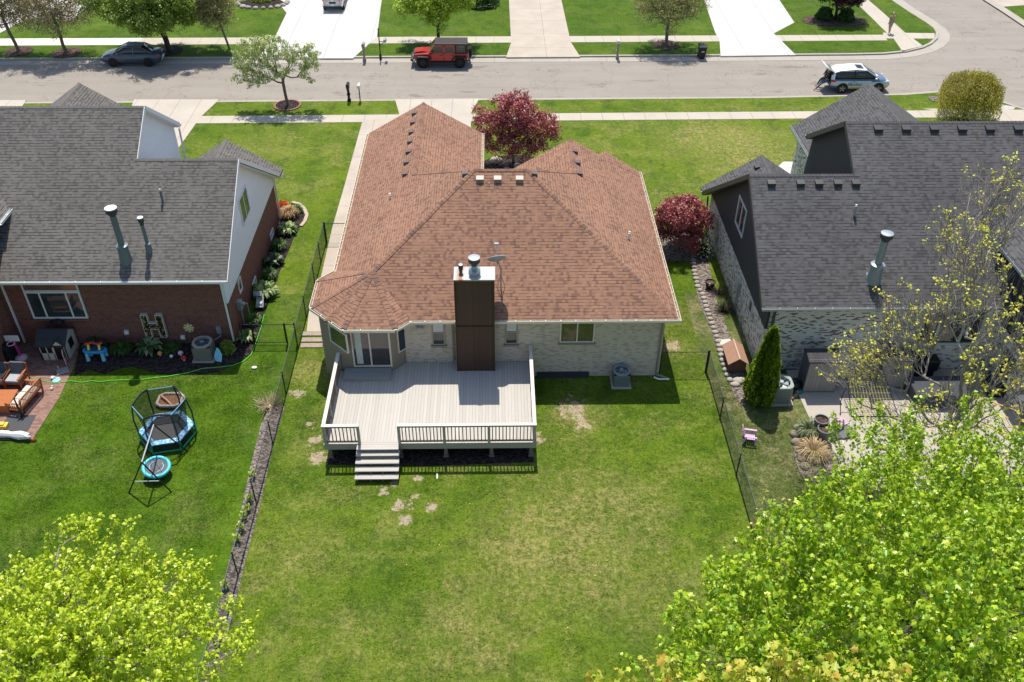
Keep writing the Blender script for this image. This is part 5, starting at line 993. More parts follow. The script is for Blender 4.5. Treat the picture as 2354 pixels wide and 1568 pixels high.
tag(B().rbox((P3(2108,843).x,32.2,.75),(.5,.3,.3)).rbox((P3(2108,843).x,32.2,.25),(.4,.25,.25)).build('gas_grill', m_blk, None, bev=.05, loc=(P3(2108,843).x,32.2,0)), 'black gas grill against the whitewashed wall', 'grill')
# timber steps by the bay
for k, (x, y) in enumerate(((722,768),(720,782),(718,795))):
    p = P3(x,y); tag(B().box(p.x-.55,p.y-.17,0,p.x+.5,p.y+.15,.05+.0*k).build('timber_slab', plain('weathered_timber', (.30,.25,.20), .9, var=.4, sc_=10), None, loc=(p.x,p.y,0)), ('upper','middle','lower')[k]+' weathered timber slab at the end of the side path', 'timber slab', 'timber slabs at the end of the side path')
c = P3(1005,1095); tag(B().rbox((c.x,c.y,.02),(.03,.16,.02),rz=.05).build('wood_scrap', m_rail, None, loc=c), 'short pale wood scrap lying on the grass near the deck steps', 'wood scrap')
# ---------------------------------------------------------------- trees and plants
MAPLE = [(0,0),(-.10,.16),(-.02,.44),(.22,.26),(.40,.56),(.54,.30),(.66,.30),(.70,.13),(1,0)]
def leaf_template(kind):
    if kind == 'maple': h = MAPLE
    elif kind == 'oval': h = [(0,0),(.25,.24),(.6,.26),(1,0)]
    else: h = [(0,0),(.3,.4),(.8,.3),(1,0)]
    n = len(h); v = [(x, 0 if i in (0, n-1) else y, 0 if i in (0, n-1) else -.45*y-.22*x*x) for i, (x, y) in enumerate(h)]
    v[-1] = (1, 0, -.25); r = v + [(x, -y, z) for x, y, z in v[1:-1]]
    return np.array(r), [list(range(n))[::-1], [0]+list(range(n, n+n-2))+[n-1]]
def leaves_mesh(name, P, A, N, S, kind, mt, parent, org):
    """P positions, A leaf axis, N normals, S sizes"""
    T, F = leaf_template(kind); n = len(P); A = A/np.linalg.norm(A, axis=1)[:, None]; Bx = np.cross(N, A); Bx /= np.linalg.norm(Bx, axis=1)[:, None]+1e-9; N = np.cross(A, Bx)
    V = P[:, None, :] - np.array(org)[None, None] + S[:, None, None]*(T[None, :, 0, None]*A[:, None]+T[None, :, 1, None]*Bx[:, None]+T[None, :, 2, None]*N[:, None])
    k = len(T); V = V.reshape(-1, 3); off = np.arange(n)*k; lt = [len(f) for f in F]; per = sum(lt)
    tmpl = np.concatenate([np.array(f) for f in F]); idx = (off[:, None]+tmpl[None]).ravel()
    me = bpy.data.meshes.new(name); me.vertices.add(len(V)); me.vertices.foreach_set('co', V.ravel())
    me.loops.add(n*per); me.loops.foreach_set('vertex_index', idx.astype(np.int32)); tot = np.tile(lt, n); st = np.concatenate([[0], np.cumsum(tot)[:-1]])
    me.polygons.add(len(tot)); me.polygons.foreach_set('loop_start', st.astype(np.int32)); me.polygons.foreach_set('loop_total', tot.astype(np.int32)); me.update(calc_edges=True)
    me.materials.append(mt); o = bpy.data.objects.new(name, me); C.objects.link(o); o.parent = parent; return o
def rndv(n, g): v = g.normal(size=(n, 3)); return v/np.linalg.norm(v, axis=1)[:, None]
def skeleton(base, fork, tips, g, wob=.12, step=.5, k_=.35):
    """grow towards the tip points; returns nodes, parents"""
    nodes = [Vector(base)]; par = [-1]; d = Vector(fork)-Vector(base); m_ = max(2, int(d.length/.6))
    for i in range(1, m_+1): nodes.append(Vector(base)+d*(i/m_)+Vector((g.normal()*.03, g.normal()*.03, 0))*(1 if i < m_ else 0)); par.append(len(nodes)-2)
    fi = len(nodes)-1; first = max(1, int(m_*.75)); path = [0.0]*len(nodes); order = np.argsort(np.linalg.norm(tips-np.array(fork), axis=1)); ends = []
    arr = np.array([tuple(v) for v in nodes]); fk = np.array(fork)
    for ti in order:
        t = tips[ti]; cand = arr[first:]; dd = np.linalg.norm(cand-t, axis=1); dt = np.linalg.norm(t-fk); dn = np.linalg.norm(cand-fk, axis=1)
        pen = np.where(dn > dt*.93, 5.0, 0)+np.maximum(0, cand[:, 2]-t[2])*1.2; j = int(np.argmin(dd+k_*np.array(path[first:])+pen))+first
        a = Vector(arr[j]); e = Vector(t); L = (e-a).length; n = max(1, int(round(L/step))); prev = j; sag = Vector((0, 0, -.10*L)) if n > 1 else Vector((0, 0, 0)); new = []
        for i in range(1, n+1):
            u = i/n; p = a.lerp(e, u)+sag*(4*u*(1-u))+(Vector(g.normal(size=3))*wob*min(L, 1)*(.35) if i < n else Vector((0, 0, 0)))
            nodes.append(p); par.append(prev); path.append(path[prev]+L/n); prev = len(nodes)-1; new.append(tuple(p))
        arr = np.vstack([arr, np.array(new)]); ends.append((ti, prev))
    return nodes, par, ends
def wood(name, nodes, par, r0, rmax, mt, parent, org, power=2.2, minr=.0):
    n = len(nodes); acc = [0.0]*n; ch = [[] for _ in range(n)]
    for i in range(n-1, 0, -1):
        if acc[i] == 0: acc[i] = r0**power
        acc[par[i]] += acc[i]; ch[par[i]].append(i)
    rad = [a**(1/power) for a in acc]; k = rmax/rad[0]
    pw = math.log(rmax/r0)/max(.01, math.log(rad[0]/r0)); rad = [max(r0, r0*(r/r0)**pw) for r in rad]; b = B()
    # walk chains so that limbs are continuous tubes
    stack = [(0, None)]
    while stack:
        i, pr = stack.pop(); chain = [pr, i] if pr is not None else [i]; cur = i
        while ch[cur]:
            big = max(ch[cur], key=lambda q: rad[q])
            for q in ch[cur]:
                if q != big: stack.append((q, cur))
            chain.append(big); cur = big
        if len(chain) > 1:
            rr = [rad[q] for q in chain]
            if pr is not None: rr[0] = min(rad[chain[0]], rad[chain[1]]*1.25)
            if rr[0] > .008 or minr == 0: b.tube([nodes[q] for q in chain], rr, 7 if rr[0] > .05 else (5 if rr[0] > .02 else 3), caps=False)
    return b.build(name, mt, parent, smooth=True)
def blobpts(blobs, n, g, shell=.5):
    out = []; w_ = np.array([b[3]*b[4]*b[5] for b in blobs]); w_ = w_/w_.sum()
    for b, q in zip(blobs, w_):
        m_ = max(1, int(round(n*q))); d = rndv(m_, g); r = g.random(m_)**(1/3)*(1-shell)+shell*(.8+.2*g.random(m_)); out.append(np.array(b[:3])+d*r[:, None]*np.array(b[3:6]))
    return np.vstack(out)
def lumpy(blobs, g, k, f):
    out = []
    for b in blobs:
        out.append((b[0], b[1], b[2], b[3]*.8, b[4]*.8, b[5]*.8))
        for d in rndv(k, g): q = f*(.6+.8*g.random()); out.append((b[0]+d[0]*b[3]*.82, b[1]+d[1]*b[4]*.82, b[2]+d[2]*b[5]*.82, b[3]*q, b[4]*q, b[5]*q))
    return out
def tree(name, label, cat, base, fork, blobs, ntips, tuft, lsize, lm, bark, kind='oval', rmax=.15, r0=.006, seed=1, group=None, spread=.22, shell=.35, droop=.35, step=.5, wob=.12, upb=.6, fill=0, outb=.5, lump=0, lf=.32, shoot=0, bare=0):
    g = np.random.default_rng(seed); blobs = lumpy(blobs, g, lump, lf) if lump else blobs; base = Vector(base); t = thing(name, label, cat, base, group=group); org = tuple(base)
    tips = blobpts(blobs, ntips, g, shell); nodes, par, ends = skeleton(base, fork, tips, g, wob, step)
    wood('trunk', nodes, par, r0, rmax, bark, t, org)
    P = tips; n = len(P); cen = np.array([np.mean([b[0] for b in blobs]), np.mean([b[1] for b in blobs]), np.mean([b[2] for b in blobs])])
    k = g.poisson(tuft, n)*(g.random(n) > bare); idx = np.repeat(np.arange(n), k); m_ = len(idx); off = rndv(m_, g)*(g.random(m_)**.5*spread)[:, None]; Q = P[idx]+off
    if shoot:
        dv = np.array([tuple((nodes[e]-nodes[par[e]]).normalized()) for ti, e in sorted(ends)])*.5+np.array([0, 0, .75])+rndv(n, g)*.25; dv /= np.linalg.norm(dv, axis=1)[:, None]
        u_ = g.random(m_); Q = P[idx]+dv[idx]*((u_-.7)*shoot*(.5+g.random(n)[idx]))[:, None]+off*(1.15-.5*u_)[:, None]
    if fill:
        Q2 = blobpts(blobs, fill, g, .25); Q = np.vstack([Q, Q2]); off = np.vstack([off, rndv(len(Q2), g)*.1]); m_ = len(Q)
    rad = off/(np.linalg.norm(off, axis=1)[:, None]+1e-6); A = rad*outb+rndv(m_, g)*.6+np.array([0, 0, -droop]); N = np.array([0, 0, upb*2])+rndv(m_, g)*.9+rad*.4
    S = lsize*(.65+.7*g.random(m_)); leaves_mesh('crown', Q, A, N, S, kind, lm, t, org); return t
def bark(name, col, var=.35): return plain(name, col, .9, var=var, sc_=10, bump=.5, spec=.15)
bk_g = bark('grey_bark', (.17,.15,.125)); bk_d = bark('dark_bark', (.075,.06,.05)); bk_t = bark('pale_twig_bark', (.26,.235,.205)); bk_r = bark('maple_bark', (.10,.075,.06))
lf_lime = leafmat('fresh_maple_leaves', (.35,.50,.022), (.62,.72,.045), (.58,.68,.05), tr=.28, rough=.36); lf_limeR = leafmat('bright_green_maple_leaves', (.15,.32,.010), (.46,.60,.03), (.54,.65,.05), tr=.28, rough=.34, pc=.88)
lf_top = leafmat('young_reddish_maple_leaves', (.38,.48,.05), (.58,.54,.07), (.60,.42,.07), tr=.3, pc=.9)
lf_bud = leafmat('budding_leaves', (.62,.64,.07), (.80,.78,.11), (.60,.42,.10), tr=.3, pc=.88); lf_oliv = leafmat('olive_spring_leaves', (.25,.27,.09), (.36,.34,.14), (.34,.26,.13), tr=.3)
lf_br = leafmat('brownish_spring_leaves', (.32,.27,.15), (.42,.34,.20), (.26,.27,.09), tr=.3); lf_grn = leafmat('green_leaves', (.14,.24,.03), (.26,.36,.05), (.38,.44,.08), tr=.3)
lf_crab = leafmat('grey_green_leaves', (.28,.37,.12), (.48,.56,.23), (.62,.66,.40), tr=.3, pc=.6); lf_red = leafmat('crimson_maple_leaves', (.29,.048,.058), (.47,.115,.13), (.56,.25,.26), tr=.28, pc=.7); lf_mar = leafmat('dark_maroon_leaves', (.03,.010,.012), (.06,.016,.018), (.10,.03,.03), tr=.2)
lf_yel = leafmat('yellow_green_leaves', (.50,.43,.06), (.64,.56,.11), (.40,.42,.07), tr=.25); lf_thu = leafmat('cedar_foliage', (.11,.19,.015), (.21,.32,.025), (.38,.47,.05), tr=.35, pc=.7)
lf_lg = leafmat('lime_street_tree_leaves', (.24,.40,.02), (.40,.54,.04), (.52,.58,.07), tr=.3)
def PB(px, py, z, rx, ry, rz): p = G(px, py, z); return (p.x, p.y, p.z, rx, ry, rz)
# --- big bright green maple, bottom right
B_ = [PB(2060,1230,9.5,3.2,3.0,2.6), PB(1800,1400,11,2.3,2.2,2.0), PB(2200,1400,12.5,3.2,3.2,2.6), PB(1950,1500,14,2.2,2.2,2.0), PB(2350,1250,11,2.8,2.6,2.6), PB(2050,1060,7.6,2.2,1.8,1.6), PB(1640,1490,11.5,1.4,1.4,1.3), PB(2250,1520,14.5,2.4,2.2,2.0), PB(1850,1240,8.6,1.6,1.5,1.6), PB(2300,1090,8,2.4,1.8,1.6), PB(2110,1010,7.4,1.3,1.1,1.5), PB(2230,1000,7.8,1.3,1.1,1.4), PB(1590,1500,12.2,1.2,1.1,1.1), PB(1700,1560,13.5,1.3,1.2,1.2), PB(1760,1330,9.6,1.2,1.1,1.1)]
tree('maple_tree', 'large bright green maple filling the lower right of the picture', 'tree', (12.2,11.2,0), (12.4,11.6,5.2), B_, 1650, 38, .095, lf_limeR, bk_r, 'maple', rmax=.25, r0=.005, seed=3, spread=.21, shoot=.75, shell=.15, step=.7, lump=6, lf=.28, droop=.55, upb=.45)
# --- reddish young maple top, bottom centre, nearer the camera
B_ = [PB(1800,1640,16.2,1.3,1.0,1.1), PB(1560,1640,15.6,1.0,.8,1.0), PB(1350,1625,15.2,.85,.6,.8), PB(2000,1660,16.4,1.1,.9,1.0), PB(1430,1700,14.6,1.2,1.0,1.1), PB(1750,1800,14,2.4,1.8,1.8)]
tree('maple_tree', 'tree top with yellowish and reddish young leaves at the bottom edge of the picture', 'tree', (5.2,3.2,0), (5.2,3.4,8.0), B_, 420, 24, .105, lf_top, bk_r, 'maple', rmax=.22, seed=5, spread=.19, shoot=.6, step=.7, lump=5, lf=.35, droop=.55, upb=.45)
# --- yellow-green maple, bottom left
B_ = [PB(190,1420,7.2,3.0,2.4,2.0), PB(40,1400,7,2.2,2.0,1.8), PB(380,1400,7,2.0,1.7,1.5), PB(200,1240,7,1.0,.8,1.1), PB(430,1500,7.5,1.5,1.2,1.1), PB(60,1540,8,2.6,2.0,1.6), PB(280,1540,8.2,2.4,1.8,1.5), PB(420,1300,6.6,.8,.7,.9)]
tree('maple_tree', 'yellow-green maple with loose leaf clusters at the lower left corner', 'tree', (-13.2,12.6,0), (-13.0,12.8,3.6), B_, 1050, 27, .095, lf_lime, bk_t, 'maple', rmax=.18, r0=.008, seed=9, spread=.17, shoot=.6, shell=.15, lump=6, lf=.30, droop=.5, upb=.5, wob=.25)
# --- budding tree in front of the right house
bb = G(2130,1150); B_ = [PB(2240,650,8.6,1.8,1.3,2.2), PB(2060,780,6.4,1.9,1.3,2.0), PB(2300,800,7.6,1.8,1.3,2.0), PB(2170,520,9.8,1.0,.8,1.5), PB(1970,840,5.0,1.5,1.1,1.5), PB(2200,930,5.4,1.9,1.4,1.3), PB(2310,480,10.2,1.3,1.0,2.0), PB(2240,390,11.2,.6,.5,.8), PB(2060,960,4.2,1.7,1.1,1.0)]
tree('budding_tree', 'tall grey-branched tree just coming into leaf in front of the whitewashed house', 'tree', bb, bb+Vector((.1,.1,1.3)), B_, 3200, 5.0, .08, lf_bud, bk_t, 'maple', bare=.75, rmax=.09, r0=.0075, seed=12, spread=.13, shell=.08, wob=.4, droop=.1, lump=3, lf=.4, step=.4)
bb = G(2338,1115); B_ = [PB(2345,900,4.5,1.3,1.0,2.0), PB(2400,700,7,1.5,1.2,2.0), PB(2330,1010,3,1.0,1.0,1.0)]
tree('budding_tree', 'bare-branched tree with a dark trunk at the right edge of the picture', 'tree', bb, bb+Vector((.1,.2,2.2)), B_, 130, 3.5, .12, lf_bud, bk_g, 'maple', rmax=.13, r0=.011, seed=14, spread=.14, wob=.3)
bb = G(1765,1290); tree('twiggy_shrub', 'bare twiggy shrub with few yellow leaves beside the right fence', 'shrub', bb, bb+Vector((0,0,.4)), [(bb.x,bb.y,2.3,1.1,.9,1.5),(bb.x-.7,bb.y-.4,1.6,.6,.5,.8)], 80, 1.6, .09, lf_bud, bk_t, 'maple', rmax=.04, r0=.008, seed=21, spread=.12, wob=.3)
bb = G(1890,1105); tree('twiggy_shrub', 'reddish olive shrub at the corner of the right patio', 'shrub', bb, bb+Vector((0,0,.2)), [(bb.x,bb.y,.7,1.3,.9,.7)], 220, 9, .05, lf_oliv, bk_g, 'oval', rmax=.03, r0=.006, seed=22, spread=.14)
# --- street trees
def street(label, px, py, H, W, nt_, tuft, ls, lm, bk, seed, name='street_tree', fk=.33, lean=(0,0), zs=1.0, **kw):
    b0 = G(px, py); x, y = b0.x, b0.y; lx, ly = lean; k = dict(rmax=.13, r0=.012, spread=.3, shell=.25, wob=.3, lump=4, lf=.35); k.update(kw)
    bl = [(x+lx,y+ly,H*.63*zs,W*.8,W*.8,H*.31),(x+lx-W*.48,y+ly,H*.52*zs,W*.55,W*.55,H*.22),(x+lx+W*.48,y+ly-.2,H*.54*zs,W*.55,W*.55,H*.24),(x+lx+.1,y+ly-W*.4,H*.48*zs,W*.5,W*.5,H*.20)]
    return tree(name, label, 'tree', b0, b0+Vector((lx*.5,ly*.5,H*fk)), bl, nt_, tuft, ls, lm, bk, seed=seed, group='trees along the street', **k)
street('sparse brownish tree, leftmost along the far pavement', 43, 118, 9.0, 3.3, 560, 18, .12, lf_br, bk_g, 31, lean=(-.8,0), zs=.84, fill=3000)
street('sparse brown-budding tree second from the left along the far pavement', 153, 121, 8.8, 3.7, 640, 20, .12, lf_br, bk_g, 32, lean=(-.4,0), zs=.84, fill=3000)
street('dense broad green tree behind the grey sedan', 389, 116, 8.6, 5.0, 1000, 32, .16, lf_grn, bk_d, 33, fk=.2, rmax=.22, fill=9000, lean=(-.6,.3), zs=.82)
street('slim olive tree leaning left beside the broad green tree', 528, 114, 7.8, 2.3, 420, 26, .13, lf_oliv, bk_g, 34, lean=(-.9,0), rmax=.09, zs=.86, fill=2500)
street('lime green round tree behind the red off-road car', 1008, 95, 6.8, 3.3, 600, 28, .15, lf_lg, bk_d, 35, fk=.2, fill=4000)
street('olive tree in a mulch ring behind the black bin', 1532, 104, 6.8, 3.4, 650, 20, .12, lf_oliv, bk_g, 36, rmax=.14)
street('tree with dark maroon leaves between two round bushes', 1920, 42, 4.9, 2.7, 520, 30, .15, lf_mar, bk_d, 37, fk=.15, fill=4000)
b0 = G(662,243); x, y = b0.x, b0.y
tree('street_tree', 'light grey-green tree in a mulch ring on the near verge', 'tree', b0, b0+Vector((-.1,0,1.7)), [(x-.6,y,4.2,2.0,1.6,.9),(x-2.3,y-.2,3.3,1.4,1.2,.8),(x+1.5,y,3.6,1.3,1.2,1.0),(x-.6,y-.9,3.0,1.5,.9,.6),(x-3.0,y-.4,2.5,.8,.7,.6),(x-1.8,y-.9,2.4,1.0,.7,.5),(x+2.0,y-.5,2.8,.8,.7,.6)], 300, 34, .12, lf_crab, bk_g, 'oval', rmax=.11, r0=.012, seed=41, spread=.22, droop=.8, lump=4, lf=.35)
b0 = G(1180,372); x, y = b0.x, b0.y
tree('japanese_maple', 'crimson Japanese maple with a spreading crown in front of the middle house', 'tree', b0, b0+Vector((0,0,1.3)), [(x+.1,y,3.4,2.1,1.6,1.3),(x-1.4,y-.2,2.7,1.5,1.3,1.0),(x+1.6,y-.1,2.7,1.6,1.3,1.0),(x+.1,y-1.0,1.7,1.8,1.0,.9),(x+.1,y+.2,4.3,1.1,.9,.5),(x+2.3,y-.4,2.3,.9,.7,.6),(x-1.2,y-.9,1.8,.9,.7,.5),(x+1.5,y-.9,1.7,.9,.7,.5)], 640, 32, .12, lf_red, bk_g, 'oval', rmax=.1, r0=.012, seed=42, spread=.26, droop=.5, lump=4, lf=.35)
b0 = G(1562,565); x, y = b0.x, b0.y
tree('japanese_maple', 'rounded crimson Japanese maple beside the whitewashed house', 'tree', b0, b0+Vector((0,0,.6)), [(x,y,2.1,1.7,1.5,1.35),(x-.9,y-.2,1.7,1.15,1.1,1.0),(x+.9,y-.1,1.7,1.0,1.1,1.0),(x,y-.8,1.3,1.3,.8,.9)], 640, 34, .10, lf_red, bk_g, 'oval', rmax=.08, r0=.01, seed=43, spread=.2, droop=.6, lump=3, lf=.35)
b0 = G(2215,272); x, y = b0.x, b0.y
def weeping(name, label, b0, H, W, n, lm, seed):
    g = np.random.default_rng(seed); t = thing(name, label, 'tree', b0); org = tuple(b0); tips = []; bb_ = B(); P = []
    for k in range(n):
        a = g.random()*6.283; r = W*math.sqrt(g.random())*(1+.10*math.sin(a*4)+.07*math.sin(a*7+2)); zt = H*(1-.28*(r/W)**2)*(.82+.22*g.random())*(1+.06*math.sin(a*3+1)); x0, y0 = b0.x+r*.6*math.cos(a), b0.y+r*.6*math.sin(a); x1, y1 = b0.x+r*math.cos(a), b0.y+r*math.sin(a); L = zt*(.5+.45*g.random())
        pts = [Vector((x0,y0,zt)), Vector((x1,y1,zt-.15)), Vector((x1+.1*math.cos(a),y1+.1*math.sin(a),zt-L*.55)), Vector((x1,y1,zt-L))]; bb_.tube(pts, [.008,.006,.005,.003], 3, caps=False)
        for u in np.linspace(0, 1, 26): s_ = u*3; i = min(2, int(s_)); P.append(tuple(pts[i].lerp(pts[i+1], s_-i)))
    tr = B(); 
    for k in range(9): a = k*.7; tr.tube([b0+Vector((0,0,-.1)), b0+Vector((.1*math.cos(a),.1*math.sin(a),H*.5)), b0+Vector((W*.5*math.cos(a),W*.5*math.sin(a),H*.92))], [.12,.07,.02], 7)
    tr.add(bb_.v, []); nb = len(tr.v)-len(bb_.v); tr.f += [tuple(i+nb for i in f) for f in bb_.f]; tr.build('trunk', bk_g, t)
    P = np.array(P)+g.normal(size=(len(P),3))*.07; A = rndv(len(P), g)*.7+np.array([0,0,-.9]); N = rndv(len(P), g)+np.array([0,-.2,1.0]); leaves_mesh('crown', P, A, N, .12*(.7+.6*g.random(len(P))), 'oval', lm, t, org)
weeping('weeping_tree', 'mounded yellow-green weeping tree near the street corner', b0, 3.4, 2.1, 620, lf_yel, 51)
# --- conical evergreen
def cone_tree(name, label, b0, H, W, n, lm, seed):
    g = np.random.default_rng(seed); t = thing(name, label, 'tree', b0); u = g.random(n)**.75; z = .08+u*(H-.1)
    prof = W*np.minimum(1, (z/H*3.2+.55))*np.power(np.clip(1-z/H, 0, 1), .62)*1.12; a = g.random(n)*6.2832; lob = 1+.13*np.sin(a*5+z*1.3)+.08*np.sin(a*11-z*3)+.07*np.sin(z*9+a*2); r = prof*lob*(.78+.26*g.random(n)**.6)
    P = np.stack([b0.x+r*np.cos(a), b0.y+r*np.sin(a), z], 1); out = np.stack([np.cos(a), np.sin(a), np.zeros(n)], 1); A = np.array([0,0,1.0])+out*.5+rndv(n, g)*.35; N = out*.45+rndv(n, g)*.55+np.array([0,.25,.8])
    leaves_mesh('foliage', P, A, N, .12*(.6+.7*g.random(n)), 'leaf', lm, t, tuple(b0)); B().tube([b0+Vector((0,0,-.1)), b0+Vector((0,0,H*.9))], [.08,.02], 6).build('trunk', bk_d, t)
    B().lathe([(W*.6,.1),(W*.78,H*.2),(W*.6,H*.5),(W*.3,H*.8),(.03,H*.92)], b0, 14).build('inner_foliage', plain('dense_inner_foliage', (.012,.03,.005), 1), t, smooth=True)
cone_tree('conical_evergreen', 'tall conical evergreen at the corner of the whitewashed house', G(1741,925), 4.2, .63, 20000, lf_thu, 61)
def bush(label, b0, r, h, n, lm, seed, name='round_bush', ls=.07, group=None, kind='leaf', cat='bush', leafup=.3):
    g = np.random.default_rng(seed); t = thing(name, label, cat, b0, group=group); d = rndv(n, g); d[:, 2] = np.abs(d[:, 2])*1.05-.12; lob = 1+.08*np.sin(d[:, 0]*9+1)*np.cos(d[:, 1]*8)+.07*np.sin(d[:,2]*11)
    k = (.78+.24*g.random(n))*lob; P = np.array(b0)+d*np.array([r, r, h])[None]*k[:, None]+np.array([0,0,.05]); A = d*.6+rndv(n, g)*.6+np.array([0,0,leafup]); N = d+rndv(n, g)*.6+np.array([0,0,.3])
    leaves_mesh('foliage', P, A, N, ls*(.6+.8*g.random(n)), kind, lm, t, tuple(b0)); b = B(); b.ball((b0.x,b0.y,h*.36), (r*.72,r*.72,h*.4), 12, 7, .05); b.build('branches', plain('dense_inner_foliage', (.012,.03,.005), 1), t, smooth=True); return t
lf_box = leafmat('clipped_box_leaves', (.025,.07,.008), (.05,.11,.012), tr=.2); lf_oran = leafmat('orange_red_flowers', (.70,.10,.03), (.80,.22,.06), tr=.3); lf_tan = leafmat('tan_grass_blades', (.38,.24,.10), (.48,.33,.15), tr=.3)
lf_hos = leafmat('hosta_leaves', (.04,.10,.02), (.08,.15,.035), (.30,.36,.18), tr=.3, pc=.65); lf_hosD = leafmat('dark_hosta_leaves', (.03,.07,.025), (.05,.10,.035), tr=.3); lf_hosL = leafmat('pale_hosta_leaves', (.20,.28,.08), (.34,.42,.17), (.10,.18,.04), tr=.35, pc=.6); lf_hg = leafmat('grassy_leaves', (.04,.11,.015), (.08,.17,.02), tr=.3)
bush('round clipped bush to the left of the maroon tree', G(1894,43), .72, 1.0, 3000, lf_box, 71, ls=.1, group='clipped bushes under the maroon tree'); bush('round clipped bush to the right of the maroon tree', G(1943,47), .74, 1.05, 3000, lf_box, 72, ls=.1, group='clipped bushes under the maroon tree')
bush('wide dark bush at the top edge beside the lime green tree', G(1105,10), 1.7, 1.5, 5000, lf_box, 73, ls=.11)
bush('spreading bush in the rock-ringed bed at the top edge', G(604,-2), 1.2, .8, 2500, lf_grn, 74, ls=.11)
bush('orange-red flowering clump beside the red brick house', G(652,482), .42, .5, 900, lf_oran, 75, 'flower_clump', .07, cat='flowers')
bush('small bright green shrub beside the pale blue sled', G(524,808), .36, .55, 1200, lf_grn, 76, 'shrub', .07, cat='shrub')
bush('white-flowering dark shrub against the whitewashed side wall', G(1617,590), .5, 1.2, 700, leafmat('white_blossom', (.6,.6,.55), (.7,.7,.66), (.05,.09,.03), tr=.3, pc=.55), 77, 'shrub', .08, cat='shrub')
def clump(label, b0, r, h, n, lm, seed, wd=.05, name='hosta', cat='plant', group=None):
    """arching blades from one crown"""
    g = random.Random(seed); t = thing(name, label, cat, b0, group=group); b = B()
    for i in range(n):
        a = g.random()*6.283; L = r*(.55+.5*g.random()); hh = h*(.5+.6*g.random()); d = Vector((math.cos(a),math.sin(a),0)); s_ = Vector((-d.y,d.x,0))
        c0 = b0+d*.03; pts = [c0, c0+d*L*.35+Vector((0,0,hh*.8)), c0+d*L*.75+Vector((0,0,hh)), c0+d*L+Vector((0,0,hh*.6))]; ws = [.2,.9,1.0,.08]; tw = Vector((0,0,g.uniform(-.3,.3)))
        vv = []
        for p, w_ in zip(pts, ws): q = (s_+tw).normalized()*wd*w_; vv += [p-q, p+q]
        b.add(vv, [(0,1,3,2),(2,3,5,4),(4,5,7,6)])
    b.build('leaves', lm, t, smooth=True); b = B(); b.ball((b0.x,b0.y,.04),(r*.3,r*.3,.08),8,5); b.build('crown_base', bk_d, t); return t
def HS(px, py): return G(px, py)
clump('large variegated hosta below the letter planter', HS(345,806), .72, .5, 90, lf_hos, 81, .085); clump('dark hosta behind the blue water table', HS(219,806), .6, .5, 55, lf_hosD, 82, .08)
clump('grassy green clump between the water table and the variegated hosta', HS(281,810), .6, .45, 260, lf_hg, 83, .012, 'grass_clump'); clump('low dark grassy clump right of the variegated hosta', HS(395,806), .55, .3, 200, lf_hg, 84, .012, 'grass_clump')
clump('pale green and white hosta near the far end of the red house bed', HS(663,536), .62, .5, 70, lf_hosL, 85, .08); clump('fine dark grassy clump between the two far hostas of the red house bed', HS(643,573), .5, .5, 240, lf_hg, 86, .012, 'grass_clump')
clump('dark blue-green hosta midway along the red house bed', HS(630,608), .62, .5, 80, lf_hosD, 87, .085); clump('grassy green clump midway along the red house bed, nearer the camera than the dark hosta', HS(621,641), .5, .5, 240, lf_hg, 88, .012, 'grass_clump')
clump('large hosta with cream-edged leaves beside the hose reel', HS(612,678), .75, .55, 90, lf_hosL, 89, .09); clump('dark grassy clump between the hose reel and the garden gate', HS(585,742), .5, .4, 180, lf_hg, 90, .014, 'grass_clump')
clump('hosta with pale leaf edges at the foot of the garden gate', HS(568,782), .5, .45, 60, lf_hosL, 91, .06); clump('tan ornamental grass clump in the curved bed of the red house', HS(666,500), .62, .6, 420, lf_tan, 92, .012, 'ornamental_grass'); clump('dark green grass at the end of the curved bed of the red house', HS(684,488), .4, .4, 200, lf_hg, 93, .012, 'grass_clump')
clump('grey-green spiky grass clump beside the tall grey planters', HS(1857,1000), .7, .6, 320, leafmat('spiky_grey_grass', (.13,.17,.07), (.24,.27,.13), tr=.3), 94, .012, 'ornamental_grass'); clump('straw-coloured grass clump in the boulder-edged bed', HS(1868,1045), .8, .5, 420, leafmat('straw_blades', (.42,.30,.15), (.52,.40,.22), tr=.3), 95, .012, 'ornamental_grass')
for k, (x, y, l) in enumerate(((583,1098,'farthest from the camera'),(575,1152,'second farthest from the camera'),(569,1176,'third farthest from the camera'),(562,1195,'fourth farthest from the camera'),(555,1220,'third nearest the camera'),(547,1246,'second nearest the camera'),(519,1353,'nearest the camera'))):
    clump('small leafy sapling in the mulch strip along the left fence, '+l, HS(x,y), .16, .4, 26, lf_lg, 100+k, .03, 'sapling', group='saplings in the mulch strip')
# tan dead branches by the left fence and dark bare shrub by the right wall
def twigs(label, b0, r, h, n, mt, seed, name='bare_shrub', up=.6, rr=.009):
    g = random.Random(seed); t = thing(name, label, 'shrub', b0); b = B()
    for i in range(n):
        a = g.random()*6.283; e = g.random()*up; d = Vector((math.cos(a)*math.cos(e),math.sin(a)*math.cos(e),math.sin(e)+.15)); L = r*(.5+.6*g.random()); p = Vector(b0); pts = [p.copy()]
        for s_ in range(5): d = (d+Vector((g.gauss(0,.22),g.gauss(0,.22),g.gauss(-.03,.15)))).normalized(); p = p+d*L/5; p.z = max(.02,p.z); pts.append(p.copy())
        b.tube(pts, [rr*1.6,rr*1.3,rr,rr*.8,rr*.6,rr*.4], 3, caps=False)
        for s_ in (2,3): 
            q = pts[s_]; dd = (d+Vector((g.gauss(0,.6),g.gauss(0,.6),g.gauss(0,.4)))).normalized(); b.tube([q, q+dd*L*.3], [rr*.7,rr*.3], 3, caps=False)
    b.build('branches', mt, t); B().ball((b0.x,b0.y,.03),(.12,.12,.06),8,5).build('root_crown', mt, t); return t
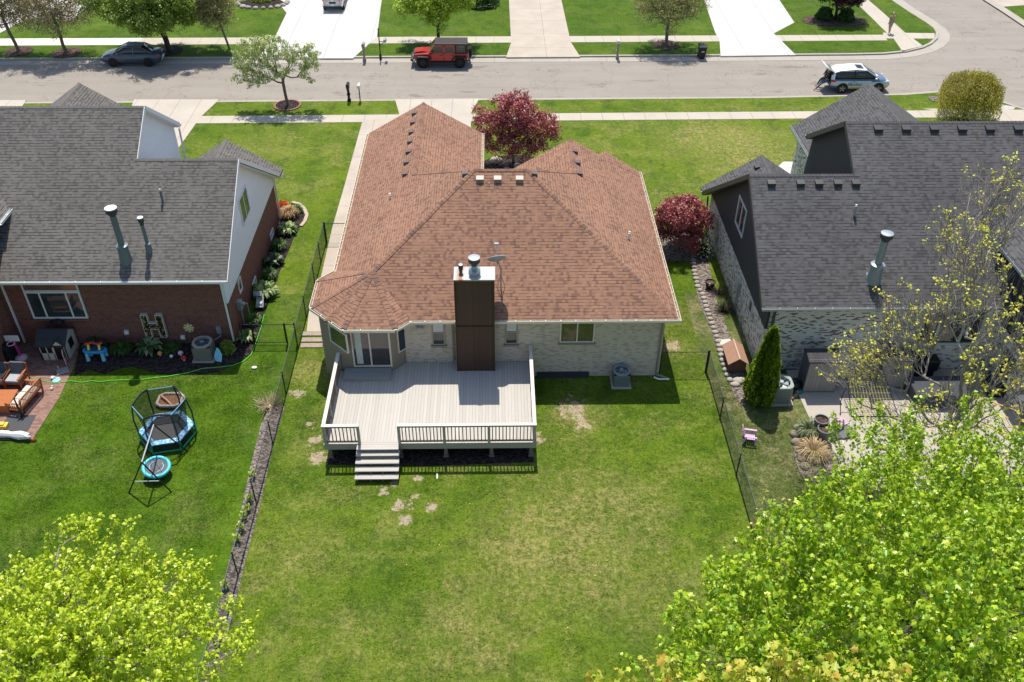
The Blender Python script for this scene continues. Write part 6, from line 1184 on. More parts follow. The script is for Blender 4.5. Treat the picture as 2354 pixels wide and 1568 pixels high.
twigs('heap of pale tan bare branches at the left fence', G(621,935), .95, .5, 90, bark('tan_dry_twigs', (.42,.33,.22)), 5, up=.7)
for y in (690,706,722,740): pass
twigs('dark leafless shrub along the whitewashed side wall', G(1663,715), .8, .8, 110, bk_d, 6, up=1.2); twigs('second dark leafless shrub, farther along the whitewashed side wall', G(1650,675), .7, .8, 90, bk_d, 8, up=1.2)
# real blades over the near lawns
def blades(name, n, x0, x1, y0, y1, mt, seed, holes=()):
    g = np.random.default_rng(seed); x = g.uniform(x0, x1, n); y = g.uniform(y0, y1, n); ok = np.ones(n, bool)
    for a, b_, c, d in holes: ok &= ~((x > a) & (x < b_) & (y > c) & (y < d))
    x, y = x[ok], y[ok]; n = len(x); dn = np.sin(x*2.1+np.sin(y*1.7)*1.5)*np.cos(y*1.9+np.sin(x*1.3)); keep = g.random(n) < .42+.35*dn; x, y = x[keep], y[keep]; n = len(x)
    a = g.random(n)*6.2832; h = .015+.03*g.random(n)**1.5; w_ = .012+.012*g.random(n); l = .05+.05*g.random(n); b_ = g.random(n)*6.2832
    V = np.zeros((n, 3, 3)); V[:, 0] = np.stack([x+w_*np.cos(a), y+w_*np.sin(a), np.zeros(n)], 1); V[:, 1] = np.stack([x-w_*np.cos(a), y-w_*np.sin(a), np.zeros(n)], 1); V[:, 2] = np.stack([x+l*np.cos(b_), y+l*np.sin(b_), h], 1)
    me = bpy.data.meshes.new(name); me.vertices.add(3*n); me.vertices.foreach_set('co', V.ravel()); me.loops.add(3*n); me.loops.foreach_set('vertex_index', np.arange(3*n, dtype=np.int32)); me.polygons.add(n)
    me.polygons.foreach_set('loop_start', np.arange(0, 3*n, 3, dtype=np.int32)); me.polygons.foreach_set('loop_total', np.full(n, 3, np.int32)); me.update(calc_edges=True); me.materials.append(mt)
    o = bpy.data.objects.new(name, me); C.objects.link(o); tag(o, None, None, None, 'stuff'); return o
tag(blades('grass', 260000, LF+.15, RF, 10.5, 47.5, m_g1, 201, ((-8.3,8.1,31.5,45.2),(-7.2,1.8,26.6,33),(-7.5,-.6,45,50),(-9.6,-7.0,34,50))), 'short grass of the middle lawn', 'grass')
tag(blades('grass', 260000, -25, LF-.9, 10.5, 34.0, m_g2, 202, ((-34,-19.5,28.3,36),(-34,-11.2,33.0,36))), 'short deep green grass of the left lawn', 'grass')
tag(blades('grass', 90000, RF+.1, 15.5, 15, 32, m_g4, 203, ((11.0,16,29.4,33),(13.0,16,26,33))), 'short dry grass of the right side lawn', 'grass')
# rocks in the two ornamental beds
for k, (x, y, r, l) in enumerate(((1140,372,.42,'flat pale rock left of the crimson maple trunk'),(1190,383,.28,'pale rock in front of the crimson maple trunk'),(1166,390,.2,'small pale rock at the near side of the crimson maple bed'))):
    p = G(x,y); b = B(); rock(b, p, r, r*.6); tag(b.build('rock', m_stone, None, smooth=True, loc=(p.x,p.y,0)), l, 'rock')
gr = random.Random(4)
for k in range(12):
    a = math.pi*(.95+1.1*k/11); c = G(604,8); b = B(); p = (c.x+2.2*math.cos(a), c.y+1.5*math.sin(a), 0); rock(b, p, gr.uniform(.2,.32), .18, gr); tag(b.build('rock', m_stone, None, smooth=True, loc=p), 'pale rock ringing the bed at the top edge beside the white driveway', 'rock', 'rocks ringing the bed at the top edge')
b = B(); ep = [(672,466),(688,470),(700,481),(706,496),(701,510),(692,521)]
for a, c in zip(ep[:-1], ep[1:]):
    p, q = G(*a), G(*c); d = (q-p).normalized(); s_ = Vector((-d.y,d.x,0))*.1; b.prism([(p-s_)[:2],(q-s_)[:2],(q+s_)[:2],(p+s_)[:2]], 0, .07)
tag(b.build('bed_edging', plain('tan_edging', (.42,.33,.26), .9), None, loc=G(700,490)), 'curved tan edging around the flower bed of the red brick house', 'edging')
for px, py, lbl in ((661,243,'brick ring around the near verge tree'),):
    c = G(px,py); b = B(); n = 22
    for k in range(n): a = 6.2832*k/n; b.rbox((c.x+.9*math.cos(a), c.y+.9*math.sin(a), .03), (.07,.11,.05), rz=a)
    tag(b.build('tree_ring', plain('red_brick_edging', (.30,.14,.10), .9, var=.3), None, loc=c), lbl, 'edging')
# ---------------------------------------------------------------- vehicles
def paint(name, col, rough=.28): t = NT(name); t.b.inputs['Coat Weight'].default_value = .6; t.b.inputs['Coat Roughness'].default_value = .05; return t.done(tuple(col), rough, .1, .5)
m_tyre = plain('tyre_rubber', (.012,.012,.013), .85); m_rimb = plain('dark_rim', (.03,.03,.033), .35, .4); m_rims = plain('silver_rim', (.35,.36,.38), .3, .7); m_cgl = glass('car_glass', (.02,.025,.028), .05); m_lamp = plain('clear_headlamp', (.6,.62,.65), .2, .1, .8); m_tail = plain('red_tail_lamp', (.50,.01,.012), .25, 0, .7); m_plas = plain('black_car_plastic', (.02,.02,.022), .6); m_chrome = plain('chrome', (.6,.6,.6), .15, .9)
def wheels(t, xs_, wd, r, rim, n=5, w_=.22):
    for x in xs_:
        for s_ in (-1, 1):
            y = s_*(wd-w_/2); b = B(); b.lathe([(r*.62,-w_/2),(r*.93,-w_/2),(r,-w_*.35),(r,w_*.35),(r*.93,w_/2),(r*.62,w_/2)], (x,y,r), 24, (0,1,0)); o = b.build('wheel', m_tyre, t, world=False, smooth=False)
            b = B(); b.lathe([(r*.64,w_*.28*s_),(r*.66,w_*.50*s_),(r*.60,w_*.50*s_),(r*.56,w_*.3*s_),(.02,w_*.28*s_)], (x,y,r), 24, (0,1,0))
            for k in range(n): a = 6.2832*k/n+.3; b.beam((x+.04*math.cos(a),y+s_*w_*.43,r+.04*math.sin(a)), (x+r*.62*math.cos(a),y+s_*w_*.43,r+r*.62*math.sin(a)), .07, .04, (0,1,0))
            b.build('rim', rim, o, world=False)
def loft(secs):
    """secs: list of (x, [(y,z)...]) half sections from bottom centre round to top centre; mirrored"""
    b = B(); n = len(secs[0][1])
    for x, s_ in secs:
        xo = [q[2] if len(q) > 2 else 0 for q in s_]; b.v += [(x+d, y, z) for (y, z), d in zip([q[:2] for q in s_], xo)]+[(x+d, -y, z) for (y, z), d in zip([q[:2] for q in s_], xo)]
    for i in range(len(secs)-1):
        for k in range(n-1):
            a = i*2*n+k; c = a+2*n; b.f.append((a, c, c+1, a+1)); a2 = a+n; c2 = c+n; b.f.append((a2+1, c2+1, c2, a2))
    for i, fl in ((0, 0), (len(secs)-1, 1)):
        o = i*2*n; f = [o+k for k in range(n)]+[o+n+k for k in range(n-1, -1, -1)]; b.f.append(tuple(f) if fl else tuple(f[::-1]))
    return b
def side(zb, zs, w, zt, tuck=.92): return [(0,zb),(w*.80,zb),(w*tuck,zb+.05),(w,zb+.28),(w*.995,zs-.12),(w*.93,zs),(w*.6,zt),(0,zt+.01)]
def arches(t, xs_, wd, r, m, flare=0):
    for x in xs_:
        for s_ in (-1,1): b = B(); b.lathe([(r*1.18,-.1),(r*1.18,.012+flare)], (x,s_*(wd-.0),r*1.02), 26, (0,s_,0)); b.build('wheel_arch', m, t, world=False)
def quadpanel(b, pts, off): 
    pts = [Vector(p) for p in pts]; n = (pts[1]-pts[0]).cross(pts[2]-pts[0]).normalized(); c = sum(pts, Vector())/len(pts)
    if n.y*c.y < 0 or (abs(n.y) < .05 and n.z < 0): n = -n
    b.slab_ = None; q = [p+n*off for p in pts]; b.add([*q, *[p-n*.02 for p in pts]], [tuple(range(len(q)))]+[((i+1)%len(q), i, i+len(q), (i+1)%len(q)+len(q)) for i in range(len(q))])
# --- sedan: front at -x (points to the picture's left)
def car_shell(t, L, W, st, gh, mp, roofm, glassm=m_cgl):
    loft([(x, side(zb, zs, w, zt)) for x, zb, zs, w, zt in st]).build('body', mp, t, world=False, smooth=True, sub=1)
    secs = []
    for x, wb, zb_, wt, zt in gh: secs.append((x, [(0,zb_),(wb,zb_),(wb*.6+wt*.4,zb_+(zt-zb_)*.5),(wt,zt-.03),(wt*.8,zt),(0,zt+.02)]))
    return loft(secs)
p, q = G(232,152,-.1), G(374,152,-.1); cx_, cy_ = (p.x+q.x)/2, p.y+.75
t = thing('parked_sedan', 'dark blue-grey sedan parked at the far kerb in tree shade', 'car', (cx_, cy_, -.1), R_(180.5)); mp = paint('slate_blue_paint', (.045,.075,.11)); L, W = 4.65, .9
gh = car_shell(t, L, W, [(-2.32,.35,.80,.62,.84),(-2.2,.24,.90,.78,.98),(-1.7,.2,.95,.88,1.04),(-.6,.2,.94,.90,1.0),(.7,.2,.92,.90,.98),(1.2,.2,.90,.89,.97),(1.8,.2,.82,.86,.88),(2.15,.22,.72,.76,.76),(2.33,.34,.60,.58,.62)], [(-1.72,.66,.96,.56,.98),(-1.0,.72,.95,.55,1.36),(-.3,.74,.94,.58,1.44),(.35,.74,.94,.58,1.42),(1.25,.70,.93,.56,.97)], mp, mp)
g_o = gh.build('window_glass', m_cgl, t, world=False, smooth=True)
b = B(); b.add([(-.95,-.52,1.375),(.30,-.53,1.425),(.30,.53,1.425),(-.95,.52,1.375),(-.3,-.55,1.455),(-.3,.55,1.455)], [(0,4,5,3),(4,1,2,5)]); b.v = [(x,y,z+.025) for x,y,z in b.v]; b.build('roof', mp, t, world=False, smooth=True)
for s_ in (-1,1):
    b = B(); b.beam((-1.75,s_*.67,.98),(-.95,s_*.57,1.38),.07,.05); b.beam((-.95,s_*.57,1.385),(.32,s_*.595,1.43),.07,.05); b.beam((.32,s_*.595,1.43),(1.28,s_*.70,.98),.06,.05); b.beam((-.35,s_*.60,1.43),(-.3,s_*.76,.95),.07,.03); b.build('roof_pillar', mp, t, world=False)
    b = B(); b.ball((.85,s_*1.0,1.02),(.08,.11,.07),8,6); b.build('wing_mirror', mp, t, world=False); B().ball((-2.16,s_*.66,.82),(.12,.14,.09),10,6).build('tail_lamp', m_tail, t, world=False, smooth=True); B().ball((2.1,s_*.6,.66),(.16,.14,.08),10,6).build('headlamp', m_lamp, t, world=False, smooth=True)
    for x in (-.3,.6): b = B(); b.box(x-.1,s_*.9-.01,.8,x+.1,s_*.9+.015,.83); b.build('door_handle', mp, t, world=False)
B().box(-2.36,-.26,.52,-2.33,.26,.64).build('number_plate', m_white, t, world=False)
arches(t, (-1.38,1.32), W-.005, .33, m_plas); wheels(t, (-1.38,1.32), W+.01, .33, m_rimb)
# --- boxy red off-road car, front towards the left
def bodybox(b, x0, x1, w, z0, z1, r=0): b.box(x0,-w,z0,x1,w,z1)
p, q = G(949,153,-.1), G(1083,153,-.1); cx_ = (p.x+q.x)/2; cy_ = p.y+.55
t = thing('off_road_car', 'red boxy off-road car with black roof and spare wheel parked at the far kerb', 'car', (cx_, cy_, -.1), R_(180)); mr = paint('red_paint', (.42,.022,.015)); w = .80
b = B(); b.add([(x,s_*ww,z) for s_ in (-1,1) for x, z, ww in ((-2.0,.55,w),(-2.05,1.12,w),(.95,1.12,w),(2.1,1.02,w*.82),(2.18,.62,w*.8),(.9,.5,w))], [(0,1,2,3,4,5),(11,10,9,8,7,6),(0,6,7,1),(1,7,8,2),(2,8,9,3),(3,9,10,4),(4,10,11,5),(5,11,6,0)]); b.build('body', mr, t, world=False, bev=.05)
b = B(); b.add([(x,y,z) for x, z in ((.95,1.12),(1.5,1.2),(2.08,1.13)) for y in (-.45,.45)], [(0,1,3,2),(2,3,5,4)]); b.build('bonnet_bulge', mr, t, world=False)
cab = loft([(-1.98,[(0,1.1),(w*.97,1.1),(w*.92,1.74),(w*.85,1.80),(0,1.82)]),(.45,[(0,1.1),(w*.97,1.1),(w*.92,1.74),(w*.85,1.80),(0,1.82)]),(.95,[(0,1.1),(w*.95,1.1),(w*.93,1.12),(w*.88,1.13),(0,1.14)])]); cab.build('window_glass', m_cgl, t, world=False)
b = B(); b.box(-2.02,-w*.93,1.76,.52,w*.93,1.86); b.build('hard_top', m_plas, t, world=False, bev=.04)
b = B(); b.box(-2.03,-w*.985,1.1,-1.97,w*.985,1.8); 
for s_ in (-1,1): b.box(-1.18,s_*w*.93-.03,1.1,-1.05,s_*w*.93+.06*1,1.78); b.box(-2.0,s_*w*.94-.03,1.1,-1.85,s_*w*.94+.045,1.78); b.box(-2.0,s_*w*.94-.03,1.1,-1.1,s_*w*.94+.05,1.2)
b.build('rear_top_panel', m_blk, t, world=False)
for s_ in (-1,1):
    for x0, x1 in ((-1.07,-.22),(-.20,.78)):
        b = B(); y0, y1 = s_*w*.96-.02, s_*w*.96+.035; xt = .48 if x1 > 0 else x1
        for k in ((x0,1.1,x0+.08,1.76),(x1-.08,1.1,x1,1.3) if x1 > 0 else (x1-.08,1.1,x1,1.76),(x0,1.08,x1,1.17),(x0,1.70,xt,1.77)): b.box(k[0],y0,k[1],k[2],y1,k[3])
        b.box(x0+.02,s_*(w-.01)-.012,.58,x1-.02,s_*(w-.01)+.022,1.1); d = b.build('door', mr, t, world=False); B().box(x0+.1,s_*w*1.0-.0,.96,x0+.26,s_*w+s_*.045,1.0).build('handle', m_blk, d, world=False)
    b = B(); b.beam((.50,s_*w*.93,1.76),(.97,s_*w*.95,1.13),.09,.06); b.build('windscreen_pillar', mr, t, world=False)
    for xw in (-1.42,1.47):
        b = B(); pts = [(xw-.60,s_*(w+.10),.52),(xw-.42,s_*(w+.10),.88),(xw+.36,s_*(w+.10),.90),(xw+.62,s_*(w+.10),.60)]; 
        for a, c in zip(pts[:-1], pts[1:]): b.beam(a, c, .26, .06)
        b.build('fender', m_plas, t, world=False)
    b = B(); b.ball((.75,s_*1.0,1.22),(.07,.12,.11),8,6); b.build('wing_mirror', m_blk, t, world=False); B().lathe([(.12,0),(.1,.05)],(2.16,s_*.5,.88),14,(1,0,0)).build('headlamp', m_lamp, t, world=False); b = B(); b.box(-2.08,s_*.66-.06,.8,-2.03,s_*.66+.06,1.0); b.build('tail_lamp', m_tail, t, world=False); B().box(-1.0,s_*(w+.08)-.05,.42,.85,s_*(w+.08)+.05,.5).build('side_step', m_plas, t, world=False)
b = B(); b.box(2.18,-.78,.5,2.42,.78,.68); b.box(-2.25,-.78,.5,-2.05,.78,.66); b.build('bumper', m_plas, t, world=False, bev=.04); b = B(); b.box(2.1,-.5,.65,2.2,.5,1.05); b.build('grille', m_plas, t, world=False)
b = B(); b.lathe([(.2,-.1),(.38,-.11),(.41,-.07),(.41,.07),(.38,.11),(.2,.1)], (-2.24,0,1.02), 24, (1,0,0)); b.build('spare_wheel', m_tyre, t, world=False); b = B(); b.box(-1.93,-w-.02,.9,-1.8,-w+.01,1.0); b.box(-1.93,w-.01,.9,-1.8,w+.02,1.0); b.build('fuel_cap', m_blk, t, world=False)
B().box(-1.9,-.7,.38,2.0,.7,.6).build('chassis', m_blk, t, world=False); wheels(t, (-1.42,1.47), w+.16, .42, m_rimb, 8, .27)
# --- wrapped SUV with raised tailgate, front towards the right
p, q = G(1900,205,-.1), G(2028,205,-.1); cx_, cy_ = (p.x+q.x)/2+.1, G(1921,213,-.1).y+.8
t = thing('parked_suv', 'white, navy and ochre wrapped SUV with its tailgate raised at the near kerb', 'car', (cx_, cy_, -.1), R_(0.6)); W = .92
nt2 = NT('white_navy_ochre_wrap'); o_ = nt2.obj(); x, y, z = nt2.sep(o_); bd = nt2.math('ADD', z, nt2.math('MULTIPLY', x, -.03)); c = nt2.mix(nt2.math('LESS_THAN', bd, .46), (.50,.60,.64), (.55,.34,.10)); nav = nt2.math('MULTIPLY', nt2.math('GREATER_THAN', x, .75), nt2.math('GREATER_THAN', nt2.math('ADD', z, nt2.math('MULTIPLY', x, -.02)), .84)); c = nt2.mix(nav, c, (.09,.13,.22)); nav2 = nt2.math('GREATER_THAN', nt2.math('ADD', z, nt2.math('MULTIPLY', nt2.math('ABSOLUTE', x), -.0)), .93); c = nt2.mix(nav2, c, (.09,.13,.22)); c = nt2.mix(nt2.math('MULTIPLY', nt2.math('LESS_THAN', x, -1.5), nt2.math('LESS_THAN', z, .58)), c, (.09,.13,.22)); c = nt2.mix(nt2.math('LESS_THAN', z, .30), c, (.02,.02,.02))
mw = nt2.done(c, .3, 0, .5); m_wh = paint('white_paint_gloss', (.75,.76,.77))
gh = car_shell(t, 4.5, W, [(-2.22,.45,.92,.78,.96),(-2.1,.28,.98,.87,1.02),(-1.5,.24,1.02,.92,1.08),(-.5,.22,1.02,.92,1.08),(.6,.22,1.01,.92,1.06),(1.1,.22,1.0,.91,1.06),(1.75,.24,.94,.88,1.0),(2.1,.26,.80,.80,.86),(2.26,.38,.66,.62,.70)], [(-2.08,.72,1.04,.54,1.40),(-1.6,.76,1.04,.61,1.58),(-.4,.78,1.04,.64,1.68),(.35,.78,1.04,.62,1.62),(1.3,.72,1.02,.60,1.05)], mw, m_wh)
gh.build('window_glass', m_cgl, t, world=False, smooth=True)
b = B(); rp = [(-2.08,.55,1.42),(-1.6,.61,1.60),(-.4,.635,1.70),(.33,.61,1.645)]
for i in range(3): a, c_ = rp[i], rp[i+1]; b.add([(a[0],-a[1],a[2]+.01),(c_[0],-c_[1],c_[2]+.01),(c_[0],c_[1],c_[2]+.01),(a[0],a[1],a[2]+.01)], [(0,1,2,3)])
b.build('roof', m_wh, t, world=False, smooth=True); b = B(); b.slab([(-.35,-.36,1.725),(.15,-.36,1.695),(.15,.36,1.695),(-.35,.36,1.725)], .02); b.build('sunroof', m_blk, t, world=False)
for s_ in (-1,1):
    b = B(); b.beam((.33,s_*.63,1.64),(1.33,s_*.73,1.06),.07,.05); b.beam((-2.08,s_*.56,1.42),(-1.6,s_*.62,1.6),.05,.06); b.beam((-1.6,s_*.62,1.6),(.33,s_*.64,1.64),.05,.06); b.beam((-2.1,s_*.58,1.4),(-2.15,s_*.78,1.0),.26,.1); b.build('roof_pillar', m_wh, t, world=False); b = B(); b.beam((-.55,s_*.67,1.64),(-.5,s_*.79,1.05),.06,.03); b.build('door_pillar', m_blk, t, world=False)
    B().ball((1.0,s_*1.02,1.14),(.09,.13,.08),8,6).build('wing_mirror', m_wh, t, world=False, smooth=True); B().ball((-2.05,s_*.80,.92),(.22,.1,.09),10,6).build('tail_lamp', m_tail, t, world=False, smooth=True); B().ball((2.0,s_*.66,.80),(.22,.12,.07),10,6).build('headlamp', m_lamp, t, world=False, smooth=True)
    b = B(); b.tube([(-.75,s_*.925,.62),(-.75,s_*.925,.78),(-.88,s_*.925,.76)],.014,4); b.tube([(-.95,s_*.922,.74),(-.6,s_*.922,.92),(-.25,s_*.922,.74)],.014,4); b.build('house_emblem', plain('navy_ink', (.05,.07,.12), .5), t, world=False)
    try:
        cu = bpy.data.curves.new('company_lettering', 'FONT'); cu.body = 'hommati'; cu.size = .3; cu.extrude = .003; oo = bpy.data.objects.new('company_lettering', cu); C.objects.link(oo); dg = bpy.context.evaluated_depsgraph_get(); me = bpy.data.meshes.new_from_object(oo.evaluated_get(dg)); bpy.data.objects.remove(oo)
        oo = bpy.data.objects.new('company_lettering', me); C.objects.link(oo); oo.parent = t; me.materials.append(plain('navy_ink', (.05,.07,.12), .5)); oo.rotation_euler = (R_(90), 0, 0 if s_ < 0 else R_(180)); oo.location = (-1.0 if s_ < 0 else .1, s_*.928, .58)
    except Exception as e: print('text', e)
b = B()
for k in range(5): b.box(1.25+.1*k,-.25+.04*k,1.06-.022*k,1.31+.1*k,.22-.02*k,1.068-.022*k)
b.build('bonnet_emblem', m_white, t, world=False)
tg = B(); a0, a1 = Vector((-2.05,0,1.55)), Vector((-2.85,0,1.98)); tg.add([(a0.x,-.6,a0.z),(a0.x,.6,a0.z),(a1.x,.72,a1.z),(a1.x,-.72,a1.z),(a0.x,-.6,a0.z-.1),(a0.x,.6,a0.z-.1),(a1.x+.05,.72,a1.z-.14),(a1.x+.05,-.72,a1.z-.14)], [(0,1,2,3),(7,6,5,4),(0,4,5,1),(1,5,6,2),(2,6,7,3),(3,7,4,0)]); tgo = tg.build('tailgate', m_wh, t, world=False, bev=.03)
tg = B(); tg.add([(-2.15,-.5,1.615),(-2.15,.5,1.615),(-2.5,.55,1.80),(-2.5,-.55,1.80)], [(0,1,2,3)]); tg.build('tailgate_glass', m_cgl, tgo, world=False)
B().box(-2.24,-.66,.62,-2.15,.66,1.45).build('painted_boot_shade', m_blk, t, world=False)  # black panel stands in for the shade inside the open boot
arches(t, (-1.35,1.35), W-.005, .36, m_plas); wheels(t, (-1.35,1.35), W+.02, .36, m_rims, 5)
# --- white SUV on the far driveway, seen from the rear
c0 = G(766,27); t = thing('parked_suv', 'white SUV parked on the white driveway, cut by the top edge', 'car', (c0.x, c0.y+2.1, .02), R_(91)); W = .93
gh = car_shell(t, 4.6, W, [(-2.28,.45,1.0,.80,1.04),(-2.15,.30,1.06,.90,1.10),(-1.4,.26,1.08,.94,1.12),(.6,.24,1.06,.94,1.1),(1.2,.24,1.04,.92,1.08),(2.1,.28,.9,.84,.94),(2.3,.4,.7,.6,.74)], [(-2.1,.76,1.06,.58,1.45),(-1.5,.78,1.06,.64,1.66),(.2,.78,1.06,.64,1.68),(1.2,.74,1.04,.6,1.1)], m_wh, m_wh); gh.build('window_glass', m_cgl, t, world=False, smooth=True)
b = B(); b.slab([(-1.75,-.63,1.66),(.15,-.63,1.70),(.15,.63,1.70),(-1.75,.63,1.66)], .03); b.build('roof', m_wh, t, world=False)
for s_ in (-1,1): B().ball((-2.2,s_*.72,1.0),(.12,.2,.07),10,6).build('tail_lamp', m_tail, t, world=False, smooth=True)
B().box(-2.33,-.28,.74,-2.27,.28,.88).build('number_plate', m_plas, t, world=False); B().box(-2.31,-.8,.32,-2.2,.8,.52).build('rear_bumper', m_plas, t, world=False, bev=.03); arches(t, (-1.4,1.4), W-.005, .36, m_plas); wheels(t, (-1.4,1.4), W+.01, .36, m_rims)
# ---------------------------------------------------------------- people
def skin(name, J, E, mt, parent, root=0, lv=1):
    """one continuous skinned surface; J joints (x,y,z,r), E edges"""
    me = bpy.data.meshes.new(name); me.from_pydata([j[:3] for j in J], E, []); o = bpy.data.objects.new(name, me); C.objects.link(o)
    if parent: o.parent = parent
    sk_ = o.modifiers.new('skin', 'SKIN'); sk_.use_smooth_shade = True; sl = me.skin_vertices[0] if me.skin_vertices else None
    if sl is None: me.attributes; bpy.context.view_layer.objects.active = o
    sl = me.skin_vertices[0]
    for i, j in enumerate(J): r = j[3]; sl.data[i].radius = r if isinstance(r, tuple) else (r, r)
    sl.data[root].use_root = True; sb = o.modifiers.new('sub', 'SUBSURF'); sb.levels = sb.render_levels = lv; me.materials.append(mt); return o
m_skin = plain('skin', (.45,.26,.18), .6)
def person(label, loc, rz, J, top, bottom, shoes, hair, topcol, botcol, shoecol, haircol, sleeves=False, cap=None):
    """J: dict of joint positions"""
    t = thing('person', label, 'person', loc, rz); V = {}; L = []; E = []
    def add(n, r): V[n] = len(L); L.append((*J[n], r)); return V[n]
    for n, r in (('pelvis',(.13,.10)),('waist',(.115,.085)),('chest',(.145,.10)),('neck',(.05,.05)),('headb',(.062,.075)),('headt',(.072,.088))): add(n, r)
    for s_ in 'lr':
        for n, r in (('sh',.055),('el',.042),('wr',.028),('pa',(.036,.018)),('hip',.085),('kn',.058),('an',.038),('to',(.04,.03))): add(n+s_, r)
    e = [('pelvis','waist'),('waist','chest'),('chest','neck'),('neck','headb'),('headb','headt')]
    for s_ in 'lr': e += [('chest','sh'+s_),('sh'+s_,'el'+s_),('el'+s_,'wr'+s_),('wr'+s_,'pa'+s_),('pelvis','hip'+s_),('hip'+s_,'kn'+s_),('kn'+s_,'an'+s_),('an'+s_,'to'+s_)]
    E = [(V[a], V[c]) for a, c in e]
    for s_ in 'lr':   # five fingers
        pa, wr = Vector(J['pa'+s_]), Vector(J['wr'+s_]); d = (pa-wr).normalized(); sd = d.cross(Vector((0,1,.2))).normalized()
        for k, (o_, ln) in enumerate(((-.03,.065),(-.011,.08),(.009,.083),(.028,.062),(.04,.05))):
            a0 = pa if k < 4 else wr.lerp(pa,.45); m_ = a0+sd*o_+d*ln*.5; e_ = m_+d*ln*.5+Vector((0,.012,-.012)); i0 = len(L); L.append((*m_, .0095)); L.append((*e_, .0075)); E += [(V['pa'+s_] if k < 4 else V['wr'+s_], i0), (i0, i0+1)]
    skin('body', L, E, m_skin, t, 0, 2)
    def cloth(name, names, edges, col, k): 
        ids = {n: i for i, n in enumerate(names)}; skin(name, [(*J[n], r) for n, r in zip(names, k)], [(ids[a], ids[c]) for a, c in edges], plain(name+'_'+label[:12].replace(' ','_'), col, .85), t, 0, 2)
    n_ = ['waist','pelvis','chest','neckl','shl','ell','shr','elr']; J['neckl'] = tuple(Vector(J['chest']).lerp(Vector(J['neck']), .55)); ks = [(.135,.105),(.145,.115),(.165,.12),.075,.075,.06,.075,.06]
    ed = [('waist','pelvis'),('waist','chest'),('chest','neckl'),('chest','shl'),('shl','ell'),('chest','shr'),('shr','elr')]
    if not sleeves: J['ell'], J['elr'] = [tuple(Vector(J['sh'+s_]).lerp(Vector(J['el'+s_]), .75)) for s_ in 'lr']
    else: n_ += ['wrl','wrr']; ks += [.042,.042]; ed += [('ell','wrl'),('elr','wrr')]
    cloth(top, n_, ed, topcol, ks)
    ext = 'an' if bottom != 'shorts' else 'kn'; J2 = dict(J)
    cloth(bottom, ['pelvis','hipl','knl','hipr','knr']+([] if ext == 'kn' else ['anl','anr']), [('pelvis','hipl'),('hipl','knl'),('pelvis','hipr'),('hipr','knr')]+([] if ext == 'kn' else [('knl','anl'),('knr','anr')]), botcol, [(.15,.115),.105,.08,.105,.08]+([] if ext == 'kn' else [.055,.055]))
    for s_ in 'lr':
        a, c = Vector(J['an'+s_]), Vector(J['to'+s_]); skin(shoes, [(*a, .055), (*a.lerp(c,.5), (.052,.05)), (*c, (.05,.04))], [(0,1),(1,2)], plain(shoes+'_'+label[:8].replace(' ','_'), shoecol, .7), t, 0, 1)
    hb, ht = Vector(J['headb']), Vector(J['headt']); f = Vector(J.get('face', (0,-1,0))); f.normalize(); c = hb.lerp(ht, .6); sd = f.cross(Vector((0,0,1))).normalized()
    b = B(); b.ball(ht+Vector((0,0,.0))-f*.012, (.084,.092,.07), 12, 8); b.build(hair if not cap else 'cap', plain((hair if not cap else 'cap')+'_'+label[:6].replace(' ','_'), haircol, .9), t, world=False, smooth=True)
    for k in (-1,1): B().ball(c+f*.078+sd*.028*k+Vector((0,0,.0)), .011, 8, 5).build('eye', m_blk, t, world=False); B().ball(c+sd*.078*k-Vector((0,0,.015)), (.014,.02,.026), 8, 5).build('ear', m_skin, t, world=False)
    B().ball(c+f*.088-Vector((0,0,.025)), (.012,.014,.018), 8, 5).build('nose', m_skin, t, world=False); B().ball(c+f*.076-Vector((0,0,.062)), (.024,.008,.006), 8, 5).build('mouth', plain('lips', (.3,.1,.09), .6), t, world=False)
    return t
# walker seen from behind, heading up the path (local +y is ahead)
wk = dict(pelvis=(0,0,.95), waist=(0,.01,1.1), chest=(0,.03,1.36), neck=(.0,.04,1.52), headb=(0,.06,1.60), headt=(0,.06,1.71), shl=(-.19,.03,1.42), ell=(-.25,-.05,1.14), wrl=(-.24,.0,.9), pal=(-.24,.03,.82), shr=(.19,.03,1.42), elr=(.25,.06,1.15), wrr=(.27,.12,.9), par=(.27,.15,.82), hipl=(-.1,0,.9), knl=(-.12,-.06,.5), anl=(-.13,-.22,.12), tol=(-.13,-.1,.04), hipr=(.1,0,.9), knr=(.12,.12,.5), anr=(.13,.1,.08), tor=(.13,.28,.04), face=(0,1,0))
pw = G(2043,77); person('person walking away on the far path in olive shirt and khaki shorts', (pw.x,pw.y,.02), R_(8), wk, 'shirt', 'shorts', 'shoe', 'hair', (.28,.27,.12), (.33,.29,.23), (.7,.7,.7), (.45,.42,.36))
# two people at the open boot (local: facing -x)
c = Vector((cx_-2.55, cy_, -.1)); se = G(1890,205,-.1)
sit = dict(pelvis=(.12,0,.78), waist=(.13,0,.94), chest=(.10,0,1.2), neck=(.05,0,1.37), headb=(.02,0,1.45), headt=(.0,0,1.56), shl=(.08,-.2,1.27), ell=(-.02,-.27,1.02), wrl=(-.18,-.08,1.0), pal=(-.2,-.0,1.0), shr=(.08,.2,1.27), elr=(-.02,.27,1.02), wrr=(-.2,.08,.96), par=(-.2,.0,.96), hipl=(.05,-.11,.74), knl=(-.35,-.14,.58), anl=(-.72,-.14,.12), tol=(-.88,-.14,.06), hipr=(.05,.11,.74), knr=(-.3,.14,.55), anr=(-.5,.14,.1), tor=(-.67,.14,.05), face=(-1,0,-.2))
spx = G(1890,207,-.1)
t = None
suv = [o for o in C.objects if o.name == 'parked_suv'][0]; sx_, sy_ = suv.location.x, suv.location.y
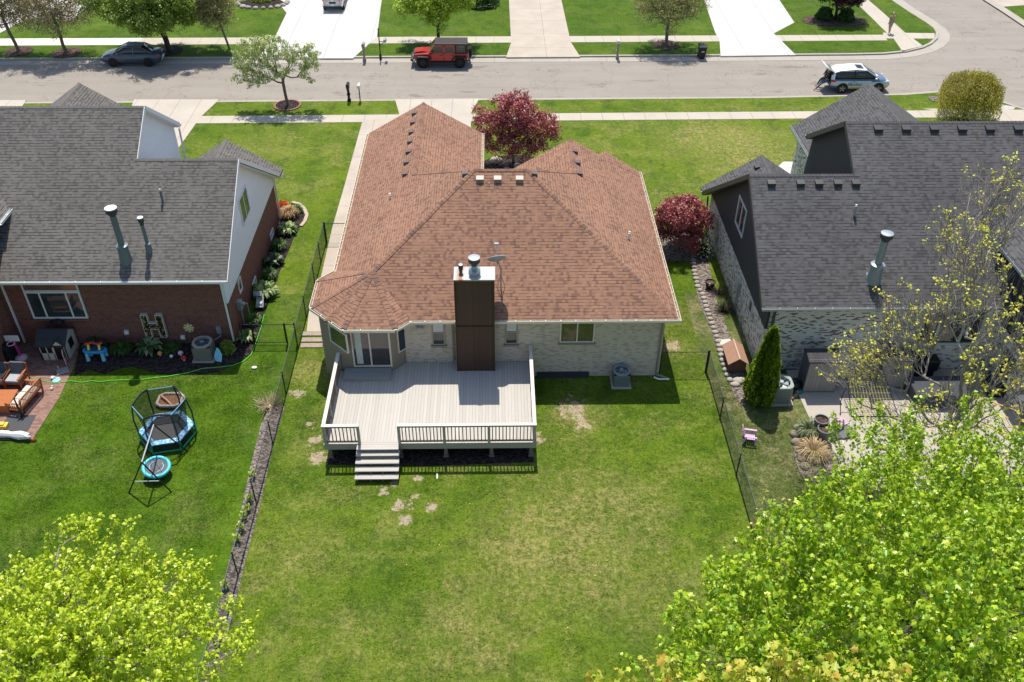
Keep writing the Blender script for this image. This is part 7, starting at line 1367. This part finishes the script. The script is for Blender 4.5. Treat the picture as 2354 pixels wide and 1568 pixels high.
person('person in black jacket and blue jeans sitting on the open boot sill', (sx_-2.42,sy_-.25,-.1), 0, dict(sit), 'jacket', 'jeans', 'boot', 'hair', (.018,.018,.02), (.09,.13,.19), (.40,.23,.09), (.05,.03,.02), sleeves=True)
sit2 = dict(sit); sit2['knl'] = (-.28,-.14,.55); sit2['anl'] = (-.42,-.14,.1); sit2['tol'] = (-.58,-.14,.05)
person('person in black clothes and reddish cap sitting beside the one in jeans', (sx_-2.28,sy_+.32,-.1), 0, sit2, 'jacket', 'trousers', 'boot', 'hair', (.02,.02,.022), (.03,.03,.035), (.38,.22,.09), (.40,.12,.12), sleeves=True, cap=True)
# ---------------------------------------------------------------- mailboxes and bin
def mailbox(label, px, py, h, pm, bm, kind=0, z=0):
    c = G(px, py); t = thing('mailbox', label, 'mailbox', c, group='mailboxes along the street'); b = B()
    if kind == 0: b.box(c.x-.08,c.y-.08,-.1,c.x+.08,c.y+.08,h-.1); b.box(c.x-.12,c.y-.12,h*.42,c.x+.12,c.y+.12,h*.5); b.box(c.x-.13,c.y-.13,-.1,c.x+.13,c.y+.13,.12)
    elif kind == 1: b.tube([(c.x,c.y,-.1),(c.x,c.y,h)], .04, 8)
    else: b.tube([(c.x,c.y,-.1),(c.x,c.y,2.3)], .045, 8); b.ball((c.x,c.y,2.33), .07, 8, 6); b.tube([(c.x,c.y,h),(c.x+.5,c.y,h)], .025); b.tube([(c.x,c.y,h-.35),(c.x+.3,c.y,h-.05)], .02); b.box(c.x-.09,c.y-.09,-.1,c.x+.09,c.y+.09,.35)
    b.build('post', pm, t); bx = c.x+(.45 if kind == 2 else 0); b = B(); w = .11 if kind != 1 else .1; r_ = [(w*math.cos(a), w*math.sin(a)) for a in [k*math.pi/8 for k in range(9)]]; y0, y1 = c.y-.27, c.y+.27
    prof = [(bx-w,h),(bx+w,h)]+[(bx+x,h+.12+z_) for x, z_ in r_]; n = len(prof); b.add([(x,y0,z_) for x, z_ in prof]+[(x,y1,z_) for x, z_ in prof], [tuple(range(n)), tuple(range(n,2*n))[::-1]]+[((i+1)%n,i,i+n,(i+1)%n+n) for i in range(n)]); b.build('box', bm, t)
    if kind == 0: b = B(); b.box(c.x-.09,c.y-.24,h-.2,c.x+.09,c.y+.24,h-.03); b.build('newspaper_holder', pm, t)
m_taup = plain('taupe_plastic_post', (.30,.25,.21), .6)
mailbox('taupe mailbox on a square post beside the white driveway', 838, 138, 1.15, m_taup, m_taup); mailbox('black ornate mailbox hanging from a tall post beside the taupe one', 875, 134, 1.35, m_blk, m_gmet, 2)
mailbox('black mailbox on a thick black post on the near verge', 803, 232, 1.12, m_blk, m_blk); mailbox('white-topped mailbox on a thin black post on the near verge', 828, 232, 1.05, m_blk, m_white, 1); mailbox('taupe mailbox with a white top beyond the tan driveway', 1419, 132, 1.2, m_taup, m_rail)
c = G(1612,134,-.1); t = thing('wheeled_bin', 'black wheeled rubbish bin at the far kerb', 'bin', (c.x,c.y,-.1)); b = B(); z0 = -.1
b.add([(c.x+sx*x,c.y+sy*y,z) for x, y, z in ((.22,.26,z0+.05),(.30,.36,z0+.98)) for sx, sy in ((-1,-1),(1,-1),(1,1),(-1,1))], [(3,2,1,0),(4,5,6,7),(0,1,5,4),(1,2,6,5),(2,3,7,6),(3,0,4,7)]); b.build('bin_body', m_plas, t, bev=.02)
b = B(); b.slab([(c.x-.32,c.y-.38,z0+1.03),(c.x+.32,c.y-.38,z0+1.03),(c.x+.32,c.y+.42,z0+1.1),(c.x-.32,c.y+.42,z0+1.1)], .06); b.build('lid', m_plas, t, bev=.02); B().box(c.x-.12,c.y-.375,z0+.62,c.x+.12,c.y-.35,z0+.7).build('bin_label', m_rail, t)
for s_ in (-1,1): B().lathe([(.12,-.03),(.12,.03)], (c.x+s_*.26,c.y+.3,z0+.12), 14, (1,0,0)).build('wheel', m_rubber, t)
# dandelions in the middle lawn
gr = random.Random(11)
for k, (x, y) in enumerate(((1010,1255),(935,1300),(1368,1325),(1395,1290),(1080,1160),(1140,1240),(1305,1445),(1290,1010))):
    p = G(x,y); b = B(); b.lathe([(.006,0),(.012,.04),(.022,.045),(.016,.055)], (p.x,p.y,0), 8); tag(b.build('dandelion', m_yel, None, loc=p), 'tiny yellow dandelion in the patchy middle lawn', 'flower', 'dandelions in the middle lawn')
